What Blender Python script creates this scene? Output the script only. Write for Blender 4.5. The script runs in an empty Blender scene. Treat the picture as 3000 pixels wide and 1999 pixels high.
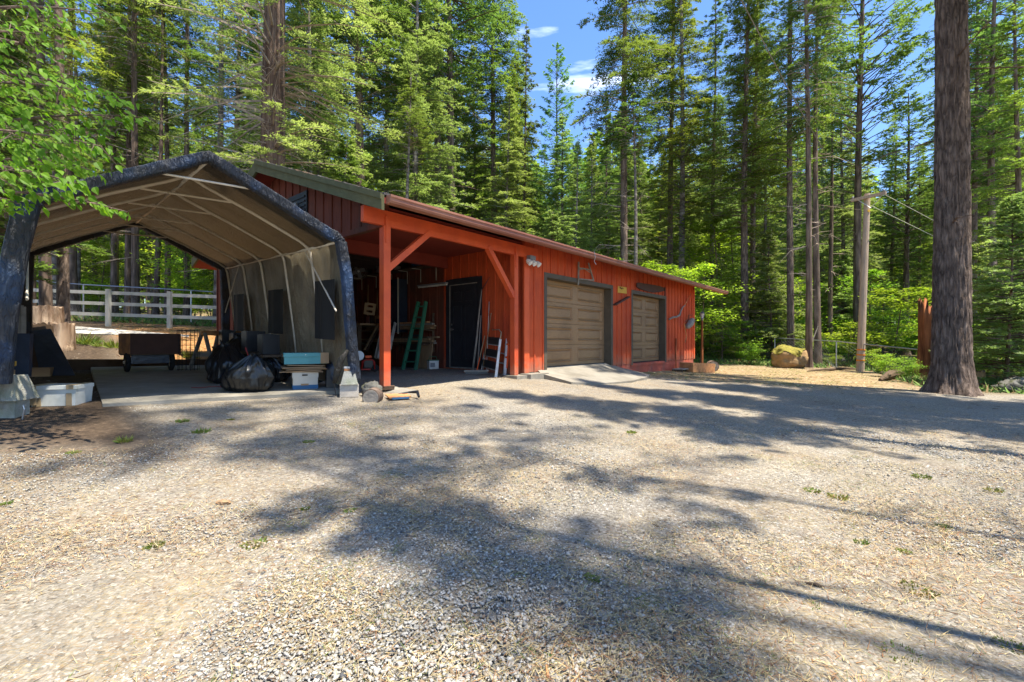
import bpy, math, random
import numpy as np
from math import sin, cos, pi, radians, sqrt
from mathutils import Vector, Matrix

SC = bpy.context.scene
COL = SC.collection
# ---------------------------------------------------------------- camera
F = 1340.0                       # focal length in pixels of a 3000 px wide frame
cam_d = bpy.data.cameras.new("camera"); cam = bpy.data.objects.new("camera", cam_d); COL.objects.link(cam)
cam_d.sensor_width = 36; cam_d.lens = 36 * F / 3000; cam_d.clip_start = .05; cam_d.clip_end = 1500
cam.location = (0, 0, 0); cam.rotation_euler = (pi / 2, 0, 0)
SC.camera = cam
SC.render.resolution_x = 1024; SC.render.resolution_y = 682
# ---------------------------------------------------------------- world, sun, exposure
SUN_AZ, SUN_EL = radians(-27), radians(72)       # azimuth counted from +X towards +Y
SDIR = Vector((cos(SUN_EL) * cos(SUN_AZ), cos(SUN_EL) * sin(SUN_AZ), sin(SUN_EL)))
W = bpy.data.worlds.new("World"); SC.world = W; W.use_nodes = True
nt = W.node_tree; nt.nodes.clear()
sky = nt.nodes.new('ShaderNodeTexSky'); sky.sky_type = 'NISHITA'; sky.sun_disc = False
sky.sun_elevation = SUN_EL; sky.sun_rotation = pi / 2 - SUN_AZ
sky.air_density = 1.0; sky.dust_density = .3; sky.ozone_density = 3.0
tc = nt.nodes.new('ShaderNodeTexCoord'); mp = nt.nodes.new('ShaderNodeMapping')
mp.inputs['Scale'].default_value = (1.6, 1.6, 9.0); mp.inputs['Location'].default_value = (2.1, 3.7, .3)
cl = nt.nodes.new('ShaderNodeTexNoise'); cl.inputs['Scale'].default_value = 2.3; cl.inputs['Detail'].default_value = 6; cl.inputs['Roughness'].default_value = .55
cr = nt.nodes.new('ShaderNodeValToRGB'); cr.color_ramp.elements[0].position = .60; cr.color_ramp.elements[1].position = .95
hs = nt.nodes.new('ShaderNodeHueSaturation'); hs.inputs['Saturation'].default_value = 1.17; hs.inputs['Hue'].default_value = .507; hs.inputs['Value'].default_value = .75
mx = nt.nodes.new('ShaderNodeMix'); mx.data_type = 'RGBA'; mx.inputs['B'].default_value = (7.5, 8.0, 9.0, 1)
bg = nt.nodes.new('ShaderNodeBackground'); bg.inputs['Strength'].default_value = .15
wo = nt.nodes.new('ShaderNodeOutputWorld')
L = nt.links.new
L(tc.outputs['Generated'], mp.inputs['Vector']); L(mp.outputs[0], cl.inputs['Vector']); L(cl.outputs['Fac'], cr.inputs['Fac'])
L(sky.outputs[0], hs.inputs['Color']); L(hs.outputs[0], mx.inputs['A']); L(cr.outputs['Color'], mx.inputs['Factor'])
L(mx.outputs['Result'], bg.inputs['Color']); L(bg.outputs[0], wo.inputs['Surface'])
sun_d = bpy.data.lights.new("sun", 'SUN'); sun_d.energy = 4.0; sun_d.angle = radians(.53); sun_d.color = (1, .93, .81)
sun = bpy.data.objects.new("sun", sun_d); COL.objects.link(sun)
sun.rotation_euler = SDIR.to_track_quat('Z', 'Y').to_euler()
SC.view_settings.view_transform = 'Standard'; SC.view_settings.look = 'None'
SC.view_settings.exposure = 1.55; SC.view_settings.gamma = 1
SC.cycles.max_bounces = 7; SC.cycles.diffuse_bounces = 4; SC.cycles.glossy_bounces = 3
SC.cycles.transmission_bounces = 5; SC.cycles.transparent_max_bounces = 8
SC.cycles.use_denoising = True
SC.cycles.sample_clamp_indirect = 6
SC.render.use_persistent_data = False

rng = np.random.default_rng(7)
random.seed(7)
# ---------------------------------------------------------------- materials
def _new(name):
    m = bpy.data.materials.new(name); m.use_nodes = True
    n = m.node_tree; b = n.nodes['Principled BSDF']
    return m, n, b
def mat(name, col, rough=.7, metal=0., vary=.25, scale=3., bump=0., bscale=30., stretch=None, spec=.3, dirt=None, dscale=1.5, attr=False, foot=None):
    """procedural paint / wood / metal: base colour varied by noise, an optional second colour in patches, bump"""
    m, n, b = _new(name)
    tc = n.nodes.new('ShaderNodeTexCoord'); mp = n.nodes.new('ShaderNodeMapping')
    mp.inputs['Scale'].default_value = stretch or (1, 1, 1)
    n.links.new(tc.outputs['Object'], mp.inputs['Vector'])
    no = n.nodes.new('ShaderNodeTexNoise'); no.inputs['Scale'].default_value = scale; no.inputs['Detail'].default_value = 8; no.inputs['Roughness'].default_value = .62
    n.links.new(mp.outputs[0], no.inputs['Vector'])
    mr = n.nodes.new('ShaderNodeMapRange'); mr.inputs[1].default_value = .25; mr.inputs[2].default_value = .75
    mr.inputs[3].default_value = 1 - vary; mr.inputs[4].default_value = 1 + vary
    n.links.new(no.outputs['Fac'], mr.inputs[0])
    base = None
    if dirt:
        n2 = n.nodes.new('ShaderNodeTexNoise'); n2.inputs['Scale'].default_value = dscale; n2.inputs['Detail'].default_value = 7
        n.links.new(tc.outputs['Object'], n2.inputs['Vector'])
        r2 = n.nodes.new('ShaderNodeValToRGB'); r2.color_ramp.elements[0].position = .47; r2.color_ramp.elements[1].position = .66
        n.links.new(n2.outputs['Fac'], r2.inputs['Fac'])
        mx = n.nodes.new('ShaderNodeMix'); mx.data_type = 'RGBA'
        mx.inputs['A'].default_value = (*col, 1); mx.inputs['B'].default_value = (*dirt, 1)
        n.links.new(r2.outputs['Color'], mx.inputs['Factor']); base = mx.outputs['Result']
    if attr:
        at = n.nodes.new('ShaderNodeAttribute'); at.attribute_name = 'tint'; base = at.outputs['Color']
    if foot:
        sx = n.nodes.new('ShaderNodeSeparateXYZ'); n.links.new(tc.outputs['Object'], sx.inputs[0])
        nf = n.nodes.new('ShaderNodeTexNoise'); nf.inputs['Scale'].default_value = 9; nf.inputs['Detail'].default_value = 6; n.links.new(tc.outputs['Object'], nf.inputs['Vector'])
        ma = n.nodes.new('ShaderNodeMath'); ma.operation = 'MULTIPLY_ADD'; ma.inputs[1].default_value = -.75; n.links.new(nf.outputs['Fac'], ma.inputs[0]); n.links.new(sx.outputs['Z'], ma.inputs[2])
        mf_ = n.nodes.new('ShaderNodeMapRange'); mf_.inputs[1].default_value = foot[0]; mf_.inputs[2].default_value = foot[1]; mf_.inputs[3].default_value = .55; mf_.inputs[4].default_value = 0.; n.links.new(ma.outputs[0], mf_.inputs[0])
        mq = n.nodes.new('ShaderNodeMix'); mq.data_type = 'RGBA'; n.links.new(mf_.outputs[0], mq.inputs['Factor'])
        if base: n.links.new(base, mq.inputs['A'])
        else: mq.inputs['A'].default_value = (*col, 1)
        mq.inputs['B'].default_value = (.33, .20, .13, 1); base = mq.outputs['Result']
    vm = n.nodes.new('ShaderNodeVectorMath'); vm.operation = 'SCALE'
    if base: n.links.new(base, vm.inputs[0])
    else: vm.inputs[0].default_value = col
    n.links.new(mr.outputs[0], vm.inputs['Scale'])
    n.links.new(vm.outputs[0], b.inputs['Base Color'])
    b.inputs['Roughness'].default_value = rough; b.inputs['Metallic'].default_value = metal
    b.inputs['Specular IOR Level'].default_value = spec
    if bump:
        n3 = n.nodes.new('ShaderNodeTexNoise'); n3.inputs['Scale'].default_value = bscale; n3.inputs['Detail'].default_value = 5
        n.links.new(mp.outputs[0], n3.inputs['Vector'])
        bp = n.nodes.new('ShaderNodeBump'); bp.inputs['Strength'].default_value = bump; bp.inputs['Distance'].default_value = .02
        n.links.new(n3.outputs['Fac'], bp.inputs['Height']); n.links.new(bp.outputs[0], b.inputs['Normal'])
    return m
def leafmat(name, c1, c2, trans=.35, rough=.55, tcol=None):
    """foliage: colour between c1 and c2 by the mesh's own 'v' attribute, each tree a little different; part of the light passes through"""
    m, n, b = _new(name)
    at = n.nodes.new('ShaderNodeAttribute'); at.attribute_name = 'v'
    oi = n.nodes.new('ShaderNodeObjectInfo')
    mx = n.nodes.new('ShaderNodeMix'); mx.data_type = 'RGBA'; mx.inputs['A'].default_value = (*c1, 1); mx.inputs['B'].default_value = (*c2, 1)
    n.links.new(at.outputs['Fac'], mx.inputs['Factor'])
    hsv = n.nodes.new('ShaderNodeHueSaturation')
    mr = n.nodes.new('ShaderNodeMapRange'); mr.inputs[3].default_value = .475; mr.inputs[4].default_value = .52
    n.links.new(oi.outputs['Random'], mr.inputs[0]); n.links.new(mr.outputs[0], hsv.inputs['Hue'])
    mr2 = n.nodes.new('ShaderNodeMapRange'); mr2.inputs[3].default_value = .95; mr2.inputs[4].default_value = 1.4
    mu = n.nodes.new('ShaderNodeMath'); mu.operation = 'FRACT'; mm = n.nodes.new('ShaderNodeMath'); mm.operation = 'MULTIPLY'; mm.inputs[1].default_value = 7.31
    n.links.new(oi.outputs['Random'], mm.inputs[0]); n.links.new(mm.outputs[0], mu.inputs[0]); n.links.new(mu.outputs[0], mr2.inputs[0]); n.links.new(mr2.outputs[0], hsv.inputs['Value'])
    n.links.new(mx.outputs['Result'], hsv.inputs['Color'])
    n.links.new(hsv.outputs[0], b.inputs['Base Color']); b.inputs['Roughness'].default_value = rough; b.inputs['Specular IOR Level'].default_value = .25
    tr = n.nodes.new('ShaderNodeBsdfTranslucent')
    tint = n.nodes.new('ShaderNodeMix'); tint.data_type = 'RGBA'; tint.blend_type = 'MULTIPLY'; tint.inputs['Factor'].default_value = 1
    n.links.new(hsv.outputs[0], tint.inputs['A']); tint.inputs['B'].default_value = (*(tcol or (1.9, 1.7, .8)), 1)
    n.links.new(tint.outputs['Result'], tr.inputs['Color'])
    ms = n.nodes.new('ShaderNodeMixShader'); ms.inputs[0].default_value = trans
    n.links.new(b.outputs[0], ms.inputs[1]); n.links.new(tr.outputs[0], ms.inputs[2])
    n.links.new(ms.outputs[0], n.nodes['Material Output'].inputs['Surface'])
    return m
def barkmat(name, col, dark, sx=14, sz=2.2, bump=.9, dist=.04):
    m, n, b = _new(name); K = n.links.new
    tc = n.nodes.new('ShaderNodeTexCoord'); mp = n.nodes.new('ShaderNodeMapping'); mp.inputs['Scale'].default_value = (sx * .5, sx * .5, sz * .5)
    K(tc.outputs['Object'], mp.inputs['Vector'])
    no = n.nodes.new('ShaderNodeTexNoise'); no.inputs['Scale'].default_value = 1.; no.inputs['Detail'].default_value = 9; no.inputs['Roughness'].default_value = .68; no.inputs['Distortion'].default_value = .9
    K(mp.outputs[0], no.inputs['Vector'])
    vo = n.nodes.new('ShaderNodeTexVoronoi'); vo.feature = 'DISTANCE_TO_EDGE'; vo.inputs['Scale'].default_value = 1.3
    mv = n.nodes.new('ShaderNodeMix'); mv.data_type = 'RGBA'; mv.inputs['Factor'].default_value = .55; K(mp.outputs[0], mv.inputs['A']); K(no.outputs['Color'], mv.inputs['B']); K(mv.outputs['Result'], vo.inputs['Vector'])
    cl = n.nodes.new('ShaderNodeMath'); cl.operation = 'MULTIPLY'; cl.inputs[1].default_value = 1.6; cl.use_clamp = True; K(vo.outputs['Distance'], cl.inputs[0])
    mu = n.nodes.new('ShaderNodeMath'); mu.operation = 'MULTIPLY_ADD'; mu.inputs[1].default_value = .45; K(cl.outputs[0], mu.inputs[0]); 
    m2 = n.nodes.new('ShaderNodeMath'); m2.operation = 'MULTIPLY'; m2.inputs[1].default_value = .75; K(no.outputs['Fac'], m2.inputs[0]); K(m2.outputs[0], mu.inputs[2])
    r = n.nodes.new('ShaderNodeValToRGB'); r.color_ramp.elements[0].position = .28; r.color_ramp.elements[1].position = .66
    r.color_ramp.elements[0].color = (*dark, 1); r.color_ramp.elements[1].color = (*col, 1)
    K(mu.outputs[0], r.inputs['Fac'])
    n2 = n.nodes.new('ShaderNodeTexNoise'); n2.inputs['Scale'].default_value = 1.4; n2.inputs['Detail'].default_value = 4; K(tc.outputs['Object'], n2.inputs['Vector'])
    mr = n.nodes.new('ShaderNodeMapRange'); mr.inputs[1].default_value = .3; mr.inputs[2].default_value = .7; mr.inputs[3].default_value = .75; mr.inputs[4].default_value = 1.25; K(n2.outputs['Fac'], mr.inputs[0])
    vm = n.nodes.new('ShaderNodeVectorMath'); vm.operation = 'SCALE'; K(r.outputs['Color'], vm.inputs[0]); K(mr.outputs[0], vm.inputs['Scale']); K(vm.outputs[0], b.inputs['Base Color'])
    b.inputs['Roughness'].default_value = .9; b.inputs['Specular IOR Level'].default_value = .15
    bp = n.nodes.new('ShaderNodeBump'); bp.inputs['Strength'].default_value = bump; bp.inputs['Distance'].default_value = dist
    K(mu.outputs[0], bp.inputs['Height']); K(bp.outputs[0], b.inputs['Normal'])
    return m

M = {}
M['siding'] = mat('red_siding', (.55, .085, .024), .78, vary=.26, scale=4, stretch=(7, 7, .6), bump=.5, bscale=12, dirt=(.44, .062, .022), dscale=1.1, foot=(-.33, .05))
M['siding_dark'] = mat('weathered_shade_siding', (.17, .045, .024), .85, vary=.3, scale=4, stretch=(6, 6, .7), bump=.4, bscale=12, dirt=(.11, .045, .028), dscale=1.4)  # darker red boards; deep in the bay this colour also carries painted-in shade
M['trim_red'] = mat('red_trim_paint', (.66, .105, .030), .55, vary=.12, scale=3, bump=.15, bscale=25, dirt=(.56, .085, .03), dscale=2, foot=(-.33, .0))
M['red_foundation'] = mat('red_foundation', (.45, .10, .06), .8, vary=.2, scale=5, bump=.4, bscale=20, dirt=(.36, .12, .08), dscale=2)
M['gutter'] = mat('gutter_paint', (.27, .105, .07), .5, vary=.14, scale=2, dirt=(.34, .16, .10), dscale=.5)
M['barge'] = mat('olive_barge_paint', (.125, .12, .062), .85, spec=.08, vary=.2, scale=5, bump=.3, bscale=16)
M['shingle'] = mat('dark_shingle', (.10, .09, .085), .9, vary=.4, scale=9, bump=.9, bscale=30, dirt=(.15, .10, .07), dscale=1.1)
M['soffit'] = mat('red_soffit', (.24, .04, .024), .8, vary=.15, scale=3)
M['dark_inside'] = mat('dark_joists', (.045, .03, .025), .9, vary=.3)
M['gdoor'] = mat('brown_garage_door', (.31, .185, .09), .5, vary=.16, scale=7, stretch=(1, 1, 6), bump=.12, bscale=22, dirt=(.25, .15, .075), dscale=1.2)
M['gframe'] = mat('charcoal_door_frame', (.10, .080, .055), .6, vary=.2, scale=5, bump=.1)
M['bdoor'] = mat('black_entry_door', (.026, .026, .03), .4, vary=.3, scale=4)
M['steel'] = mat('galvanised_steel', (.45, .45, .45), .4, .85, vary=.15)
M['white'] = mat('white_paint', (.72, .70, .66), .5, vary=.1, scale=6, dirt=(.55, .52, .46), dscale=5)
M['fence_white'] = mat('white_fence_paint', (.46, .445, .40), .7, vary=.2, scale=3, dirt=(.30, .31, .25), dscale=3)
M['tube'] = mat('frame_tube', (.60, .53, .42), .5, .1, vary=.2, scale=5)
M['concrete'] = mat('concrete', (.26, .235, .19), .9, vary=.22, scale=3, bump=.5, bscale=60, dirt=(.18, .16, .125), dscale=1.6)
M['slabm'] = mat('old_concrete_slab', (.27, .25, .205), .85, vary=.25, scale=2.5, bump=.35, bscale=40, dirt=(.19, .17, .13), dscale=.8)
M['block'] = mat('concrete_block', (.35, .34, .29), .9, vary=.18, scale=14, bump=.6, bscale=80, dirt=(.25, .26, .19), dscale=5)
M['block_tan'] = mat('tan_concrete_block', (.46, .41, .34), .9, vary=.18, scale=14, bump=.6, bscale=80)
M['wood'] = mat('raw_wood', (.30, .19, .10), .8, vary=.35, scale=5, stretch=(1, 1, .3), bump=.4, bscale=20)
M['wood_dark'] = mat('dark_wood', (.10, .065, .04), .85, vary=.35, scale=5, bump=.5, bscale=20)
M['wood_grey'] = mat('weathered_wood', (.26, .23, .19), .9, vary=.35, scale=7, bump=.5, bscale=20)
M['wood_orange'] = mat('orange_cut_wood', (.52, .25, .10), .8, vary=.3, scale=6, bump=.4, bscale=18, dirt=(.3, .14, .07), dscale=4)
M['brown_paint'] = mat('brown_board_paint', (.075, .035, .025), .7, vary=.2, scale=5, bump=.2)
M['black'] = mat('black_plastic', (.016, .017, .02), .35, vary=.3, scale=5, spec=.5)
M['bag'] = mat('bin_bag_plastic', (.008, .009, .010), .33, vary=.4, scale=3, bump=.9, bscale=6, spec=.45, stretch=(1, 1, .4))
M['rubber'] = mat('rubber', (.02, .02, .02), .8, vary=.2)
M['dkblue'] = mat('navy_tarp', (.02, .03, .05), .4, vary=.4, scale=3, bump=.7, bscale=9, spec=.5)
M['teal'] = mat('teal_box', (.10, .30, .30), .6, vary=.12, scale=4)
M['blue'] = mat('blue_card', (.035, .12, .24), .6, vary=.12)
M['card'] = mat('cardboard', (.34, .22, .12), .85, vary=.15, scale=5)
M['cream'] = mat('cream_card', (.55, .51, .42), .75, vary=.1, scale=5)
M['foam'] = mat('white_foam_box', (.62, .64, .60), .6, vary=.08, scale=6, dirt=(.50, .52, .47), dscale=5)
M['tape'] = mat('brown_packing_tape', (.33, .25, .15), .35, vary=.2)
M['red'] = mat('red_paint', (.50, .03, .02), .45, vary=.15)
M['redtape'] = mat('red_ribbon', (.35, .02, .02), .5, vary=.15)
M['orange'] = mat('orange_plastic', (.75, .10, .02), .45, vary=.12)
M['orange_band'] = mat('orange_reflective_band', (.85, .25, .01), .5, vary=.1)
M['green_frp'] = mat('green_fibreglass', (.035, .17, .095), .5, vary=.2, scale=6, dirt=(.05, .14, .09), dscale=4)
M['alu'] = mat('aluminium', (.62, .60, .56), .55, .1, vary=.15, dirt=(.33, .31, .28), dscale=6)
M['grey_plastic'] = mat('grey_plastic', (.2, .2, .21), .5, vary=.15)
M['yellow'] = mat('yellow_sign_paint', (.62, .36, .05), .6, vary=.12, scale=6)
M['ink'] = mat('dark_ink', (.12, .06, .02), .8, vary=.1)
M['pole'] = mat('pole_wood', (.48, .35, .245), .85, vary=.25, scale=5, stretch=(5, 5, .4), bump=.5, bscale=10, dirt=(.38, .29, .22), dscale=.7)
M['rock'] = mat('grey_rock', (.12, .115, .10), .95, vary=.4, scale=5, bump=.9, bscale=14, dirt=(.08, .085, .045), dscale=6)
M['boulder'] = mat('tan_boulder', (.32, .20, .09), .95, vary=.3, scale=3, bump=.9, bscale=9, dirt=(.20, .15, .08), dscale=2)
M['moss'] = mat('moss', (.23, .195, .035), .95, vary=.5, scale=9, bump=1, bscale=30)
M['redwood'] = barkmat('red_stump_wood', (.40, .15, .06), (.10, .035, .018), 9, .8, .9)
M['stumpwood'] = barkmat('pale_stump_wood', (.50, .37, .25), (.12, .065, .035), 16, 3.0, 1, .06)
M['bark'] = barkmat('brown_bark', (.26, .19, .145), (.065, .045, .035))
M['bark_big'] = barkmat('purple_brown_bark', (.27, .20, .155), (.06, .042, .033), 26, 7, 1, .06)
M['bark_red'] = barkmat('shaggy_red_bark', (.27, .185, .135), (.07, .042, .03), 16, .9, 1, .08)
M['bark_pale'] = barkmat('pale_grey_bark', (.27, .24, .205), (.07, .055, .045), 4, 9, .5)
M['deadwood'] = mat('bare_twigs', (.34, .27, .21), .9, vary=.3)
M['glass'] = mat('lamp_glass', (.75, .75, .72), .15, vary=.05, spec=.6)

# ---------------------------------------------------------------- mesh helpers
ORG = {}                                        # where each object's own origin stands (world)
def meshdata(name, V, faces, m, smooth=False, attr=None, mats=None, midx=None):
    me = bpy.data.meshes.new(name)
    me.from_pydata([tuple(v) for v in V], [], faces)
    fin(me, m, smooth, attr, mats, midx); return me
def fin(me, m, smooth, attr=None, mats=None, midx=None):
    for q in (mats or [m]): me.materials.append(q)
    if midx is not None: me.polygons.foreach_set('material_index', np.asarray(midx, dtype=np.int32))
    if smooth: me.polygons.foreach_set('use_smooth', np.ones(len(me.polygons), dtype=bool))
    if attr is not None:
        a = me.attributes.new('v', 'FLOAT', 'POINT'); a.data.foreach_set('value', np.asarray(attr, dtype=np.float32))
    me.update()
def fastmesh(name, V, k, m, attr=None, tint=None, smooth=False):
    """V: (n*k,3) array, every k vertices one face"""
    V = np.asarray(V, dtype=np.float32).reshape(-1, 3); n = len(V); nf = n // k
    me = bpy.data.meshes.new(name)
    me.vertices.add(n); me.vertices.foreach_set('co', V.ravel())
    me.loops.add(n); me.loops.foreach_set('vertex_index', np.arange(n, dtype=np.int32))
    me.polygons.add(nf); me.polygons.foreach_set('loop_start', np.arange(0, n, k, dtype=np.int32))
    me.update(calc_edges=True)
    fin(me, m, smooth, attr)
    if tint is not None:
        a = me.attributes.new('tint', 'FLOAT_COLOR', 'POINT'); a.data.foreach_set('color', np.asarray(tint, dtype=np.float32).ravel())
    return me
def idxmesh(name, V, Fc, m, attr=None, smooth=False, tint=None):
    """Fc: (nf,k) index array"""
    V = np.asarray(V, dtype=np.float32); Fc = np.asarray(Fc, dtype=np.int32); nf, k = Fc.shape
    me = bpy.data.meshes.new(name)
    me.vertices.add(len(V)); me.vertices.foreach_set('co', V.ravel())
    me.loops.add(nf * k); me.loops.foreach_set('vertex_index', Fc.ravel())
    me.polygons.add(nf); me.polygons.foreach_set('loop_start', np.arange(0, nf * k, k, dtype=np.int32))
    me.update(calc_edges=True); fin(me, m, smooth, attr)
    if tint is not None:
        a = me.attributes.new('tint', 'FLOAT_COLOR', 'POINT'); a.data.foreach_set('color', np.asarray(tint, dtype=np.float32).ravel())
    return me
def link(name, me, parent=None, loc=(0, 0, 0)):
    o = bpy.data.objects.new(name, me); COL.objects.link(o)
    if parent is not None: o.parent = parent
    else: o.location = loc
    return o
def tag(o, label=None, cat=None, group=None, kind=None):
    if label: o['label'] = label
    if cat: o['category'] = cat
    if group: o['group'] = group
    if kind: o['kind'] = kind
    return o
def thing(name, label, cat, loc, group=None):
    o = bpy.data.objects.new(name, None); COL.objects.link(o); o.location = loc
    o.empty_display_size = .1
    ORG[o.name] = Vector(loc); return tag(o, label, cat, group)
def copy_tree(o, parent=None):
    c = o.copy(); COL.objects.link(c); c.parent = parent
    for ch in list(o.children): copy_tree(ch, c)
    return c

class MB:
    """collects pieces in world (or prototype) coordinates; build() makes ONE mesh object"""
    def __init__(s): s.V = []; s.F = []; s.mi = []; s.cur = 0
    def add(s, vs, fs):
        b = len(s.V); s.V += [Vector(v) for v in vs]; s.F += [tuple(b + i for i in f) for f in fs]; s.mi += [s.cur] * len(fs); return s
    def hexa(s, p):       # p: 8 points, bottom 0-3 ccw, top 4-7
        return s.add(p, [(3, 2, 1, 0), (4, 5, 6, 7), (0, 1, 5, 4), (1, 2, 6, 5), (2, 3, 7, 6), (3, 0, 4, 7)])
    def box(s, c, d, X=(1, 0, 0), Z=(0, 0, 1), taper=1.):
        c = Vector(c); X = Vector(X).normalized(); Z = Vector(Z).normalized(); Y = Z.cross(X).normalized(); X = Y.cross(Z)
        a, b, h = d[0] / 2, d[1] / 2, d[2] / 2
        P = [c + X * x * a * (taper if z > 0 else 1) + Y * y * b * (taper if z > 0 else 1) + Z * z * h for z in (-1, 1) for x, y in ((-1, -1), (1, -1), (1, 1), (-1, 1))]
        return s.hexa(P)
    def bar(s, p, q, w, h=None, up=(0, 0, 1)):
        p = Vector(p); q = Vector(q); h = h or w; d = q - p
        u = Vector(up)
        if abs(d.normalized().dot(u)) > .98: u = Vector((1, 0, 0))
        X = d.normalized(); Y = u.cross(X).normalized(); Z = X.cross(Y)
        P = []
        for e in (p, q):
            P += [e - Y * w / 2 - Z * h / 2, e + Y * w / 2 - Z * h / 2, e + Y * w / 2 + Z * h / 2, e - Y * w / 2 + Z * h / 2]
        return s.add(P, [(3, 2, 1, 0), (4, 5, 6, 7), (0, 1, 5, 4), (1, 2, 6, 5), (2, 3, 7, 6), (3, 0, 4, 7)])
    def tube(s, pts, r, n=8, caps=True):
        pts = [Vector(p) for p in pts]; rs = r if isinstance(r, (list, tuple)) else [r] * len(pts)
        V = []; prev = None
        for i, p in enumerate(pts):
            d = (pts[min(i + 1, len(pts) - 1)] - pts[max(i - 1, 0)]).normalized()
            if prev is None:
                a = Vector((0, 0, 1)) if abs(d.z) < .9 else Vector((1, 0, 0)); X = d.cross(a).normalized()
            else: X = (prev - d * prev.dot(d)).normalized()
            prev = X; Y = d.cross(X)
            V += [p + (X * cos(2 * pi * k / n) + Y * sin(2 * pi * k / n)) * rs[i] for k in range(n)]
        Fc = [(i * n + k, i * n + (k + 1) % n, (i + 1) * n + (k + 1) % n, (i + 1) * n + k) for i in range(len(pts) - 1) for k in range(n)]
        if caps: Fc += [tuple(range(n))[::-1], tuple((len(pts) - 1) * n + k for k in range(n))]
        return s.add(V, Fc)
    def grid(s, f, nu, nv, closed=False):
        V = [f(i / nu, j / nv) for j in range(nv + 1) for i in range(nu + 1)]
        w = nu + 1
        return s.add(V, [(j * w + i, j * w + i + 1, (j + 1) * w + i + 1, (j + 1) * w + i) for j in range(nv) for i in range(nu)])
    def ring(s, c, n, R, r, k=24, m=8, arc=(0, 2 * pi)):
        c = Vector(c); n = Vector(n).normalized(); a = n.cross(Vector((0, 0, 1)) if abs(n.z) < .9 else Vector((1, 0, 0))).normalized(); b = n.cross(a)
        pts = [c + (a * cos(t) + b * sin(t)) * R for t in np.linspace(arc[0], arc[1], k + 1)]
        return s.tube(pts, r, m)
    def disc(s, c, n, R, th, k=24):
        c = Vector(c); n = Vector(n).normalized()
        return s.tube([c - n * th / 2, c + n * th / 2], R, k)
    def blob(s, c, rad, seed=0, nu=28, nv=18, amp=.12, fr=3., flat=None, pinch=0., q=0., crease=0.):
        from mathutils import noise
        c = Vector(c); off = Vector((seed * 7.3, seed * 3.1, seed * 1.7)); V = []
        for j in range(nv + 1):
            th = pi * j / nv
            for i in range(nu):
                ph = 2 * pi * i / nu
                d = Vector((sin(th) * cos(ph), sin(th) * sin(ph), cos(th)))
                k = 1 + amp * 2 * noise.noise(d * fr + off) + amp * noise.noise(d * fr * 3 + off)
                if crease:
                    w_ = noise.noise(d * 1.7 + off) * 1.5
                    k += crease * (.5 - min(1, 3.2 * abs(noise.noise(Vector((d.x * 3.4 + w_, d.y * 3.4 - w_, d.z * 1.3)) + off)))) + crease * .5 * (.5 - min(1, 3 * abs(noise.noise(d * 5.5 + off * 2 + Vector((w_, 0, 0))))))
                if q: k *= (1 / max(abs(d.x), abs(d.y), abs(d.z))) ** q
                p = Vector((d.x * rad[0], d.y * rad[1], d.z * rad[2])) * k
                if pinch and d.z > .3:
                    f = (d.z - .3) / .7; p.x *= 1 - pinch * f ** 1.2; p.y *= 1 - pinch * f ** 1.2; p.z *= 1 + .25 * f * f
                if flat is not None and p.z < flat: p.z = flat + (p.z - flat) * .08; 
                V.append(c + p)
        Fc = [(j * nu + i, (j + 1) * nu + i, (j + 1) * nu + (i + 1) % nu, j * nu + (i + 1) % nu) for j in range(nv) for i in range(nu)]
        return s.add(V, Fc)
    def build(s, name, m, parent=None, label=None, cat=None, group=None, kind=None, org=None, smooth=False, mats=None):
        if parent is not None: o0 = ORG.get(parent.name, Vector((0, 0, 0)))
        elif org is not None: o0 = Vector(org)
        else:
            xs = [v.x for v in s.V]; ys = [v.y for v in s.V]
            o0 = Vector(((min(xs) + max(xs)) / 2, (min(ys) + max(ys)) / 2, min(v.z for v in s.V)))
        me = meshdata(name, [v - o0 for v in s.V], s.F, M.get(m, m) if isinstance(m, str) else m, smooth,
                      mats=[M[q] for q in mats] if mats else None, midx=s.mi if mats else None)
        o = link(name, me, parent, o0); ORG[o.name] = o0
        return tag(o, label, cat, group, kind)
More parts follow.
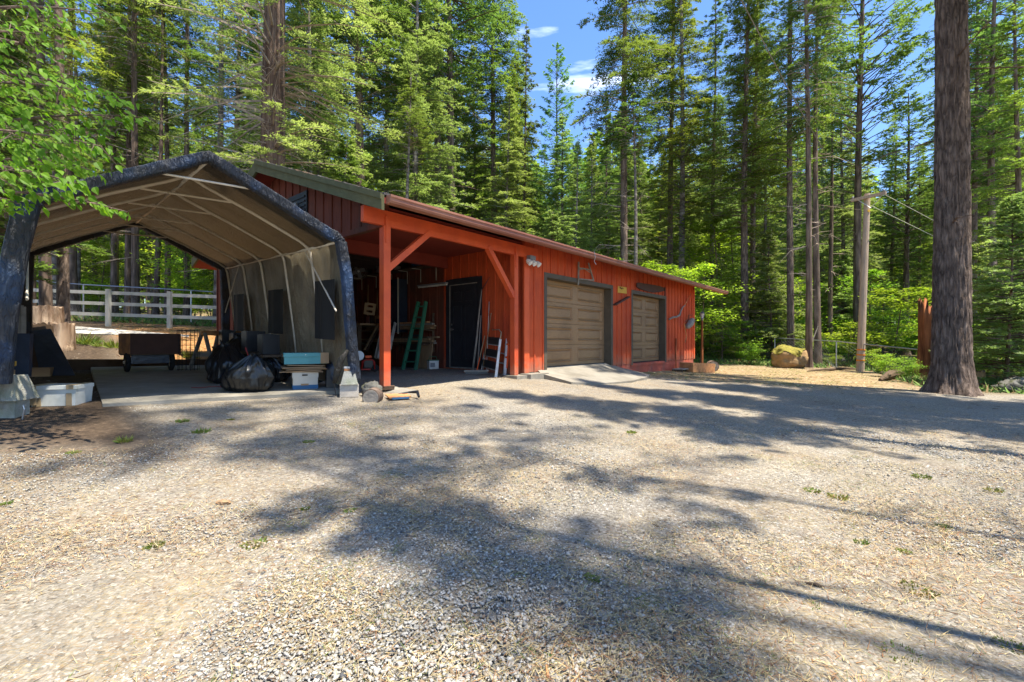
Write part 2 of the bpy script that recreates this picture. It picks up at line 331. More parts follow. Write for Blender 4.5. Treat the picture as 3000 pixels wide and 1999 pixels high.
# ---------------------------------------------------------------- the lie of the land
FO = Vector((.8, 10.9, 0)); U = Vector((.6467, .7628, 0)); N = Vector((.7628, -.6467, 0))
def B(t, w, z=0.): return FO + U * t - N * w + Vector((0, 0, z))     # building frame: along the front wall, into the building, up
TL = Vector((-5.50, 5.12, 0)); TR = Vector((-2.79, 7.1, 0)); TA = Vector((-1.054, 1, .0575))
def T(a, s, z): p = TL.lerp(TR, a) + TA * s; p.z += z; return p          # tent frame: across, back, up
def slab_z(x, y):
    d = (Vector((x, y, 0)) - TR).dot(Vector((-.725, .688, 0)))
    return -.78 + .0396 * d
CP = np.array([(0, 0, -1.25), (0, 3, -1.2), (-3, 2, -1.15), (3, 2, -1.28), (-6, 2, -1.0), (8, 3, -1.35), (0, 6, -1.02), (3, 7, -1.12), (6, 8, -1.22),
 (10.9, 11.4, -1.3), (12, 6, -1.4), (-1.5, 5.2, -1.0), (-3.4, 4.6, -.97),
 (-5.32, 5.1, -.82), (-4.95, 5.5, -.80), (-2.79, 7.1, -.82), (-3.8, 6.3, -.84), (-4.25, 5.95, -.82), (-3.4, 6.5, -.83), (-4.1, 5.2, -.89), (-8.65, 9.35, -.63), (-6.77, 10.9, -.63), (-8, 5, -.75), (-11, 8, -.5),
 (-2.08, 7.5, -.83), (-.2, 9.3, -.8), (-4.84, 10.44, -.74), (-2.9, 12.7, -.74), (-6.2, 14.2, -.7), (-1, 8.0, -.86),
 (1.39, 9.74, -.93), (3.0, 11.65, -1.0), (4.0, 13.4, -1.03), (6.35, 16.7, -1.12), (7.46, 18.76, -1.19),
 (15.4, 20.3, -1.35), (13.8, 30, -1.0), (25, 20, -1.5), (10, 30, -1.0), (20, 45, -.6), (40, 60, -.3), (0, 40, .2), (-20, 40, 1.4), (0, 80, 3), (60, 30, -1),
 (-15.4, 17.4, .56), (-13, 17.5, .48), (-9, 17, .2), (-20, 17, .7), (-18, 25, 1.2), (-12, 13, .0), (-30, 10, .6), (-40, 60, 4), (40, 80, 3),
 (0, -20, -1.3), (30, -10, -1.6), (-30, -10, -.5)], dtype=float)
_c = 2.0
def _phi(r2): return np.sqrt(r2 + _c * _c)
_n = len(CP); _A = np.zeros((_n + 3, _n + 3)); _d = (CP[:, None, 0] - CP[None, :, 0]) ** 2 + (CP[:, None, 1] - CP[None, :, 1]) ** 2
_A[:_n, :_n] = _phi(_d) + np.eye(_n) * -.02; _A[:_n, _n] = 1; _A[:_n, _n + 1:] = CP[:, :2]; _A[_n, :_n] = 1; _A[_n + 1:, :_n] = CP[:, :2].T
_w = np.linalg.solve(_A, np.concatenate([CP[:, 2], [0, 0, 0]]))
def ground(x, y):
    x = np.asarray(x, float); y = np.asarray(y, float)
    r = np.hypot(x, y)
    k = np.minimum(1, 95 / np.maximum(r, 1e-6)); xs, ys = x * k, y * k
    r2 = (xs[..., None] - CP[:, 0]) ** 2 + (ys[..., None] - CP[:, 1]) ** 2
    z = _phi(r2) @ _w[:_n] + _w[_n] + _w[_n + 1] * xs + _w[_n + 2] * ys
    return z + np.maximum(0, r - 95) * .03
def gz(x, y): return float(ground(np.array([x]), np.array([y]))[0])
def G(px, py, lift=0.):
    """the place on the ground that shows at this pixel of the 3000 px photograph"""
    k = (1000 - py) / F; lo = None
    ys = np.geomspace(1.2, 80, 1200); d = ground((px - 1500) / F * ys, ys) - k * ys
    i = int(np.argmax(d > 0)); Y = ys[i]; X = (px - 1500) / F * Y
    return Vector((X, Y, gz(X, Y) + lift))
def R(px, py, Y): return Vector(((px - 1500) / F * Y, Y, (1000 - py) / F * Y))
def GY(px, Y): X = (px - 1500) / F * Y; return Vector((X, Y, gz(X, Y)))

# polar sheet of ground, fine near the camera, out to the horizon
def ss(a, b, x): t = np.clip((x - a) / (b - a), 0, 1); return t * t * (3 - 2 * t)
nr, na = 240, 300
rr = np.concatenate([[.01], np.geomspace(.6, 420, nr)]); aa = np.linspace(0, 2 * pi, na, endpoint=False)
RR, AA = np.meshgrid(rr, aa, indexing='ij'); gx = RR * np.sin(AA); gy = RR * np.cos(AA); gzz = ground(gx, gy)
rough = (np.sin(gx * 1.7 + np.sin(gy * 1.1) * 2) * np.sin(gy * 1.9 + 1) * .012 + np.sin(gx * 4.1 + 3 * np.sin(gy * .7)) * np.sin(gy * 3.7) * .006)
gzz = gzz + rough * (RR > 1)
V = np.stack([gx, gy, gzz], -1).reshape(-1, 3)
ii, jj = np.meshgrid(np.arange(nr), np.arange(na), indexing='ij')
Fc = np.stack([ii * na + jj, (ii + 1) * na + jj, (ii + 1) * na + (jj + 1) % na, ii * na + (jj + 1) % na], -1).reshape(-1, 4)[:, ::-1]
# what covers the ground where: gravel yard, bare dirt, needle litter, forest floor
def zone(x, y):
    n1 = .55 * np.sin(x * .9 + 1.3 * np.sin(y * .6)) + .35 * np.sin(y * 1.3 + x * .7)
    # yard's far edge: a line from beyond the building's end to the big trunk's foot and on
    yard = ss(.8, -1.0, (y - (13.3 - .17 * (x - 3))) + n1 * .35)          # 1 = gravel
    bx = (x - FO.x) * U.x + (y - FO.y) * U.y; bw = -((x - FO.x) * N.x + (y - FO.y) * N.y)
    nearb = ss(-2.2, -.6, bw) * ss(10.8, 9.5, bx) * ss(3.9, 4.8, bx)
    yard = np.maximum(yard * (1 - nearb * .8), ((bw > -1.5) & (bw < 8.2) & (bx > -5.6) & (bx < 4)).astype(float))
    dirtl = ss(.7, 0, (x + 4.9 + (y - 5.6) * .9) + n1 * .3) * ss(3.2, 4.6, y + n1 * .3)   # dark soil beside the tent
    back = ((x + 6.77) * -.725 + (y - 10.9) * .688 > .1) & (bw > -3) & (x < -4)
    dry = ss(-1.0, .8, (y - (13.3 - .17 * (x - 3))) + n1 * .35) * ss(27, 19, y + n1) * (x > -1)
    dry = np.maximum(dry * ss(12.5, 9.5, x * .9 - (y - 14) * .55), nearb * .8)
    lit = back.astype(float) * ss(24, 15, y)
    forest = np.clip(1 - yard - dry - lit, 0, 1)
    return yard * (1 - dirtl), dry, np.maximum(lit, 0) * (1 - dirtl), forest, dirtl
zy, zd, zl, zf, zdl = zone(gx, gy)
M['ground'], gn, gb = _new('gravel_yard')
ground_me = idxmesh('ground', V, Fc, M['ground'], smooth=True)
for nm, arr in (('yard', zy), ('dry', zd), ('litter', zl), ('forest', zf), ('soil', zdl)):
    a = ground_me.attributes.new(nm, 'FLOAT', 'POINT'); a.data.foreach_set('value', arr.reshape(-1).astype(np.float32))
tag(link('ground', ground_me), 'pale gravel yard running into needle-strewn forest floor', 'ground', kind='structure')
def build_ground_shader(n, b):
    K = n.links.new
    def nd(t, **kw):
        q = n.nodes.new(t)
        for k, v in kw.items(): setattr(q, k, v)
        return q
    tc = nd('ShaderNodeTexCoord')
    def noise(sc, det=6, rough=.6, st=None):
        q = nd('ShaderNodeTexNoise'); q.inputs['Scale'].default_value = sc; q.inputs['Detail'].default_value = det; q.inputs['Roughness'].default_value = rough
        if st:
            mp = nd('ShaderNodeMapping'); mp.inputs['Scale'].default_value = st[:3]; mp.inputs['Rotation'].default_value = (0, 0, st[3]); K(tc.outputs['Object'], mp.inputs['Vector']); K(mp.outputs[0], q.inputs['Vector'])
        else: K(tc.outputs['Object'], q.inputs['Vector'])
        return q.outputs['Fac']
    def ramp(src, pts):
        q = nd('ShaderNodeValToRGB'); e = q.color_ramp.elements
        while len(e) < len(pts): e.new(.5)
        for k, (p, c) in enumerate(pts):
            e[k].position = p; e[k].color = (*c, 1) if len(c) == 3 else c
        K(src, q.inputs['Fac']); return q.outputs['Color']
    def mix(f, a, c, mode='MIX'):
        q = nd('ShaderNodeMix', data_type='RGBA', blend_type=mode)
        for s, v in (('Factor', f), ('A', a), ('B', c)):
            if isinstance(v, (tuple, float, int)): q.inputs[s].default_value = v if not isinstance(v, tuple) else (*v, 1)
            else: K(v, q.inputs[s])
        return q.outputs['Result']
    def math(op, a, c=0.):
        q = nd('ShaderNodeMath', operation=op)
        for i, v in enumerate((a, c)):
            if isinstance(v, (int, float)): q.inputs[i].default_value = v
            else: K(v, q.inputs[i])
        return q.outputs[0]
    def attr(nm): q = nd('ShaderNodeAttribute'); q.attribute_name = nm; return q.outputs['Fac']
    # stones
    wv = nd('ShaderNodeTexNoise'); wv.inputs['Scale'].default_value = 18; K(tc.outputs['Object'], wv.inputs['Vector'])
    wm = nd('ShaderNodeMix', data_type='RGBA'); wm.inputs['Factor'].default_value = .06; K(tc.outputs['Object'], wm.inputs['A']); K(wv.outputs['Color'], wm.inputs['B'])
    vo = nd('ShaderNodeTexVoronoi'); vo.inputs['Scale'].default_value = 60; K(wm.outputs['Result'], vo.inputs['Vector'])
    sep = nd('ShaderNodeSeparateColor'); K(vo.outputs['Color'], sep.inputs[0])
    stone = ramp(sep.outputs[0], [(0, (.06, .06, .06)), (.14, (.14, .13, .115)), (.34, (.25, .232, .20)), (.75, (.35, .327, .285)), (1, (.50, .48, .43))])
    fines = ramp(noise(55, 5, .7), [(.3, (.13, .12, .10)), (.7, (.315, .292, .245))])
    edge = ramp(vo.outputs['Distance'], [(.0, (0, 0, 0)), (.42, (0, 0, 0)), (.62, (1, 1, 1))])
    cover = ramp(noise(1.1, 5, .65), [(.38, (0, 0, 0)), (.62, (1, 1, 1))])
    grav = mix(math('MULTIPLY', edge, .75), stone, fines)
    grav = mix(math('MULTIPLY', cover, .45), grav, fines)
    # orange-brown needles and yellow straw over the stones
    needle = ramp(noise(30, 5, .75, (1, 7, 1, .6)), [(.50, (0, 0, 0)), (.60, (1, 1, 1))])
    needle2 = ramp(noise(30, 5, .75, (7, 1, 1, .2)), [(.52, (0, 0, 0)), (.62, (1, 1, 1))])
    nmask = math('MAXIMUM', needle, needle2)
    patch = ramp(noise(.8, 6, .7), [(.36, (.15, .15, .15)), (.60, (1, 1, 1))])
    ncol = ramp(noise(9, 4), [(.3, (.19, .10, .04)), (.55, (.33, .225, .095)), (.75, (.40, .31, .145))])
    grav = mix(math('MULTIPLY', math('MULTIPLY', nmask, patch), .8), grav, ncol)
    big = ramp(noise(.45, 5, .65), [(.3, (.78, .77, .77)), (.5, (.97, .95, .91)), (.7, (1.10, 1.06, .97))])
    grav = mix(1.0, grav, big, 'MULTIPLY')
    soil = ramp(noise(14, 7, .75), [(.3, (.035, .025, .018)), (.55, (.085, .06, .04)), (.75, (.20, .14, .09))])
    dry = ramp(noise(7, 7, .75), [(.28, (.13, .085, .045)), (.5, (.33, .225, .125)), (.72, (.46, .36, .23))])
    dryg = ramp(noise(1.3, 5, .6), [(.45, (0, 0, 0)), (.65, (1, 1, 1))])
    dry = mix(math('MULTIPLY', dryg, .55), dry, (.13, .14, .035))
    lit = ramp(noise(11, 7, .75), [(.28, (.10, .05, .02)), (.5, (.34, .17, .065)), (.72, (.52, .34, .16))])
    fst = ramp(noise(3, 8, .75), [(.3, (.035, .03, .015)), (.48, (.10, .07, .035)), (.6, (.06, .085, .02)), (.8, (.20, .15, .07))])
    col = mix(attr('forest'), grav, fst)
    for a_, c_ in (('dry', dry), ('litter', lit), ('soil', soil)): col = mix(attr(a_), col, c_)
    K(col, b.inputs['Base Color']); b.inputs['Roughness'].default_value = .95; b.inputs['Specular IOR Level'].default_value = .12
    h = math('ADD', math('MULTIPLY', math('SUBTRACT', .6, vo.outputs['Distance']), .010), math('MULTIPLY', noise(120, 4, .7), .006))
    h = math('ADD', h, math('MULTIPLY', noise(6, 5), .02))
    bp = nd('ShaderNodeBump'); bp.inputs['Strength'].default_value = .8; bp.inputs['Distance'].default_value = 1.0; K(h, bp.inputs['Height']); K(bp.outputs[0], b.inputs['Normal'])
build_ground_shader(gn, gb)

# concrete slab under the tent
ms = MB()
sl = [(-4.95, 5.53), (-4.2, 6.12), (-3.4, 6.62), (-2.62, 7.28), (-6.5, 11.1), (-8.75, 9.5)]
n_ = len(sl)
ms.add([(x, y, slab_z(x, y) - .25) for x, y in sl] + [(x, y, slab_z(x, y)) for x, y in sl],
       [tuple(range(n_, 2 * n_))] + [(i, (i + 1) % n_, (i + 1) % n_ + n_, i + n_) for i in range(n_)])
ms.build('concrete_slab', 'slabm', label='worn concrete slab under the tent shelter', cat='slab', kind='structure')
# sloping concrete apron before the wide garage door
ap = [(B(-.15, .19), -.635), (B(3.32, .19), -.64), (B(3.6, -.1), -.78), (B(4.25, -.75), -1.0), (B(2.9, -1.25), -.97), (B(1.5, -1.5), -.96), (B(.2, -1.45), -.93), (B(-.65, -1.15), -.87), (B(-.45, -.2), -.74)]
ma = MB(); n_ = len(ap)
ma.add([(p.x, p.y, z) for p, z in ap] + [(p.x, p.y, z - .3) for p, z in ap] + [B(1.6, -.45, -.75)],
       [(i, (i + 1) % n_, 2 * n_) for i in range(n_)] + [(i + n_, (i + 1) % n_ + n_, (i + 1) % n_, i) for i in range(n_)])
ma.build('concrete_apron', 'concrete', label='pale concrete ramp in front of the wide garage door', cat='ramp', kind='structure')

# ---------------------------------------------------------------- the red garage with its open bay
GAR = thing('garage_building', 'long red board-and-batten garage with brown doors and an open bay', 'building', B(0, 0, -.8))
def wall(name, p, q, z0, z1, m='siding', th=.12, batt=.30, parent=GAR, side=1, z1f=None, bz=0.):
    """board-and-batten wall from p to q (world xy), battens proud towards `side`; z1f(u) gives a sloping top"""
    p = Vector((p.x, p.y, 0)); q = Vector((q.x, q.y, 0)); d = (q - p); Ln = d.length; d.normalize(); o = Vector((d.y, -d.x, 0)) * side
    mb = MB(); top = z1f or (lambda u: z1)
    def seg(u0, u1, a, bb, lo):
        P = []
        for pt, (uu, oo) in ((0, (u0, a)), (0, (u1, a)), (0, (u1, bb)), (0, (u0, bb))): P.append((uu, oo))
        mb.hexa([p + d * uu + o * oo + Vector((0, 0, lo)) for uu, oo in P] + [p + d * uu + o * oo + Vector((0, 0, top(uu))) for uu, oo in P])
    n = max(1, int(round(Ln / .6))); 
    for i in range(n): seg(Ln * i / n, Ln * (i + 1) / n, 0, -th, z0)
    nb = max(1, int(round(Ln / batt)))
    for i in range(nb + 1):
        u = min(max(Ln * i / nb, .025), Ln - .025)
        seg(u - .023, u + .023, .022, .001, z0 - bz * random.uniform(.2, 1.))
    return mb.build(name, m, parent)
def bxa(mb, t0, t1, w0, w1, z0, z1):
    mb.hexa([B(t0, w0, z0), B(t1, w0, z0), B(t1, w1, z0), B(t0, w1, z0), B(t0, w0, z1), B(t1, w0, z1), B(t1, w1, z1), B(t0, w1, z1)])
WT = 2.24; WB = -.71
wall('front_wall', B(-.8, 0), B(-.09, 0), WB, WT, bz=.05)
wall('front_wall', B(-.09, 0), B(3.31, 0), 1.63, WT)
wall('front_wall', B(3.31, 0), B(4.52, 0), WB, WT, bz=.06)
wall('front_wall', B(4.52, 0), B(7.33, 0), 1.61, WT)
wall('front_wall', B(7.33, 0), B(10.3, 0), WB, WT, bz=.06)
wall('side_wall', B(-.8, 2.7), B(-.8, .0), WB - .05, WT + .1, side=1)
wall('side_wall', B(-.8, 7.8), B(-.8, 2.702), WB - .05, WT + .1, 'siding_dark', side=1)  # deep part of the wall coloured darker, shade of the bay painted in
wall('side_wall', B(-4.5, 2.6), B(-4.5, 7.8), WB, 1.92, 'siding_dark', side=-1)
wall('back_wall', B(-4.5, 7.8), B(10.3, 7.8), WB - .1, WT, side=-1)
gab = lambda u: 2.28 + .36 * (min(u, 7.8 - u))
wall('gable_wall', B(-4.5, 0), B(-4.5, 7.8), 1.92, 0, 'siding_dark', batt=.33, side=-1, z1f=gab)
wall('end_wall', B(10.3, 7.8), B(10.3, 0), WB, 0, side=-1, z1f=gab)
mf = MB(); bxa(mf, 3.4, 10.28, .012, .2, -1.5, -.715); bxa(mf, 10.12, 10.28, .2, 7.8, -1.5, -.715); mf.build('foundation', 'red_foundation', GAR)
mf = MB(); bxa(mf, -.78, -.1, .012, .2, -1.3, -.72); bxa(mf, -.92, -.80, .0, 7.6, -1.0, -.77); mf.build('foundation', 'concrete', GAR)
# corner boards
mf = MB(); bxa(mf, -.84, -.66, -.03, -.001, -.72, 2.0); mf.build('corner_board', 'trim_red', GAR)
mf = MB(); bxa(mf, 10.18, 10.33, -.03, -.002, -.72, 2.1); mf.build('corner_board', 'trim_red', GAR)
# beam, posts and braces of the open bay
mf = MB(); bxa(mf, -4.875, -.35, -.04, .04, 1.88, 2.13); mf.build('beam', 'trim_red', GAR)
def post(t, zb, nm='post'):
    mb = MB(); bxa(mb, t - .065, t + .065, -.062, .062, zb, 1.879); bxa(mb, t - .03, t + .03, -.075, -.041, 1.6, 2.04)
    return mb.build(nm, 'trim_red', GAR)
post(-4.457, -.735); post(-1.16, -.745)
def brace(t0, z0, t1, z1):
    mb = MB(); p = B(t0, 0, z0); q = B(t1, 0, z1); mb.bar(p, q, .10, .11, up=N); mb.build('brace', 'trim_red', GAR)
brace(-4.42, 1.19, -3.55, 1.93); brace(-1.2, .97, -2.02, 1.93)
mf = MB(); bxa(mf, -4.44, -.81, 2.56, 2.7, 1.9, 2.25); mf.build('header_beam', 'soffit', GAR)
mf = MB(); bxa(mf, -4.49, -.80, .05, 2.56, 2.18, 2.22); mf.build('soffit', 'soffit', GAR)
mf = MB(); bxa(mf, -4.49, -.81, 2.7, 7.7, 2.30, 2.34)
for k in range(8): bxa(mf, -4.38, -.81, 3.1 + k * .6, 3.15 + k * .6, 2.14, 2.30)
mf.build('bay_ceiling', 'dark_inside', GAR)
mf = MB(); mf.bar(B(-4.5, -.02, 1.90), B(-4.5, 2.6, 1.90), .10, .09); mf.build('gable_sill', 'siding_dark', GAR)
# roof: front and back pitch, ragged shingles, olive barge boards, gutter
T0, T1 = -4.93, 12.35
def rz(w): return 2.19 + .36 * (min(w, 7.8 - w) + .45)
def roof_pitch(sgn):
    mb = MB(); nu = 90; nw = 16
    for j in range(nw):
        w0 = -.66 + 4.56 * j / nw; w1 = -.66 + 4.56 * (j + 1) / nw + .06
        for i in range(nu):
            a = T0 + (T1 - T0) * i / nu; b_ = T0 + (T1 - T0) * (i + 1) / nu - .006
            h = random.uniform(.0, .012); e = random.uniform(-.02, .02); th = .035
            W0, W1 = (w0 + e, w1) if sgn > 0 else (7.8 - w0 - e, 7.8 - w1)
            z0_, z1_ = 2.19 + .36 * (w0 + .45) + h + .03, 2.19 + .36 * (w1 + .45) + h
            mb.hexa([B(a, W0, z0_), B(b_, W0, z0_), B(b_, W1, z1_ - .01), B(a, W1, z1_ - .01), B(a, W0, z0_ + th), B(b_, W0, z0_ + th), B(b_, W1, z1_ + .012), B(a, W1, z1_ + .012)])
    return mb.build('shingles', 'shingle', ROOF)
mb = MB()
for sgn in (1, -1):
    f = (lambda w: w) if sgn > 0 else (lambda w: 7.8 - w)
    mb.hexa([B(T0, f(-.66), 2.025), B(T1, f(-.66), 2.025), B(T1, f(3.9), 3.67), B(T0, f(3.9), 3.67), B(T0, f(-.66), 2.115), B(T1, f(-.66), 2.115), B(T1, f(3.9), 3.76), B(T0, f(3.9), 3.76)])
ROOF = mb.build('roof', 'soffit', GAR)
roof_pitch(1); roof_pitch(-1)
mb = MB(); zz = lambda w: 2.19 + .36 * (w + .45)
mb.hexa([B(-4.98, -.68, 1.915), B(-4.93, -.68, 1.915), B(-4.93, 3.9, 3.56), B(-4.98, 3.9, 3.56), B(-4.98, -.68, 2.145), B(-4.93, -.68, 2.145), B(-4.93, 3.9, 3.80), B(-4.98, 3.9, 3.80)])
mb.hexa([B(-5.01, -.70, 2.065), B(-4.98, -.70, 2.065), B(-4.98, 3.9, 3.72), B(-5.01, 3.9, 3.72), B(-5.01, -.70, 2.155), B(-4.98, -.70, 2.155), B(-4.98, 3.9, 3.81), B(-5.01, 3.9, 3.81)])
mb.build('barge_board', 'barge', GAR)
mb = MB()
mb.hexa([B(-4.98, 8.27, 1.99), B(-4.93, 8.27, 1.99), B(-4.93, 3.9, 3.56), B(-4.98, 3.9, 3.56), B(-4.98, 8.27, 2.22), B(-4.93, 8.27, 2.22), B(-4.93, 3.9, 3.80), B(-4.98, 3.9, 3.80)])
mb.build('barge_board', 'barge', GAR)
# gutter profile swept along the eave
prof = [(-.66, 2.14), (-.785, 2.14), (-.785, 2.11), (-.77, 2.09), (-.77, 2.055), (-.75, 2.025), (-.66, 2.015)]
mb = MB(); ts = [T0 + .04] + list(np.linspace(-3, 11.5, 12)) + [T1]
Vv = [B(t, w, z + .003 * sin(t * 2.1)) for t in ts for w, z in prof]; k_ = len(prof)
mb.add(Vv, [(i * k_ + j, i * k_ + (j + 1) % k_, (i + 1) * k_ + (j + 1) % k_, (i + 1) * k_ + j) for i in range(len(ts) - 1) for j in range(k_)] + [tuple(range(k_)), tuple((len(ts) - 1) * k_ + j for j in range(k_))[::-1]])
GUT = mb.build('gutter', 'gutter', GAR)
mb = MB(); mb.tube([B(.9, -.79, 2.17), B(.95, -.80, 2.03), B(.93, -.78, 1.93), B(.99, -.8, 1.86)], .006, 5); mb.build('wire', 'steel', GUT)
# garage doors
def garage_door(t0, t1, z0, z1, cols):
    w = .21
    fr = MB()
    bxa(fr, t0 - .11, t0, -.03, .22, z0 - .07, z1 + .11); bxa(fr, t1, t1 + .11, -.03, .22, z0 - .07, z1 + .11); bxa(fr, t0, t1, -.031, .22, z1, z1 + .111)
    rows = 4; zs = [z0]; H = (z1 - z0) / rows
    mb = MB()
    def quad(a, b_, c, d_, y): mb.add([B(a, y, c), B(b_, y, c), B(b_, y, d_), B(a, y, d_)], [(0, 1, 2, 3)])
    def ring(r0, y0, r1, y1):
        (a, b_, c, d_), (e, f, g, h) = r0, r1
        P = [B(a, y0, c), B(b_, y0, c), B(b_, y0, d_), B(a, y0, d_), B(e, y1, g), B(f, y1, g), B(f, y1, h), B(e, y1, h)]
        mb.add(P, [(0, 1, 5, 4), (1, 2, 6, 5), (2, 3, 7, 6), (3, 0, 4, 7)])
    Wd = t1 - t0; m_ = .05 * Wd / cols * 1.1; gap = .24 if cols == 2 else .1
    pw = (Wd - 2 * .15 - gap * (cols - 1)) / cols
    for r in range(rows):
        za = z0 + r * H; zb = za + H
        quad(t0, t1, za + .006, za + .09, w); quad(t0, t1, zb - .09, zb - .006, w)
        ring((t0, t1, zb - .006, zb + .006), w + .012, (t0, t1, zb - .006, zb + .006), w + .012)
        mb.add([B(t0, w, zb - .006), B(t1, w, zb - .006), B(t1, w + .014, zb), B(t0, w + .014, zb)], [(0, 1, 2, 3)])
        mb.add([B(t0, w + .014, za), B(t1, w + .014, za), B(t1, w, za + .006), B(t0, w, za + .006)], [(0, 1, 2, 3)])
        x = t0
        for c in range(cols):
            xa = t0 + .15 + c * (pw + gap); xb = xa + pw
            quad(x, xa, za + .09, zb - .09, w); x = xb
            r0 = (xa, xb, za + .09, zb - .09)
            def ins(q, k): return (q[0] + k, q[1] - k, q[2] + k, q[3] - k)
            ring(r0, w, ins(r0, .025), w - .022); ring(ins(r0, .025), w - .022, ins(r0, .06), w + .026)
            ring(ins(r0, .06), w + .026, ins(r0, .09), w + .006); q = ins(r0, .09); quad(q[0], q[1], q[2], q[3], w + .006)
        quad(x, t1, za + .09, zb - .09, w)
    bxa(mb, t0, t1, w + .035, w + .06, z0, z1)
    d = mb.build('garage_door', 'gdoor', GAR)
    fr.build('door_frame', 'gframe', d)
    sm = MB(); bxa(sm, t0 + .001, t1 - .001, w - .012, w + .018, z0 - .035, z0 + .004); sm.build('rubber_seal', 'rubber', d)
    return d
garage_door(.02, 3.2, -.635, 1.52, 2)
garage_door(4.63, 7.22, -.685, 1.50, 2)
mf = MB(); bxa(mf, 4.53, 7.32, -.012, .2, -.80, -.722); mf.build('door_sill', 'red_foundation', GAR)
# black entry door in the bay's side wall
def SW(w, z, off=0.): return B(-.8 - off, w, z)       # on the bay face of the side wall
mb = MB(); w0, w1, z0, z1 = 1.46, 2.42, -.66, 1.42
def sbox(mb, wa, wb, za, zb, oa, ob): mb.hexa([SW(wa, za, oa), SW(wb, za, oa), SW(wb, za, ob), SW(wa, za, ob), SW(wa, zb, oa), SW(wb, zb, oa), SW(wb, zb, ob), SW(wa, zb, ob)])
sbox(mb, w0, w1, z0, z1, .012, .05)
for (a, b_, c, d_) in ((.12, .42, 1.66, 1.92), (.54, .84, 1.66, 1.92), (.12, .42, .92, 1.56), (.54, .84, .92, 1.56), (.12, .42, .2, .80), (.54, .84, .2, .80)):
    for q in ((a, b_, c, c + .018), (a, b_, d_ - .018, d_), (a, a + .018, c, d_), (b_ - .018, b_, c, d_)): sbox(mb, w0 + q[0], w0 + q[1], z0 + q[2], z0 + q[3], .05, .062)
ED = mb.build('entry_door', 'bdoor', GAR)
mb = MB(); sbox(mb, w0 - .16, w0 - .02, z0 - .02, z1 + .16, .023, .055); sbox(mb, w1 + .02, w1 + .16, z0 - .02, z1 + .16, .023, .055); sbox(mb, w0 - .02, w1 + .02, z1 + .02, z1 + .17, .023, .056); mb.build('door_frame', 'bdoor', ED)
mb = MB(); sbox(mb, w1, w1 + .02, z0, z1 + .02, .045, .06); sbox(mb, w0, w1, z1, z1 + .02, .045, .06); sbox(mb, w0, w1, z0 - .03, z0, .04, .08); mb.build('weather_strip', 'wood_grey', ED)
mb = MB(); mb.disc(SW(w1 - .07, z0 + .95, .075), U, .028, .05, 12); mb.disc(SW(w1 - .07, z0 + 1.08, .06), U, .024, .02, 12); mb.bar(SW(w1 - .07, z0 + .95, .10), SW(w1 - .18, z0 + .95, .10), .016); mb.build('door_handle', 'steel', ED)
# shelf with metal brackets high on the side wall
mb = MB(); sbox(mb, 2.75, 7.5, 1.98, 2.005, .022, .34); SH = mb.build('shelf', 'wood_dark', GAR)
for w_ in (3.0, 3.65, 4.25, 5.0, 5.8, 6.6, 7.3):
    mb = MB(); mb.bar(SW(w_, 1.97, .025), SW(w_, 1.97, .33), .02, .012); mb.bar(SW(w_, 1.97, .03), SW(w_, 1.62, .03), .02, .012, up=U); mb.build('bracket', 'cream', SH)
# flood lights
def flood(c, d, parent, n=2):
    mb = MB(); mb.box(c, (.20, .10, .10), X=U); f = mb.build('flood_light', 'grey_plastic', parent)
    for k in range(n):
        mb = MB(); p = Vector(c) + U * (.08 * (k * 2 - (n - 1))) + Vector((0, 0, -.06)); q = p + Vector(d) * .13
        mb.tube([p, p + (q - p) * .35, q], [.03, .055, .062], 12); mb.build('lamp_head', 'white', f)
flood(B(-.72, -.13, 1.86), (N + Vector((0, 0, -.9)) + U * .2).normalized(), GAR, 3)
mb = MB(); mb.box(B(-4.56, 3.0, 2.72), (.05, .16, .2), X=U); fl = mb.build('flood_light', 'grey_plastic', GAR)
mb = MB(); mb.tube([B(-4.56, 3.0, 2.7), B(-4.72, 2.85, 2.66)], [.05, .09], 14); mb.build('lamp_head', 'white', fl)
mb = MB(); bxa(mb, -4.54, -4.51, 2.55, 3.45, 2.3, 3.0)
for k in range(7): bxa(mb, -4.56, -4.535, 2.6, 3.4, 2.34 + k * .09, 2.37 + k * .09)
mb.build('gable_vent', 'bdoor', GAR)
# concrete footings of the posts
mb = MB(); mb.box(B(-4.457, 0, -.765), (.30, .16, .06), X=(.97, .2, 0)); mb.build('post_block', 'wood_dark', GAR)
mb = MB(); mb.blob(B(-4.25, -.05, -.93), (.42, .30, .15), 3, amp=.1); mb.build('footing', 'concrete', GAR, smooth=True)
mb = MB(); mb.box(B(-1.1, -.02, -.86), (.42, .36, .22), X=U); mb.box(B(-.62, -.14, -.83), (.7, .34, .2), X=U, taper=.95); mb.build('footing', 'concrete', GAR)

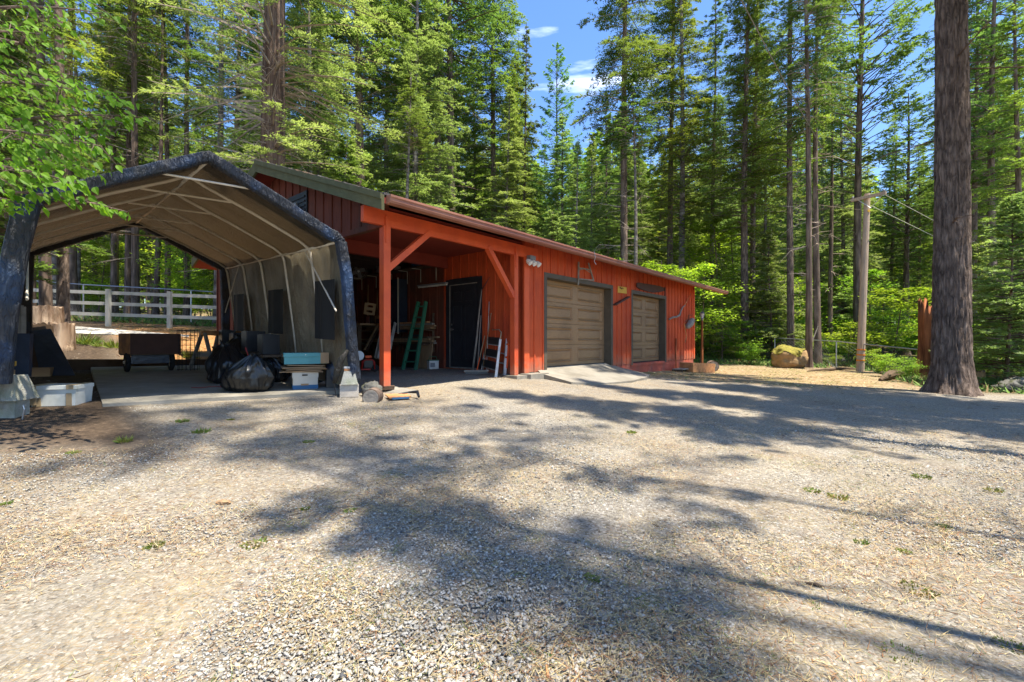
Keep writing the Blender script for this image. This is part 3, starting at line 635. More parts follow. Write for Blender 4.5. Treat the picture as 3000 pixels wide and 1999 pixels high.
# ---------------------------------------------------------------- tent shelter
from mathutils import noise as mnoise
def tarpmat(nm='tent_tarp', ins=((.034, .030, .025), (.074, .063, .045)), tr_=.03, trc=(.34, .22, .10), flip=True):
    m, n, b = _new(nm)
    K = n.links.new
    tc = n.nodes.new('ShaderNodeTexCoord'); no = n.nodes.new('ShaderNodeTexNoise'); no.inputs['Scale'].default_value = 2.2; no.inputs['Detail'].default_value = 8; K(tc.outputs['Object'], no.inputs['Vector'])
    ge = n.nodes.new('ShaderNodeNewGeometry')
    ro = n.nodes.new('ShaderNodeValToRGB'); ro.color_ramp.elements[0].position = .50; ro.color_ramp.elements[1].position = .68; ro.color_ramp.elements[0].color = (.030, .033, .040, 1); ro.color_ramp.elements[1].color = (.030, .058, .115, 1)
    ri = n.nodes.new('ShaderNodeValToRGB'); ri.color_ramp.elements[0].position = .3; ri.color_ramp.elements[1].position = .7; ri.color_ramp.elements[0].color = (*ins[0], 1); ri.color_ramp.elements[1].color = (*ins[1], 1)
    K(no.outputs['Fac'], ro.inputs['Fac']); K(no.outputs['Fac'], ri.inputs['Fac'])
    mx = n.nodes.new('ShaderNodeMix'); mx.data_type = 'RGBA'; mx.inputs['Factor'].default_value = 0
    if flip: K(ge.outputs['Backfacing'], mx.inputs['Factor'])
    K((ri if flip else ro).outputs[0], mx.inputs['A']); K(ro.outputs[0], mx.inputs['B'])
    K(mx.outputs['Result'], b.inputs['Base Color']); b.inputs['Roughness'].default_value = .48; b.inputs['Specular IOR Level'].default_value = .3
    mp = n.nodes.new('ShaderNodeMapping'); mp.inputs['Scale'].default_value = (2, 2, .6); K(tc.outputs['Object'], mp.inputs['Vector'])
    n2 = n.nodes.new('ShaderNodeTexNoise'); n2.inputs['Scale'].default_value = 7; n2.inputs['Detail'].default_value = 7; n2.inputs['Distortion'].default_value = 2.2; K(mp.outputs[0], n2.inputs['Vector'])
    bp = n.nodes.new('ShaderNodeBump'); bp.inputs['Strength'].default_value = .9; bp.inputs['Distance'].default_value = .07; K(n2.outputs['Fac'], bp.inputs['Height']); K(bp.outputs[0], b.inputs['Normal'])
    tr = n.nodes.new('ShaderNodeBsdfTranslucent'); tr.inputs['Color'].default_value = (*trc, 1)
    ms = n.nodes.new('ShaderNodeMixShader'); ms.inputs[0].default_value = tr_
    K(b.outputs[0], ms.inputs[1]); K(tr.outputs[0], ms.inputs[2]); K(ms.outputs[0], n.nodes['Material Output'].inputs['Surface'])
    return m
M['tarp'] = tarpmat()
M['tarp_hem'] = tarpmat('tent_hem_tarp', tr_=.03, flip=False)
M['tarp_side'] = tarpmat('tent_side_tarp', ((.11, .095, .065), (.30, .255, .17)), .18, (.5, .42, .28))
TENT = thing('tent_shelter', 'dark tarp carport tent with tube frame beside the red garage', 'tent', T(.5, 0, -.8))
ZE, ZR, ZF = 1.56, 2.36, -.46
SF, SB = -.22, 3.80
ribs = [SF + .04, .54, 1.34, 2.18, 2.94, SB - .03]
def section(off=0., foot=ZF):
    """tube line of one frame: foot, wall, rounded eave, slope, ridge and down again, as (a, z)"""
    w = 3.23; e = off / w
    Lp = [(-.065 - e, foot), (-.045 - e, foot + .7), (0 - e, ZE - .16 + off * .3), (.012 - e * .9, ZE - .05 + off * .5), (.05 - e * .5, ZE + .05 + off), (.25, ZE + .40 + off), (.44, ZR - .10 + off), (.475, ZR - .03 + off), (.5, ZR + off)]
    return Lp + [(1 - a, z) for a, z in Lp[-2::-1]]
def seclen(u, off, foot):
    P = section(off, foot); L_ = [0]
    for i in range(1, len(P)): L_.append(L_[-1] + math.hypot((P[i][0] - P[i - 1][0]) * 3.23, P[i][1] - P[i - 1][1]))
    x = u * L_[-1]
    for i in range(1, len(P)):
        if x <= L_[i] + 1e-9:
            f = (x - L_[i - 1]) / (L_[i] - L_[i - 1]); return (P[i - 1][0] + (P[i][0] - P[i - 1][0]) * f, P[i - 1][1] + (P[i][1] - P[i - 1][1]) * f)
    return P[-1]
for s in ribs:
    mb = MB(); P = section(); tie = None
    mb.tube([T(a, s, z) for a, z in P], .024, 8); rb = mb.build('rib', 'tube', TENT, smooth=True)
    mb = MB(); mb.tube([T(.34, s, ZE + .52), T(.66, s, ZE + .52)], .014, 6); mb.build('collar_tie', 'tube', rb)
for a, z, r in ((.5, ZR - .02, .024), (.012, ZE - .06, .02), (.988, ZE - .06, .02)):
    mb = MB(); mb.tube([T(a, SF, z), T(a, SB, z)], r, 8); mb.build('purlin', 'tube', TENT, smooth=True)
for (a, s0, s1) in ((.985, .62, SF + .05), (.985, SB - .75, SB - .05), (.015, .62, SF + .05)):
    mb = MB(); mb.tube([T(a, s0, ZE - .08), T(a, s1, ZE - 1.1)], .013, 6); mb.build('diagonal_brace', 'tube', TENT)
def sag(s, amp):
    k = [i for i in range(len(ribs) - 1) if ribs[i] <= s <= ribs[i + 1]]
    if not k: return 0
    a, b_ = ribs[k[0]], ribs[k[0] + 1]; return amp * sin(pi * (s - a) / (b_ - a))
def cover(u0, u1, nu, name, amp, wr, foot):
    mb = MB(); ns = 96
    def f(i, j):
        s = SF + (SB - SF) * i; u = u0 + (u1 - u0) * j
        a, z = seclen(u, .028, foot); da = (a - .5); p = T(a, s, z)
        outw = Vector((.784 * (1 if da > 0 else -1), .62 * (1 if da > 0 else -1), 0)) if (z < ZE - .02) else Vector((.784 * da, .62 * da, .9))
        nn = mnoise.noise(Vector((s * 6, u * 9, 1))) * wr + mnoise.noise(Vector((s * 17, u * 5, 5))) * wr * .6
        return p - outw * (sag(s, amp)) + outw * nn
    mb.grid(f, ns, nu); return mb.build(name, 'tarp_side' if name == 'side_cover' else 'tarp', TENT, smooth=True)
# find split of the section length at the eaves
def u_at(z_, side):
    us = np.linspace(0, .5, 400); zs = [seclen(u, .028, -.72)[1] for u in us]; u = us[int(np.argmin(np.abs(np.array(zs) - z_)))]
    return u if side < 0 else 1 - u
uL, uR = u_at(ZE - .06, -1), u_at(ZE - .06, 1)
cover(uL, uR, 60, 'roof_cover', .06, .014, -.72)
cover(0, uL, 30, 'side_cover', .03, .03, -.72)
side_cov = cover(uR, 1, 30, 'side_cover', .03, .03, -.72)
# mesh windows in the side cover
for (s0, s1, zl, zh) in ((-.12, .38, .02, .95), (1.30, 1.84, .05, .88), (2.84, 3.34, .05, .86)):
    mb = MB()
    mb.grid(lambda i, j: T(1 - .012, s0 + (s1 - s0) * i, zl + (zh - zl) * j) + Vector((.02 * sin(i * 9), 0, 0)), 8, 6)
    mb.build('mesh_window', 'rubber', side_cov)
# wrapped hem round the front frame: a rumpled band
def hem(name, path, wid, back, seed, s0=None):
    """path: list of (a,z, inward a, inward z) ; band in the front plane with thickness and folds"""
    mb = MB(); n = len(path) - 1; m_ = 10; nn_ = 14
    pts = []
    for i in range(n):
        for k in range(nn_): 
            f = k / nn_; pts.append(tuple(path[i][q] * (1 - f) + path[i + 1][q] * f for q in range(4)))
    pts.append(path[-1])
    V = []
    for i, (a, z, ia, iz) in enumerate(pts):
        for j in range(m_ + 1):
            v = j / m_; A = a + ia * v * wid / 3.23; Z = z + iz * v * wid
            fold = mnoise.noise(Vector((i * .55 + seed, v * 2.2, 0))) * .011 + mnoise.noise(Vector((i * 1.3 + seed, v * .6, 7))) * .007
            V.append(T(A, (SF if s0 is None else s0) - .03 - .006 * sin(pi * v) - fold + (back if j == 0 else (.05 if j == m_ else 0)), Z + fold * .5))
    w = m_ + 1
    mb.add(V, [(i * w + j, i * w + j + 1, (i + 1) * w + j + 1, (i + 1) * w + j) for i in range(len(pts) - 1) for j in range(m_)])
    return mb.build(name, 'tarp_hem', TENT, smooth=True)
hem('front_hem', [(.02, ZE + .10, .3, -1), (.05, ZE + .13, .2, -1), (.25, ZE + .49, .15, -1), (.44, ZR + .02, .1, -1), (.475, ZR + .08, .05, -1), (.5, ZR + .11, 0, -1), (.525, ZR + .08, -.05, -1), (.56, ZR + .02, -.1, -1), (.75, ZE + .49, -.15, -1), (.95, ZE + .13, -.2, -1), (.98, ZE + .10, -.3, -1)], .17, .3, 1)
hem('leg_wrap', [(-.085, -.44, 1, 0), (-.07, .3, 1, 0), (-.045, 1.0, 1, 0), (-.02, ZE - .05, 1, -.2), (.02, ZE + .10, .6, -.9)], .22, .3, 4)
hem('leg_wrap', [(1.085, -.60, -1, .3), (1.07, -.1, -1, 0), (1.045, 1.0, -1, 0), (1.02, ZE - .06, -1, -.1), (.98, ZE + .10, -.5, -.9)][::-1], .155, .3, 9)

hem('rear_hem', [(.0, ZE + .02, .3, -1), (.05, ZE + .08, .2, -1), (.25, ZE + .44, .15, -1), (.44, ZR - .02, .1, -1), (.5, ZR + .06, 0, -1), (.56, ZR - .02, -.1, -1), (.75, ZE + .44, -.15, -1), (.95, ZE + .08, -.2, -1), (1., ZE + .02, -.3, -1)], .16, .08, 21, SB)
hem('rear_leg_wrap', [(1.02, -.66, -1, 0), (1.02, .5, -1, 0), (1.01, ZE, -1, -.1)][::-1], .17, .08, 23, SB)
hem('rear_leg_wrap', [(-.02, -.66, 1, 0), (-.02, .5, 1, 0), (-.01, ZE, 1, -.1)], .17, .08, 25, SB)
# ---------------------------------------------------------------- trees
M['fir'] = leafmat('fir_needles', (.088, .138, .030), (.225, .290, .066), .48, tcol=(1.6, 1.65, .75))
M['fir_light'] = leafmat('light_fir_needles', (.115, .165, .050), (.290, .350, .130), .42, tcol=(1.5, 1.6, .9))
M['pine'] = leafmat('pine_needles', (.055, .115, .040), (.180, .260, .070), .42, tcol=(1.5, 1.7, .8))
M['dark_fir'] = leafmat('dark_fir_needles', (.052, .092, .030), (.150, .208, .052), .44, tcol=(1.6, 1.65, .8))  # darker green needle tone
M['broad'] = leafmat('broad_leaves', (.120, .200, .025), (.300, .410, .060), .55, tcol=(1.5, 1.6, .6))
M['maple'] = leafmat('maple_leaves', (.085, .175, .010), (.210, .350, .022), .55, tcol=(1.6, 1.7, .4))
M['grassy'] = leafmat('grass_blades', (.07, .12, .02), (.20, .26, .06), .3)
def leaflets(P, D, Sd, Ln, Wd):
    """thin pointed triangles: (n,3) base, direction, side; lengths and widths"""
    a = P + Sd * (Wd * .5)[:, None]; b_ = P - Sd * (Wd * .5)[:, None]; c_ = P + D * Ln[:, None]
    return np.stack([a, b_, c_], 1)
def diamonds(P, D, Sd, Ln, Wd):
    a = P; b_ = P + D * (Ln * .45)[:, None] + Sd * (Wd * .5)[:, None]; c_ = P + D * Ln[:, None]; d_ = P + D * (Ln * .45)[:, None] - Sd * (Wd * .5)[:, None]
    return np.stack([a, b_, c_, d_], 1)
def nrm(v): return v / np.maximum(np.linalg.norm(v, axis=-1, keepdims=True), 1e-9)
def trunk_mesh(name, H, r0, m, g, wob=.25, flare=1.25, n=12, top=.12):
    zs = np.concatenate([[-.5, 0, .15, .4, .9], np.linspace(2, H, 22)]); V = []
    ph = g.uniform(0, 6.28, 3)
    for z in zs:
        r = r0 * (1 - (1 - top) * max(z, 0) / H) * (1 + (flare - 1) * math.exp(-max(z, 0) / .35))
        cx = wob * sin(z * .14 + ph[0]) * z / H; cy = wob * sin(z * .11 + ph[1]) * z / H
        for k in range(n):
            a = 2 * pi * k / n; q = r * (1 + .05 * sin(3 * a + ph[2] + z * .3) + (flare - 1) * .5 * math.exp(-max(z, 0) / .3) * sin(5 * a + ph[0]))
            V.append((cx + q * cos(a), cy + q * sin(a), z))
    Fq = [(i * n + k, i * n + (k + 1) % n, (i + 1) * n + (k + 1) % n, (i + 1) * n + k) for i in range(len(zs) - 1) for k in range(n)]
    me = idxmesh(name, V, Fq, M[m], smooth=True)
    return me, (lambda z: np.array([wob * sin(z * .14 + ph[0]) * z / H, wob * sin(z * .11 + ph[1]) * z / H, z]))
def sticks(segs, n=3):
    """thin tapering twigs, segs: list of (p, q, r0, r1)"""
    P = np.array([s[0] for s in segs]); Q = np.array([s[1] for s in segs]); r0 = np.array([s[2] for s in segs]); r1 = np.array([s[3] for s in segs])
    D = nrm(Q - P); A = np.where(np.abs(D[:, 2:3]) < .9, [[0., 0, 1]], [[1., 0, 0]]); X = nrm(np.cross(D, A)); Y = np.cross(D, X); out = []
    for k in range(n):
        a, b_ = 2 * pi * k / n, 2 * pi * (k + 1) / n
        pa = X * cos(a) + Y * sin(a); pb = X * cos(b_) + Y * sin(b_)
        out.append(np.stack([P + pa * r0[:, None], P + pb * r0[:, None], Q + pb * r1[:, None], Q + pa * r1[:, None]], 1))
    return np.concatenate(out).reshape(-1, 3)
def conifer(seed, H, cb, Rm, m, bark, r0, lf=.13, whorl=.42, nb=5, droop=.25, rise=.15, shape='cone', dens=1., dead=14, clump=0., taperp=.8, sparse=0., s0=.18):
    """prototype: trunk, crown of needle sprays on limbs, bare lower twigs"""
    g = np.random.default_rng(seed)
    tme, ax = trunk_mesh('trunk', H, r0, bark, g)
    segs = []; LV = []; LA = []
    z = cb
    while z < H - .15:
        f = (z - cb) / (H - cb)
        if shape == 'cone': Lb = Rm * ((1 - f) ** taperp) * min(1, .55 + f * 4)
        elif shape == 'pine': Lb = Rm * (max(0, 1 - f) ** .55) * min(1, .45 + f * 2.2)
        else: Lb = Rm * math.sqrt(max(0, 1 - (f * 1.0) ** 2)) * min(1, .5 + f * 3)
        for _ in range(nb):
            if g.random() < sparse: continue
            L_ = Lb * g.uniform(.55, 1.12); 
            if L_ < .15: L_ = .15
            az = g.uniform(0, 2 * pi); dh = np.array([cos(az), sin(az), 0]); side = np.array([-sin(az), cos(az), 0]); b0 = ax(z + g.uniform(-.2, .2))
            rs, dr = rise + g.uniform(-.1, .12) + (f ** 2) * .5, droop * g.uniform(.6, 1.4)
            C = lambda s: b0 + dh * (L_ * s)[..., None] + np.array([0, 0, 1.]) * (L_ * (rs * s - dr * s * s))[..., None]
            ss_ = np.linspace(0, 1, 4); pc = C(ss_); rb = .012 + .010 * L_
            for i in range(3): segs.append((pc[i], pc[i + 1], rb * (1 - ss_[i] * .8), rb * (1 - ss_[i + 1] * .85)))
            nt_ = max(4, int(L_ / .15 * dens)); s = np.sort(g.uniform(s0 if shape != 'pine' else .45, 1.0, nt_)); sg = np.where(np.arange(nt_) % 2, 1., -1.)
            tw = nrm(dh * .62 + side[None] * (sg * g.uniform(.5, 1., nt_))[:, None] + np.array([0, 0, 1.]) * g.uniform(-.30, .22, nt_)[:, None])
            tl = np.clip(L_ * .42 * (1.12 - s) * g.uniform(.6, 1.3, nt_), .12, .8)
            base = C(s); tv = g.uniform(0, 1)
            nl = 12 if lf < .14 else 10 if lf < .2 else 8
            q = np.linspace(.08, 1, nl)
            P = base[:, None, :] + tw[:, None, :] * (tl[:, None] * q)[..., None] - np.array([0, 0, 1.]) * (tl[:, None] * .14 * q * q)[..., None]
            P = P.reshape(-1, 3); P += g.normal(0, .018, P.shape)
            TW = np.repeat(tw, nl, 0); nrml = nrm(np.cross(TW, [[0, 0, 1.]])); sgn = np.where(np.arange(len(P)) % 2, 1., -1.)[:, None]
            D = nrm(TW * g.uniform(.35, 1, (len(P), 1)) + nrml * sgn * g.uniform(.4, 1, (len(P), 1)) + np.array([0, 0, 1.]) * g.uniform(-.35, .45, (len(P), 1)))
            Sd = nrm(np.cross(D, nrm(np.array([[0, 0, 1.]]) + g.normal(0, .45, (len(P), 3)))))
            n_ = len(P); LV.append(leaflets(P, D, Sd, lf * g.uniform(.6, 1.25, n_), lf * .40 * g.uniform(.6, 1.3, n_)))
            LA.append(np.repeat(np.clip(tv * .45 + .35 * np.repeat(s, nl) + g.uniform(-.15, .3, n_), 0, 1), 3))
        z += whorl * g.uniform(.6, 1.35)
    for _ in range(dead):
        zz_ = g.uniform(max(1.8, cb * .25), cb + .2 * (H - cb)); az = g.uniform(0, 2 * pi); L_ = g.uniform(.4, min(2.4, Rm * .8)); p = ax(zz_); d = np.array([cos(az), sin(az), g.uniform(-.35, .25)])
        q = p + d * L_ * .6; e = q + (d + g.normal(0, .25, 3) + [0, 0, -.2]) * L_ * .45
        segs += [(p, q, .022, .014), (q, e, .014, .005)]
        for _k in range(4): segs.append((p + (q - p) * g.uniform(.4, 1), q + g.normal(0, .35, 3) * L_ * .5, .008, .003))
    V = np.concatenate(LV).reshape(-1, 3)
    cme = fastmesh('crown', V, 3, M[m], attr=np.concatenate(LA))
    lme = fastmesh('limbs', sticks(segs), 4, M['deadwood'] if dead > 30 else M[bark])
    return tme, cme, lme
def broadleaf(seed, H, Rr, m='broad', bark='bark', r0=.05, n=2600, lf=.13, layers=None, stems=1):
    """small deciduous tree or bush: layered sprays of leaves on thin limbs"""
    g = np.random.default_rng(seed); segs = []; P = []; A = []
    tips = []
    for st in range(stems):
        lean = g.normal(0, .12 if stems == 1 else .35, 2)
        for k in range(int(H * 5) if stems == 1 else int(H * 4)):
            f = g.uniform(.25, 1); az = g.uniform(0, 2 * pi); b0 = np.array([lean[0] * H * f, lean[1] * H * f, H * f * .88])
            L_ = Rr * math.sqrt(max(.05, 1 - (2 * f - 1.05) ** 2)) * g.uniform(.5, 1.1)
            e = b0 + np.array([cos(az) * L_, sin(az) * L_, L_ * g.uniform(.0, .45)]); segs.append((b0, e, .012, .004)); tips.append((b0, e, g.uniform(0, 1)))
        segs.append((np.zeros(3) - [0, 0, .2], np.array([lean[0] * H * .9, lean[1] * H * .9, H * .9]), r0, r0 * .25))
    per = max(6, n // len(tips))
    for b0, e, tv in tips:
        s = g.beta(2.2, 1.2, per)[:, None]; ln = np.linalg.norm(e - b0)
        P.append(b0 + (e - b0) * s + g.normal(0, 1, (per, 3)) * [[ln * .2, ln * .2, ln * .07]]); A.append(np.clip(tv * .5 + g.uniform(0, .5, per), 0, 1))
    P = np.concatenate(P); A = np.concatenate(A); n_ = len(P)
    az = g.uniform(0, 2 * pi, n_); D = nrm(np.stack([np.cos(az), np.sin(az), g.uniform(-.5, .15, n_)], -1)); Sd = nrm(np.cross(D, nrm(np.array([[0, 0, 1.]]) + g.normal(0, .35, (n_, 3)))))
    V = diamonds(P, D, Sd, lf * g.uniform(.6, 1.3, n_), lf * .62 * g.uniform(.7, 1.2, n_)).reshape(-1, 3)
    return None, fastmesh('foliage', V, 4, M[m], attr=np.repeat(A, 4)), fastmesh('stem', sticks(segs, 4), 4, M[bark])
PR = {}
PR['fir_a'] = conifer(11, 30, 8, 3.4, 'fir', 'bark', .25, dead=26, dens=1.6)
PR['fir_b'] = conifer(12, 27, 10.5, 3.2, 'dark_fir', 'bark', .22, droop=.35, dead=36, dens=1.75)
PR['fir_low'] = conifer(13, 22, 1.8, 3.5, 'fir_light', 'bark_pale', .18, droop=.3, whorl=.36, dead=12, dens=1.75)
PR['fir_dark_low'] = conifer(14, 20, 2.2, 3.1, 'dark_fir', 'bark', .16, droop=.3, dead=14, dens=1.75, whorl=.38)
PR['pine_a'] = conifer(15, 32, 10, 4.3, 'pine', 'bark', .26, lf=.24, shape='pine', rise=.55, droop=.12, whorl=.6, nb=5, dens=.9, dead=20)
PR['pine_b'] = conifer(16, 28, 11, 3.8, 'pine', 'bark', .23, lf=.2, shape='round', rise=.1, droop=.3, whorl=.55, dens=1., dead=24)
PR['column'] = conifer(17, 30, 4, 2.7, 'fir', 'bark', .24, shape='round', droop=.45, whorl=.34, nb=6, dead=6, dens=1.3)
PR['sapling'] = conifer(18, 6, .25, 1.8, 'fir_light', 'bark', .05, lf=.12, whorl=.17, nb=6, rise=.12, droop=.2, dead=0, dens=1.5)
PR['sapling_dark'] = conifer(19, 7, .6, 1.6, 'fir', 'bark', .06, lf=.12, whorl=.26, nb=5, dead=2)
PR['cedar'] = conifer(20, 34, 3.8, 4.3, 'fir_light', 'bark_red', .50, lf=.115, whorl=.36, nb=5, rise=.05, droop=.22, shape='round', dens=1.0, dead=170, s0=.42, sparse=.15)
PR['pole'] = conifer(21, 24, 17, 1.8, 'dark_fir', 'bark_pale', .15, dead=34)
PR['pine_open'] = conifer(23, 30, 12, 3.2, 'pine', 'bark', .065, lf=.2, shape='round', rise=.1, droop=.3, whorl=1.15, nb=4, dens=1.1, dead=10, sparse=.42)
PR['bush'] = broadleaf(31, 2.2, 1.5, n=2600, stems=3, r0=.02)
PR['bush_b'] = broadleaf(32, 3.6, 1.7, n=3400, lf=.14, stems=2, r0=.03)
PR['slim'] = broadleaf(33, 6.5, 1.9, n=4200, lf=.15, r0=.05)
PR['slim_b'] = broadleaf(34, 10, 2.4, n=6500, lf=.17, r0=.08)
CONIF = ('fir_a', 'fir_b', 'fir_low', 'fir_dark_low', 'pine_a', 'pine_b', 'column', 'cedar', 'pole', 'sapling', 'sapling_dark')
def plant(kind, p, sc=1., label=None, cat='tree', group=None, name=None, w=None, tilt=(0, 0), rot=None, bark=None):
    t = bpy.data.objects.new(name or 'conifer_tree', None); COL.objects.link(t); t.empty_display_size = .2
    t.location = p; t.rotation_euler = (tilt[0], tilt[1], random.uniform(0, 6.28) if rot is None else rot)
    w = w or sc; t.scale = (w, w, sc)
    tm, cm, lm = PR[kind]
    for nm, me in (('trunk', tm), ('crown' if tm else 'foliage', cm), ('limbs' if tm else 'stem', lm)):
        if me is None: continue
        c = bpy.data.objects.new(nm, me); COL.objects.link(c); c.parent = t
        if nm == 'trunk' and bark: c.material_slots[0].link = 'OBJECT'; c.material_slots[0].material = M[bark]
    LAST[0] = t
    return tag(t, label, cat, group)
FILL = []; LAST = [None]; NAMED = []
def tree_px(kind, px, Y, H, label, **k):
    """plant one whose foot stands at depth Y under that pixel column, H metres tall"""
    H0 = {'fir_a': 30, 'fir_b': 27, 'fir_low': 22, 'fir_dark_low': 20, 'pine_a': 32, 'pine_b': 28, 'column': 30, 'sapling': 6, 'sapling_dark': 7, 'cedar': 34, 'pole': 24, 'bush': 2.2, 'bush_b': 3.6, 'slim': 6.5, 'slim_b': 10}[kind]
    p = GY(px, Y); used.append((p.x, p.y)); NAMED.append((px, label)); return plant(kind, p, H / H0, label, **k)
used = []
# the trees one can tell apart, from the tent side of the yard to the road side
tree_px('fir_dark_low', -60, 13, 17, 'bare-stemmed dark fir at the edge behind the maple leaves', w=1.1)
tree_px('pole', 160, 21, 25, 'slender pale-barked trunk rising behind the maple leaves', w=1.3, bark='bark_pale', tilt=(0, .02))
tree_px('pole', 214, 23, 25, 'darker twin trunk close beside the slender pale-barked one', w=1.4, bark='bark')
tree_px('fir_a', 86, 19, 27, 'thick dark trunk behind the white fence nearest the tent leg', w=.9)
tree_px('pole', 135, 16.4, 22, 'grey trunk in front of the white fence beside the mossy stump', w=1.25, bark='bark')
tree_px('pole', 186, 15.3, 22, 'reddish-lit trunk standing before the white fence by the cut log', w=1.15, bark='bark_big')
tree_px('pole', 225, 25, 24, 'thin trunk seen between two fence posts through the tent', w=1.)
tree_px('fir_b', 335, 27, 26, 'trunk showing over the cart bed through the tent')
tree_px('fir_a', 374, 24, 28, 'dark trunk behind the middle fence post through the tent', w=.65)
tree_px('fir_b', 397, 22, 30, 'tall straight trunk under the tent ridge in the back opening', w=.8)
tree_px('pole', 457, 23, 22, 'thin dark stem leaning beyond the chain-link fence', w=.9, tilt=(0, -.05), bark='bark')
tree_px('pole', 490, 24, 24, 'thin reddish stem behind the third fence post', w=1.0, bark='bark_big')
tree_px('fir_b', 549, 24, 26, 'dark trunk over the sawhorses in the tent back opening', w=.75)
tree_px('pole', 637, 20, 22, 'striped grey trunk by the far corner leg of the tent', w=1.15)
tree_px('cedar', 803, 17.5, 36, 'huge shaggy red-barked tree rising over the garage ridge')
tree_px('fir_low', 690, 25, 24, 'light green fir behind the tent ridge')
tree_px('fir_low', 905, 21, 19, 'light green fir beside the huge shaggy red-barked tree', w=1.15)
tree_px('fir_b', 1062, 25, 33, 'dark leaning trunk with pale patches behind the garage roof', w=1.35, tilt=(.0, .03))
tree_px('pole', 1190, 22, 13, 'short slim pale-ringed trunk above the red gutter', w=.95)
tree_px('fir_low', 1215, 26, 26, 'broad light green fir above the open bay', w=1.25)
tree_px('fir_low', 1130, 29, 30, 'tall yellow-green fir between the leaning trunk and the broad fir', w=1.2)
tree_px('column', 1450, 36, 36, 'tall column-shaped fir at the edge of the open sky', w=1.25)
tree_px('pine_b', 1325, 31, 40, 'tall dark twin-stemmed pine in front of the column-shaped fir')
tree_px('pine_b', 1283, 33, 40, 'dark pine stem close behind the twin-stemmed pine')
tree_px('fir_dark_low', 1535, 33, 23, 'dark narrow fir at the foot of the sky gap', w=.9)
tree_px('fir_low', 1480, 30, 17, 'mid-height fir behind the gutter before the sky gap', w=.9)
tree_px('pine_a', 1632, 45, 29, 'sunlit pointed tree standing in the middle of the sky gap', w=.75)
tree_px('fir_low', 1650, 38, 19, 'bright yellow-green fir below the pointed tree', w=1.1)
tree_px('fir_low', 1730, 34, 16, 'yellow-green fir beside the big straight dark trunk')
tree_px('fir_b', 1830, 30, 36, 'big straight dark trunk with drooping boughs beside the sky gap', w=1.3)
tree_px('pole', 1857, 27, 17, 'pale ringed trunk hugging the big straight dark one', w=1.1)
tree_px('fir_b', 1963, 34, 37, 'brown straight trunk with high boughs, first of a close pair', w=1.15)
tree_px('fir_a', 1995, 31, 33, 'pale brown trunk, second of a close pair', w=.95, bark='bark_pale')
tree_px('fir_b', 2086, 33, 27, 'dark trunk with thick shady crown between the pair and the lamp', w=.9)
tree_px('fir_a', 2183, 27, 28, 'sunlit brown trunk beyond the lamp post', w=.95, bark='bark_big')
tree_px('fir_b', 2207, 29, 28, 'shaded trunk just behind the sunlit one beyond the lamp post', w=.9)
tree_px('fir_a', 2316, 24.8, 36, 'tall ringed brown trunk rising from behind the mossy boulder', w=.74, bark='bark_big')
tree_px('fir_b', 2370, 22.2, 30, 'brown trunk with the leaning pole propped near it', w=.72)
tree_px('pole', 2396, 24, 25, 'slim dark trunk behind the leaning pole', w=1.2, bark='bark')
tree_px('pine_a', 2515, 29, 34, 'tall pine with upswept boughs behind the utility pole', w=1.0)
tree_px('pine_a', 2655, 36, 20.5, 'second pine with plumed tips beyond the utility wires', w=1.0)
tree_px('pole', 2430, 33, 24, 'thin trunk deep in the wood between boulder and utility pole', w=1.2, bark='bark')
tree_px('fir_b', 2851, 27, 27, 'blue-green fir seen past the great trunk', w=.9)
tree_px('pine_b', 2911, 24, 26, 'dark limbed pine beyond the great trunk')
tree_px('sapling', 2945, 13.5, 5.6, 'bright young fir beside the great trunk', w=1.15)
tree_px('fir_a', 2985, 17.5, 17, 'slender fir with a leaning stem at the yard corner', w=.55)
tree_px('slim', 2610, 23, 4.6, 'light maple sapling between utility pole and great trunk', name='maple_sapling', w=1.1)
tree_px('sapling', 3010, 15.5, 6.5, 'second bright young fir at the yard corner', w=1.2)
tree_px('sapling', 2890, 16.5, 5.0, 'young fir half behind the great trunk', w=1.0)
tree_px('slim', 1925, 21.5, 5.5, 'bright leafy sapling showing above the gutter end', name='maple_sapling', w=.9)
tree_px('slim', 2052, 23.5, 5.8, 'bright leafy sapling between garage corner and lamp post', name='maple_sapling', w=1.)
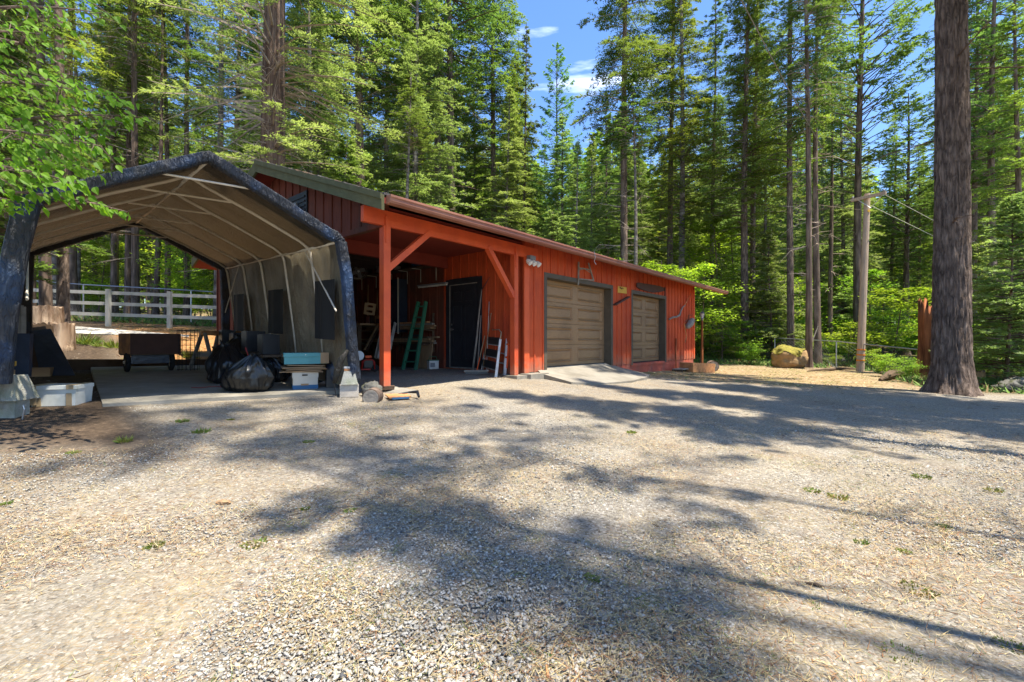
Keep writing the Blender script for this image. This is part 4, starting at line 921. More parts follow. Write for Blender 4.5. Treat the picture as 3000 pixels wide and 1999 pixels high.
# the great trunk at the edge of the gravel
def great_tree():
    g = np.random.default_rng(5); p = GY(2786, 11.4); used.append((p.x, p.y))
    t = thing('great_conifer', 'great purple-brown trunk standing at the edge of the gravel', 'tree', p)
    zs = np.concatenate([[-.4, -.15], np.arange(0, 10.5, .055), np.linspace(11, 34, 20)]); V = []; n = 150
    for z in zs:
        zc = max(z, 0); r = .355 * (1 - .75 * zc / 34) + .17 * math.exp(-zc / .38)
        for k in range(n):
            a = 2 * pi * k / n; ux, uy = cos(a), sin(a)
            rootf = math.exp(-zc / .30) * (.20 * max(0, sin(3 * a + .6)) ** 2 + .12 * sin(7 * a + 1))
            w_ = .45 * mnoise.noise(Vector((ux * 2, uy * 2, z * .9)))
            f1 = abs(mnoise.noise(Vector((ux * 8.5 + w_ * 2, uy * 8.5 + w_, z * 1.35)))); f2 = abs(mnoise.noise(Vector((ux * 17, uy * 17 + w_, z * 4.2)))); f3 = mnoise.noise(Vector((ux * 2.2, uy * 2.2, z * .5)))
            q = r * (1 + rootf + .05 * f3) + min(f1 * .10, .035) + min(f2 * .05, .014) - .02
            V.append((q * ux + .03 * sin(z * .3), q * uy, z))
    Fq = [(i * n + k, i * n + (k + 1) % n, (i + 1) * n + (k + 1) % n, (i + 1) * n + k) for i in range(len(zs) - 1) for k in range(n)]
    c = link('trunk', idxmesh('trunk', V, Fq, M['bark_big'], smooth=True), t)
    tm, cm, lm = conifer(55, 36, 11.5, 4.2, 'pine', 'bark', .3, lf=.20, whorl=1.0, nb=4, rise=.1, droop=.25, shape='round', dens=1.1, dead=10, sparse=.1)
    link('crown', cm, t); link('limbs', lm, t); bpy.data.meshes.remove(tm)
great_tree()
# more trees of the same yard edge, out of the picture's side, whose shade falls on the gravel
for i, (x, y, kd, H, w) in enumerate(((11.8, 7.6, 'fir_b', 27, .8), (9.6, 5.9, 'fir_a', 28, .72), (13.2, 6.6, 'fir_a', 29, .85), (5.5, 1.7, 'pine_open', 37, .65), (3.2, 1.3, 'pine_open', 35, .7), (6.8, 4.5, 'fir_b', 27, .52), (5.7, -.15, 'pole', 24, .62), (-11.5, 3, 'fir_a', 27, 1.), (-9, -4, 'fir_b', 26, 1.), (-16, 12, 'fir_low', 18, 1))):
    plant(kd, (x, y, gz(x, y)), H / {'fir_a': 30, 'fir_b': 27, 'pine_b': 28, 'pine_a': 32, 'fir_low': 22, 'pole': 24, 'pine_open': 30}[kd], 'tall conifer outside the picture, %s' % ('dark fir nearest the great trunk,straight fir shading the gravel band,straight fir by the road,open pine beside the camera,slimmer open pine beside the camera,dark fir beside the camera,slim dark fir over the camera,on the maple side,behind the camera on the maple side,pale one beside the maple'.split(',')[i]), group='conifers round the yard outside the picture', w=w)
# the wood behind, each tree one of many
H0 = dict(fir_a=30, fir_b=27, fir_low=22, fir_dark_low=20, pine_a=32, pine_b=28, column=30)
g = np.random.default_rng(42); cnt = 0; tries = 0
def skyline(px):
    """how high the wood may reach at this pixel column (smallest y allowed)"""
    xs = [-400, 1440, 1530, 1600, 1700, 1780, 1900, 2030, 2120, 2200, 2540, 2600, 2700, 2830, 2900, 3300]
    ys = [-900, -900, 260, 420, 420, 250, 430, 330, 260, 50, 100, 420, 430, 300, -300, -900]
    return np.interp(px, xs, ys)
while cnt < 200 and tries < 6000:
    tries += 1
    Y = math.sqrt(g.uniform(25 ** 2, 78 ** 2)); px = g.uniform(-150, 3150); X = (px - 1500) / F * Y
    bt = (X - FO.x) * U.x + (Y - FO.y) * U.y; bw = -((X - FO.x) * N.x + (Y - FO.y) * N.y)
    if -6 < bt < 14 and -2 < bw < 10: continue
    if min((X - a) ** 2 + (Y - b_) ** 2 for a, b_ in used) < 3.4 ** 2: continue
    z = gz(X, Y); Hmax = (1000 - skyline(px)) / F * Y - z; H = min(g.uniform(21, 34), Hmax)
    if H < 9: continue
    kd = g.choice(['fir_a', 'fir_b', 'fir_low', 'fir_dark_low', 'pine_a', 'pine_b', 'column', 'fir_low'], p=[.09, .08, .26, .26, .06, .06, .09, .1])
    if H < 18: kd = g.choice(['fir_low', 'fir_dark_low'])
    used.append((X, Y)); sc = H / H0[kd]
    plant(kd, (X, Y, z), sc, 'one of the many tall conifers crowding the wood behind the yard', group='conifers crowding the wood', w=sc ** .6 * g.uniform(.85, 1.15), tilt=(g.normal(0, .018), g.normal(0, .018))); FILL.append((bpy.context.scene.objects[-1] if 0 else LAST[0], kd, px, Y)); cnt += 1
# young conifers and leafy bushes of the understorey
def scatter(n, kinds, y0, y1, label, cat, group, name, sc, seed, cond=lambda x, y, px: True, dmin=1.2):
    g = np.random.default_rng(seed); c = 0; k = 0
    while c < n and k < n * 60:
        k += 1
        Y = math.sqrt(g.uniform(y0 * y0, y1 * y1)); px = g.uniform(-50, 3050); X = (px - 1500) / F * Y
        bt = (X - FO.x) * U.x + (Y - FO.y) * U.y; bw = -((X - FO.x) * N.x + (Y - FO.y) * N.y)
        if -6.5 < bt < 13 and -3 < bw < 9.5: continue
        if not cond(X, Y, px): continue
        if min((X - a) ** 2 + (Y - b_) ** 2 for a, b_ in used) < dmin ** 2: continue
        used.append((X, Y)); s_ = g.uniform(*sc)
        kd = str(g.choice(kinds)); plant(kd, (X, Y, gz(X, Y)), s_, label, cat, group, name, w=s_ * g.uniform(.9, 1.2)); FILL.append((LAST[0], kd, px, Y)); c += 1
edge = lambda x, y, px: y > 24.5 - max(0, px - 2350) * .012 if px > 1500 else y > (19.5)
scatter(55, ['sapling', 'sapling_dark'], 20, 46, 'young fir growing under the tall trees of the wood', 'young tree', 'young firs under the trees', 'young_fir', (.55, 1.5), 3, edge)
scatter(110, ['bush', 'bush_b', 'slim', 'bush_b'], 19, 42, 'bright green leafy bush of the wood edge', 'bush', 'leafy bushes of the wood edge', 'leafy_bush', (.6, 1.15), 4, edge, 1.0)
scatter(16, ['slim_b'], 26, 50, 'leafy tree with bright green foliage among the conifers', 'tree', 'leafy trees among the conifers', 'leafy_tree', (.8, 1.3), 5, edge)
# far wood beyond, one mass
def far_wood():
    g = np.random.default_rng(9); LV = []; LA = []; SG = []
    for i in range(330):
        r = g.uniform(80, 150); px = g.uniform(-300, 3300); Y = r * .85; X = (px - 1500) / F * Y
        z = gz(X, Y); H = min(g.uniform(20, 34), (1000 - skyline(px) - 60) / F * Y - z)
        if H < 6: H = 6
        n = 700; f = g.beta(1.1, 1.5, n); zz_ = z + H * (.12 + .88 * f); rr_ = (1 - f) * H * .16 * np.sqrt(g.uniform(0, 1, n)) + .2; az = g.uniform(0, 2 * pi, n)
        P = np.stack([X + rr_ * np.cos(az), Y + rr_ * np.sin(az), zz_], -1); D = nrm(np.stack([np.cos(az), np.sin(az), g.uniform(-.7, .1, n)], -1)); Sd = nrm(np.cross(D, nrm(np.array([[0, 0, 1.]]) + g.normal(0, .6, (n, 3)))))
        LV.append(leaflets(P, D, Sd, g.uniform(.8, 1.9, n), g.uniform(.4, 1.0, n))); LA.append(np.repeat(g.uniform(0, 1) * .5 + g.uniform(0, .5, n), 3)); SG.append(((X, Y, z - 1), (X, Y, z + H * .9), .3, .05))
    o = link('distant_wood', fastmesh('distant_wood', np.concatenate(LV).reshape(-1, 3), 3, M['fir'], attr=np.concatenate(LA)))
    tag(o, 'far conifer wood closing the view between the trunks', 'woodland', kind='stuff')
    o2 = link('distant_trunks', fastmesh('distant_trunks', sticks(SG, 5), 4, M['bark'])); tag(o2, 'thin far trunks standing in the distant wood', 'woodland', kind='stuff')
far_wood()

# a description of its own for every tree and bush of the wood
KP = dict(fir_a='tall straight fir', fir_b='tall dark fir', fir_low='pale low-branched fir', fir_dark_low='dark low-branched fir', pine_a='upswept pine', pine_b='open-crowned pine', column='columnar fir', sapling='light young fir', sapling_dark='darker young fir', bush='low leafy bush', bush_b='tall leafy bush', slim='slim leafy sapling', slim_b='bright leafy tree')
LM = [(20, 'maple boughs'), (190, 'pale twin trunks'), (330, 'cart'), (450, 'tent ridge'), (600, 'sawhorses'), (700, 'tent roof edge'), (803, 'huge red-barked tree'), (905, 'olive barge board'), (1062, 'leaning dark trunk'), (1215, 'broad fir above the bay'), (1325, 'twin-stemmed pine'), (1450, 'column-shaped fir'), (1535, 'narrow dark fir'), (1632, 'pointed sky-gap tree'), (1730, 'wide garage door'), (1830, 'big straight trunk'), (1980, 'close pair of trunks'), (2058, 'lamp post'), (2183, 'sunlit brown trunk'), (2316, 'mossy boulder'), (2400, 'leaning pole'), (2515, 'utility pole'), (2640, 'plumed pine'), (2715, 'splintered red stump'), (2786, 'great trunk'), (2860, 'blue-green fir'), (2950, 'bright young fir')]
_seen = {}
FILL.sort(key=lambda q: q[3])
for o, kd, px, Y in FILL:
    lx, lm = min(LM, key=lambda q: abs(q[0] - px)); row = 'first' if Y < 30 else 'second' if Y < 37 else 'third' if Y < 45 else 'fourth' if Y < 54 else 'fifth' if Y < 64 else 'deepest'
    side = 'in line with' if abs(px - lx) < 16 else ('tent side of' if px < lx else 'road side of')
    base_ = '%s, %s row, %s the %s' % (KP[kd], row, side, lm); k = _seen.get(base_, 0); _seen[base_] = k + 1
    o['label'] = base_ if k == 0 else base_ + (', next deeper' if k == 1 else ', third deeper' if k == 2 else ', fourth deeper')
# ---------------------------------------------------------------- things in and around the tent
def Pw(px, py, w):                # the point of the building plane at depth w that shows at this pixel
    k = (px - 1500) / F; ax, ay = FO.x - N.x * w, FO.y - N.y * w; t = (k * ay - ax) / (U.x - k * U.y); p = B(t, w); p.z = (1000 - py) / F * p.y; return p
def Pt(px, py, t):
    k = (px - 1500) / F; a = B(t, 0); w = (k * a.y - a.x) / (-N.x + k * N.y); p = B(t, w); p.z = (1000 - py) / F * p.y; return p
def GS(px, py):                   # on the slab
    k = (1000 - py) / F; x = (px - 1500) / F; gx_, gy_ = .0396 * -.725, .0396 * .688; c0 = slab_z(0, 0)
    Y = c0 / (k - gx_ * x - gy_); return Vector((x * Y, Y, slab_z(x * Y, Y)))
FD = Vector((.784, .62, 0)).normalized(); AD = Vector((-.725, .688, 0)).normalized(); ZU = Vector((0, 0, 1))
def one(name, mb, m, label, cat, **k): return mb.build(name, m, None, label, cat, **k)

# garden cart
p0, p1 = GS(375, 1092), GS(505, 1087); cd = (p1 - p0).normalized(); cb_ = ZU.cross(cd).normalized(); cr_ = (p1 - p0).length; mid = (p0 + p1) / 2
CT = thing('garden_cart', 'two-wheeled wooden garden cart parked on the slab under the tent', 'cart', mid)
q0, q1 = R(380, 1040, p0.y), R(533, 1040, p1.y); hz_ = (q0.z + q1.z) / 2
f0 = Vector((q0.x, q0.y, hz_)) - cb_ * .05; f1 = f0 + cd * (cr_ + .10); dv = cb_ * .60 - cd * .10; H_ = .40; th = .018
mb = MB()
def slabp(mb, a, b_, c_, d_, up, t): mb.hexa([a, b_, c_, d_, a + up * t, b_ + up * t, c_ + up * t, d_ + up * t])
slabp(mb, f0, f1, f1 + dv, f0 + dv, ZU, th)
CB = mb.build('cart_bed', 'wood_dark', CT)
for (a, b_, mm) in ((f0, f1, 'brown_paint'), (f0 + dv, f1 + dv, 'wood_dark'), (f0, f0 + dv, 'wood_orange'), (f1, f1 + dv, 'wood_dark')):  # orange end board: sunlight on that face put into its colour
    mb = MB(); mb.bar(a + ZU * (H_ / 2 + th), b_ + ZU * (H_ / 2 + th), th, H_); mb.build('side_board', mm, CB)
for p in (p0, p1):
    r = .19; c_ = p + ZU * r + cb_ * .12
    mb = MB(); mb.ring(c_, cd, r - .045, .045, 24, 8); w_ = mb.build('wheel', 'rubber', CT, smooth=True)
    mb = MB(); mb.disc(c_, cd, r - .075, .05, 20); mb.disc(c_, cd, .03, .12, 10); mb.build('rim', 'tube', w_)
mb = MB(); mb.bar(p0 + ZU * .19 + cb_ * .12, p1 + ZU * .19 + cb_ * .12, .03); mb.bar(mid + ZU * .34 + cd * -.3, mid + ZU * .34 + cd * -.3 + dv * .9, .04); mb.bar(mid + ZU * .34 + cd * .3, mid + ZU * .34 + cd * .3 + dv * .9, .04)
mb.build('axle', 'rubber', CT)
mb = MB(); mb.bar(mid + ZU * .28 + cb_ * .03 - cd * .30, mid + ZU * .28 + cb_ * .03 + cd * .30, .03, .24); mb.build('apron_board', 'dkblue', CT)
mb = MB(); mb.tube([mid + dv * .9 + ZU * .3, mid + dv * 2.0 + ZU * .06, mid + dv * 2.5 + ZU * .05], .018, 6); mb.build('drawbar', 'rubber', CT)

def sawhorse(p, d, L_, h, label):
    t = thing('sawhorse', label, 'sawhorse', p, 'sawhorses under the tent'); d = Vector(d).normalized(); s = ZU.cross(d)
    mb = MB(); mb.bar(p + ZU * h, p + d * L_ + ZU * h, .045, .10); mb.build('top_rail', 'wood_orange', t)
    for u in (.06, L_ - .06):
        for k in (-1, 1):
            mb = MB(); mb.bar(p + d * u + ZU * (h - .0) + s * k * .03, p + d * (u + (.05 if u > L_ / 2 else -.05)) + s * k * .26, .035, .08, up=d); mb.build('leg', 'wood_grey', t)
        mb = MB(); mb.bar(p + d * u + s * .16 + ZU * h * .42, p + d * u - s * .16 + ZU * h * .42, .02, .09); mb.build('gusset', 'wood_grey', t)
a = GS(590, 1086); sawhorse(a, (.04, 1, 0), .62, .78, 'wooden sawhorse with splayed legs beside the wire cage')
a = GS(664, 1082); sawhorse(a, (.04, 1, 0), .6, .78, 'wooden sawhorse half hidden behind the black rubbish bags')
# wire cage
c_ = GS(552, 1086); t = thing('wire_cage', 'black wire plant cage standing between the cart and a sawhorse', 'wire cage', c_)
mb = MB(); rw = .19
for k in range(16): a = 2 * pi * k / 16; mb.tube([c_ + Vector((cos(a) * rw, sin(a) * rw, .0)), c_ + Vector((cos(a) * rw, sin(a) * rw, .84))], .004, 4)
for k in range(9): mb.ring(c_ + ZU * (.02 + k * .1), (0, 0, 1), rw, .004, 20, 4)
mb.build('wire_mesh', 'rubber', t)
# rubbish bags
def bag(p, rad, seed, label, tie=None, m='bag'):
    t = thing('rubbish_bag', label, 'rubbish bag', p, 'black rubbish bags heaped on the slab')
    hh = rad[2] * 2.05; off = Vector((seed * 5.1, seed * 2.3, 0)); pr_ = [(0, .55), (.03, .85), (.12, 1.0), (.35, 1.04), (.55, .92), (.72, .66), (.85, .36), (.92, .13), (.95, .12), (1.0, .24)]
    def f(i, j):
        a = 2 * pi * i; k = 0
        while k < len(pr_) - 2 and j > pr_[k + 1][0]: k += 1
        u = (j - pr_[k][0]) / (pr_[k + 1][0] - pr_[k][0]); r = pr_[k][1] * (1 - u) + pr_[k + 1][1] * u
        pl = (abs(mnoise.noise(Vector((cos(a) * 3.2, sin(a) * 3.2, j * 1.1)) + off)) - .22) * (.30 + .5 * j) + (abs(mnoise.noise(Vector((cos(a) * 7, sin(a) * 7, j * 2.2)) + off)) - .2) * (.10 + .35 * j)
        lump = .28 * mnoise.noise(Vector((cos(a) * 1.1, sin(a) * 1.1, j * 2.4)) + off)
        lean = Vector((.10 * sin(seed * 2.), .07 * cos(seed * 3.), 0)) * j * j * 2
        return p + Vector((cos(a) * rad[0], sin(a) * rad[1], 0)) * r * (1 - pl + lump) + lean * .8 + ZU * (j * hh * (1 + .10 * mnoise.noise(Vector((cos(a) * 1.5, sin(a) * 1.5, 4)) + off)))
    mb = MB(); mb.grid(f, 84, 40); mb.build('sack', m, t, smooth=True)
    if tie:
        mb = MB(); q = p + ZU * hh * .93; mb.bar(q, q + Vector(tie), .03, .008); mb.build('red_tie', 'redtape', t)
bag(GS(727, 1146), (.33, .26, .28), 1, 'big black rubbish bag in front of the heap', (-.03, -.02, .12))
bag(GS(668, 1122), (.33, .26, .33), 2, 'slumped black rubbish bag at the cart end of the heap')
bag(GS(795, 1118), (.26, .22, .24), 3, 'shiny black rubbish bag next to the white file box')
bag(GS(750, 1100), (.38, .28, .36), 4, 'black rubbish bag lying behind the big front one')
bag(GS(700, 1100), (.30, .24, .38), 8, 'tall black rubbish bag beneath the second sawhorse')
mb = MB(); c_ = GS(790, 1090); mb.blob(c_ + ZU * .22, (.45, .35, .24), 12, amp=.16, fr=2.2, flat=-.2); one('folded_tarp', mb, 'dkblue', 'crumpled dark tarp heaped behind the rubbish bags', 'tarp', smooth=True)
# white and blue file box, flattened cardboard, teal box
def fbox(name, p, d, w, dp, h, m, label, cat, extra=None, group=None):
    d = Vector(d).normalized(); s = ZU.cross(d)
    t = thing(name, label, cat, p, group)
    mb = MB(); mb.box(p + ZU * h / 2 + s * dp / 2 + d * w / 2, (w, dp, h), X=d); b_ = mb.build('body', m, t)
    return t, b_, d, s
p = GS(858, 1143)
t, b_, d, s = fbox('file_box', p, (.88, .47, 0), .36, .40, .27, 'cream', 'white cardboard file box with a blue band, under the flattened cardboard', 'box')
mb = MB(); mb.box(p + ZU * .035 + d * .18 + s * .2, (.366, .406, .065), X=d); mb.build('blue_band', 'blue', t)
mb = MB(); mb.box(p + ZU * .225 + d * .18 + s * .2, (.376, .416, .085), X=d); mb.build('lid', 'cream', t)
mb = MB(); mb.box(p + ZU * .225 + d * .17 - s * .012, (.08, .01, .02), X=d); mb.build('hand_hole', 'rubber', t)
mb = MB(); mb.box(p + ZU * .075 + d * .17 - s * .006, (.11, .01, .026), X=d); mb.build('hand_slot', 'card', t)
g_ = random.Random(3)
for k in range(6):
    mb = MB(); z_ = .272 + k * .019; dd = (d + s * g_.uniform(-.12, .12)).normalized()
    mb.box(p + ZU * z_ + d * (.18 + g_.uniform(-.05, .05)) + s * .2, (.52 + g_.uniform(-.05, .1), .46, .012), X=dd, Z=(g_.uniform(-.05, .05), g_.uniform(-.05, .05), 1))
    one('flattened_carton', mb, 'card', 'flattened brown carton, number %s up in the sheaf on the file box' % ('first second third fourth fifth sixth'.split()[k]), 'cardboard', group='flattened cartons on the file box')
pt = p + ZU * .40 - d * .14 - s * .02
mb = MB(); mb.box(pt + d * .33 + s * .19 + ZU * .055, (.62, .38, .11), X=d); TB = thing('teal_box', 'long teal box with brown taped end on top of the cardboard sheaf', 'box', pt); mb.build('body', 'teal', TB)
mb = MB(); mb.box(pt + d * .33 + s * .19 + ZU * .142, (.64, .40, .06), X=d); mb.build('lid', 'teal', TB)
mb = MB(); mb.box(pt + d * .60 + s * .19 + ZU * .09, (.125, .406, .172), X=d); mb.build('taped_end', 'card', TB)
mb = MB(); mb.disc(pt + d * .32 - s * .012 + ZU * .145, s, .008, .01, 8); mb.build('button', 'white', TB)
# black cases beside it
p = GS(955, 1138); d = Vector((.9, .43, 0)).normalized(); s = ZU.cross(d)
t = thing('tool_case', 'black hard tool case upright beside the file box', 'case', p); mb = MB(); mb.box(p + ZU * .15 + d * .1 + s * .15, (.19, .3, .30), X=d, taper=.92); mb.build('shell', 'black', t)
mb = MB(); mb.tube([p + ZU * .30 + d * .04 + s * .1, p + ZU * .35 + d * .1 + s * .1, p + ZU * .30 + d * .16 + s * .1], .012, 6); mb.build('handle', 'black', t)
p = GS(990, 1136); t = thing('duffel_bag', 'dark grey soft bag standing behind the concrete pier block', 'bag', p); mb = MB(); mb.blob(p + ZU * .22 + s * .12, (.16, .2, .24), 5, amp=.1, flat=-.22, q=.4); mb.build('cloth_body', 'dkblue', t, smooth=True)
mb = MB(); mb.tube([p + ZU * .40 + d * (-.1) + s * .1, p + ZU * .5 + s * .1, p + ZU * .40 + d * .1 + s * .1], .014, 6); mb.build('carry_strap', 'grey_plastic', t)
p = GS(935, 1128); mb = MB(); mb.ring(p + ZU * .17 + s * .25, d * .5 - s, .125, .04, 26, 8); one('spare_wheel', mb, 'rubber', 'small black tyre between the file box and the tool case', 'tyre', smooth=True)
# low bench with bins along the side cover
ws = [T(.93, 1.1, 0), T(.93, 3.1, 0)]; wd = (ws[1] - ws[0]); wd.z = 0; wd.normalize()
def slabpt(v): return Vector((v.x, v.y, slab_z(v.x, v.y)))
pA = slabpt(T(.90, 1.0, 0)); pB = slabpt(T(.90, 3.2, 0))
t = thing('low_bench', 'low dark bench along the side cover of the tent', 'bench', pA)
mb = MB(); mb.bar(pA + ZU * .46, pB + ZU * .46, .34, .04); mb.build('bench_top', 'wood_dark', t)
for a in (.05, .5, .95):
    for k in (-.13, .13): mb = MB(); q = pA.lerp(pB, a) + FD * k; mb.bar(q, q + ZU * .44, .05); mb.build('leg', 'wood_dark', t)
for i, (a, w_, h_, lb) in enumerate(((.08, .26, .34, 'square black bin on the low bench, nearest the yard'), (.33, .30, .38, 'tall black bin second along the low bench'), (.6, .26, .32, 'black bin third along the low bench'), (.85, .24, .36, 'black bin at the far end of the low bench'))):
    q = pA.lerp(pB, a) + ZU * .482; t = thing('storage_bin', lb, 'bin', q, 'black bins on the low bench')
    mb = MB()
    for (u, v, x_, y_) in ((-w_ / 2, 0, .012, w_), (w_ / 2, 0, .012, w_), (0, -w_ / 2, w_, .012), (0, w_ / 2, w_, .012)): mb.box(q + wd * u + FD * v + ZU * h_ / 2, (x_, y_, h_), X=wd)
    mb.box(q + ZU * .01, (w_, w_, .02), X=wd); mb.build('bin_body', 'black', t)
    mb = MB(); mb.ring(q + ZU * h_, (0, 0, 1), w_ * .62, .012, 4, 5); mb.build('bin_rim', 'black', t)
mb = MB(); q = GS(835, 1062) + ZU * .30; mb.bar(q, q + Vector((.30, .08, .07)), .025); mb.bar(q + Vector((.02, 0, .07)), q + Vector((.28, .1, -.02)), .025); one('loppers', mb, 'red', 'red-handled loppers lying on the heap behind the teal box', 'loppers')
# red ribbon on the slab
mb = MB(); pts = [GS(x, y) + ZU * .006 for x, y in ((562, 1137), (590, 1138), (610, 1135), (640, 1134), (690, 1139))]
for a, b_ in zip(pts, pts[1:]): mb.bar(a, b_, .035, .004)
one('red_ribbon', mb, 'redtape', 'red plastic ribbon lying on the slab by the rubbish bags', 'ribbon')
# timber edging behind the slab
mb = MB(); a = Vector((-10.6, 8.45, 0)); b_ = Vector((-6.2, 11.55, 0)); a.z = gz(a.x, a.y) + .07; b_.z = gz(b_.x, b_.y) + .1; mb.bar(a, b_, .2, .22); one('edging_timber', mb, 'wood_dark', 'dark squared timber along the back edge of the slab', 'timber')
# leaning panels on the maple side
for i, (x0, y0, x1, y1, fx0, fy0, fx1, fy1, m_, lb) in enumerate((
    (92, 972, 150, 966, 120, 1104, 222, 1103, 'dkblue', 'wide dark glossy panel leaning in front of its stack'),
    (80, 965, 132, 958, 100, 1096, 200, 1093, 'wood_dark', 'brown-edged panel leaning second in the dark stack'),
    (74, 992, 112, 988, 78, 1088, 150, 1090, 'black', 'short black panel leaning at the tent wall'))):
    A_, B__ = G(fx0, fy0), G(fx1, fy1); dz = (R(x0, y0, A_.y + .35), R(x1, y1, B__.y + .35)); n_ = (B__ - A_).cross(dz[0] - A_).normalized() * .025
    mb = MB(); mb.hexa([A_, B__, B__ + n_, A_ + n_, dz[0], dz[1], dz[1] + n_, dz[0] + n_]); one('glossy_sheet', mb, m_, lb, 'sheet', group='dark panels leaning inside the tent')
for i in range(5):
    x = 36 + i * 8.5; a = R(x, 1090, 6.1); a.z = gz(a.x, a.y); b_ = R(x + 3 - i, 884 + i * 4, 6.35); mb = MB(); mb.bar(a, b_, .05, .02, up=(.6, -.8, 0))
    one('wood_plank', mb, 'wood_grey', '%s of five grey planks upright inside the tent\'s outer leg' % 'first second middle fourth last'.split()[i], 'plank', group='upright planks by the tent leg')
p = G(48, 1112); t = thing('tool_bag', 'dark tarp bag with a yellow mark hanging by the outer tent leg', 'bag', p)
p = R(50, 1108, 5.45); mb = MB(); mb.box(p + ZU * .27, (.22, .10, .52), X=(.8, .5, 0), taper=1.15); mb.build('bag_body', 'dkblue', t)
mb = MB(); q = R(31, 1072, 5.33)
mb.bar(q + Vector((-.035, 0, 0)), q + Vector((.035, .02, 0)), .012, .014); mb.bar(q + Vector((-.035, 0, 0)), q + Vector((-.035, 0, .05)), .012, .012); mb.bar(q + Vector((.035, .02, 0)), q + Vector((.035, .02, .05)), .012, .012); mb.bar(q, q - ZU * .04, .012, .012)
mb.build('yellow_mark', 'yellow', t)
mb = MB(); mb.box(q - ZU * .085, (.07, .02, .07), X=(.8, .5, 0)); mb.build('pocket', 'card', t)
p = G(70, 1106); mb = MB(); mb.box(p + Vector((.1, .2, .08)), (.32, .26, .16), X=(.85, .5, 0)); one('cardboard_box', mb, 'card', 'low brown cardboard box behind the dark tarp bag', 'box')
# foam box with tape
p = G(95, 1193); q = G(222, 1191); d = (q - p); d.z = 0; L_ = d.length; d.normalize(); s = ZU.cross(d)
t = thing('foam_box', 'white foam box bound with brown tape on the dark soil', 'box', p)
mb = MB(); mb.box(p + d * L_ / 2 + s * .15 + ZU * .10, (L_, .32, .20), X=d, taper=1.06); mb.build('body', 'foam', t)
mb = MB(); mb.box(p + d * L_ / 2 + s * .15 + ZU * .222, (L_ * 1.09, .36, .045), X=d); LD = mb.build('lid', 'foam', t)
for a, w_, h0, h1 in ((.86, .055, .0, .15), (.90, .07, .2, .25), (.02, .09, .02, .252), (.13, .07, .0, .10)):
    mb = MB(); mb.box(p + d * L_ * a + s * .15 + ZU * (h0 + h1) / 2, (w_, .372 if h1 > .2 else .345, h1 - h0), X=d); mb.build('tape', 'tape', t)
# pier blocks carrying the tent's front legs
def pier(p, d, w, h, m, label, name='pier_block', tp=.62, group='concrete blocks under the tent legs'):
    mb = MB(); mb.box(p + ZU * h / 2, (w, w, h), X=d, taper=tp); return one(name, mb, m, label, 'concrete block', group=group)
pr = R(1023, 1160, 7.0); pr.z = gz(pr.x, pr.y)
mb = MB(); mb.box(pr + ZU * .085, (.27, .2, .19), X=(.93, .36, 0)); one('concrete_block', mb, 'block_tan', 'tan hollow block carrying the pier block by the red post', 'concrete block', group='concrete blocks under the tent legs')
pier(pr + ZU * .181, (.93, .36, 0), .25, .20, 'block', 'tapered pier block stacked on the tan block by the red post', tp=.6)
for k, (m_, lb) in enumerate((('wood_orange', 'thin wooden shim on the pier block by the red post'), ('white', 'white-painted shim topping the pier block by the red post'))):
    mb = MB(); mb.box(pr + ZU * (.40 + k * .036), (.15 - k * .02, .12, .03), X=(.9, .4 - k * .3, 0)); one('shim', mb, m_, lb, 'shim', group='shims under the tent leg')
mb = MB(); a = pr + Vector((.02, -.12, .70)); mb.tube([a, a + Vector((-.10, 0, -.14)), a + Vector((-.17, .02, -.34)), a + Vector((-.20, .0, -.50))], [.02, .05, .055, .03], 8); mb.build('hanging_flap', 'tarp', TENT, smooth=True)
mb = MB(); a = pr + Vector((-.18, -.14, .22)); mb.tube([a + ZU * .12, a, a + Vector((.02, -.01, -.10)), a + Vector((.04, -.02, -.2))], .008, 5); mb.build('tie_strap', 'rubber', TENT)
pl = R(8, 1236, 5.02); pl.z = gz(pl.x, pl.y)
mb = MB(); mb.box(pl + ZU * .07, (.36, .2, .19), X=(.97, .2, 0)); one('concrete_block', mb, 'block', 'grey hollow block under the pier block beside the foam box', 'concrete block', group='concrete blocks under the tent legs')
pier(pl + Vector((.05, .02, .166)), (.95, .25, 0), .34, .27, 'block', 'tapered pier block beside the foam box', tp=.6)
mb = MB(); a = R(66, 1236, 4.9); a.z = gz(a.x, a.y); mb.tube([a, R(72, 1200, 4.9), R(69, 1188, 4.9), R(75, 1188, 4.9)], .009, 6); one('tent_stake', mb, 'steel', 'bent white metal stake in the soil by the pier block', 'stake')
mb = MB(); a = R(28, 1110, 5.0); mb.bar(a, R(4, 1160, 4.95), .045, .006, up=(0, -1, 0)); mb.build('tie_strap', 'rubber', TENT)
# stones and scrap beside the post
p = G(1090, 1160); mb = MB(); mb.blob(p + ZU * .07, (.15, .13, .14), 6, amp=.16); one('mossy_rock', mb, 'rock', 'rough dark rock between the tan block and the red post', 'rock', smooth=True)
p = G(1085, 1178); mb = MB(); mb.tube([p + Vector((0, .22, .06)), p + Vector((0, .02, .055))], [.13, .125], 20); t = one('log_round', mb, 'bark', 'dark sawn log round lying in front of the rough dark rock', 'log', smooth=False)
mb = MB(); mb.disc(p + Vector((0, .012, .055)), (0, 1, 0), .112, .012, 20); mb.build('cut_face', 'wood_grey', t)
p = G(1170, 1170); t = thing('slatted_board', 'small orange slatted board lying on blue scrap before the post', 'board', p)
dx = Vector((.86, .5, 0)); dy = ZU.cross(dx)
for k in range(4): mb = MB(); mb.box(p + dx * (k * .085 - .13) + ZU * .045 + dy * .05, (.08, .24, .018), X=dx, Z=(0, -.12, 1)); mb.build('slat', 'wood_orange', t)
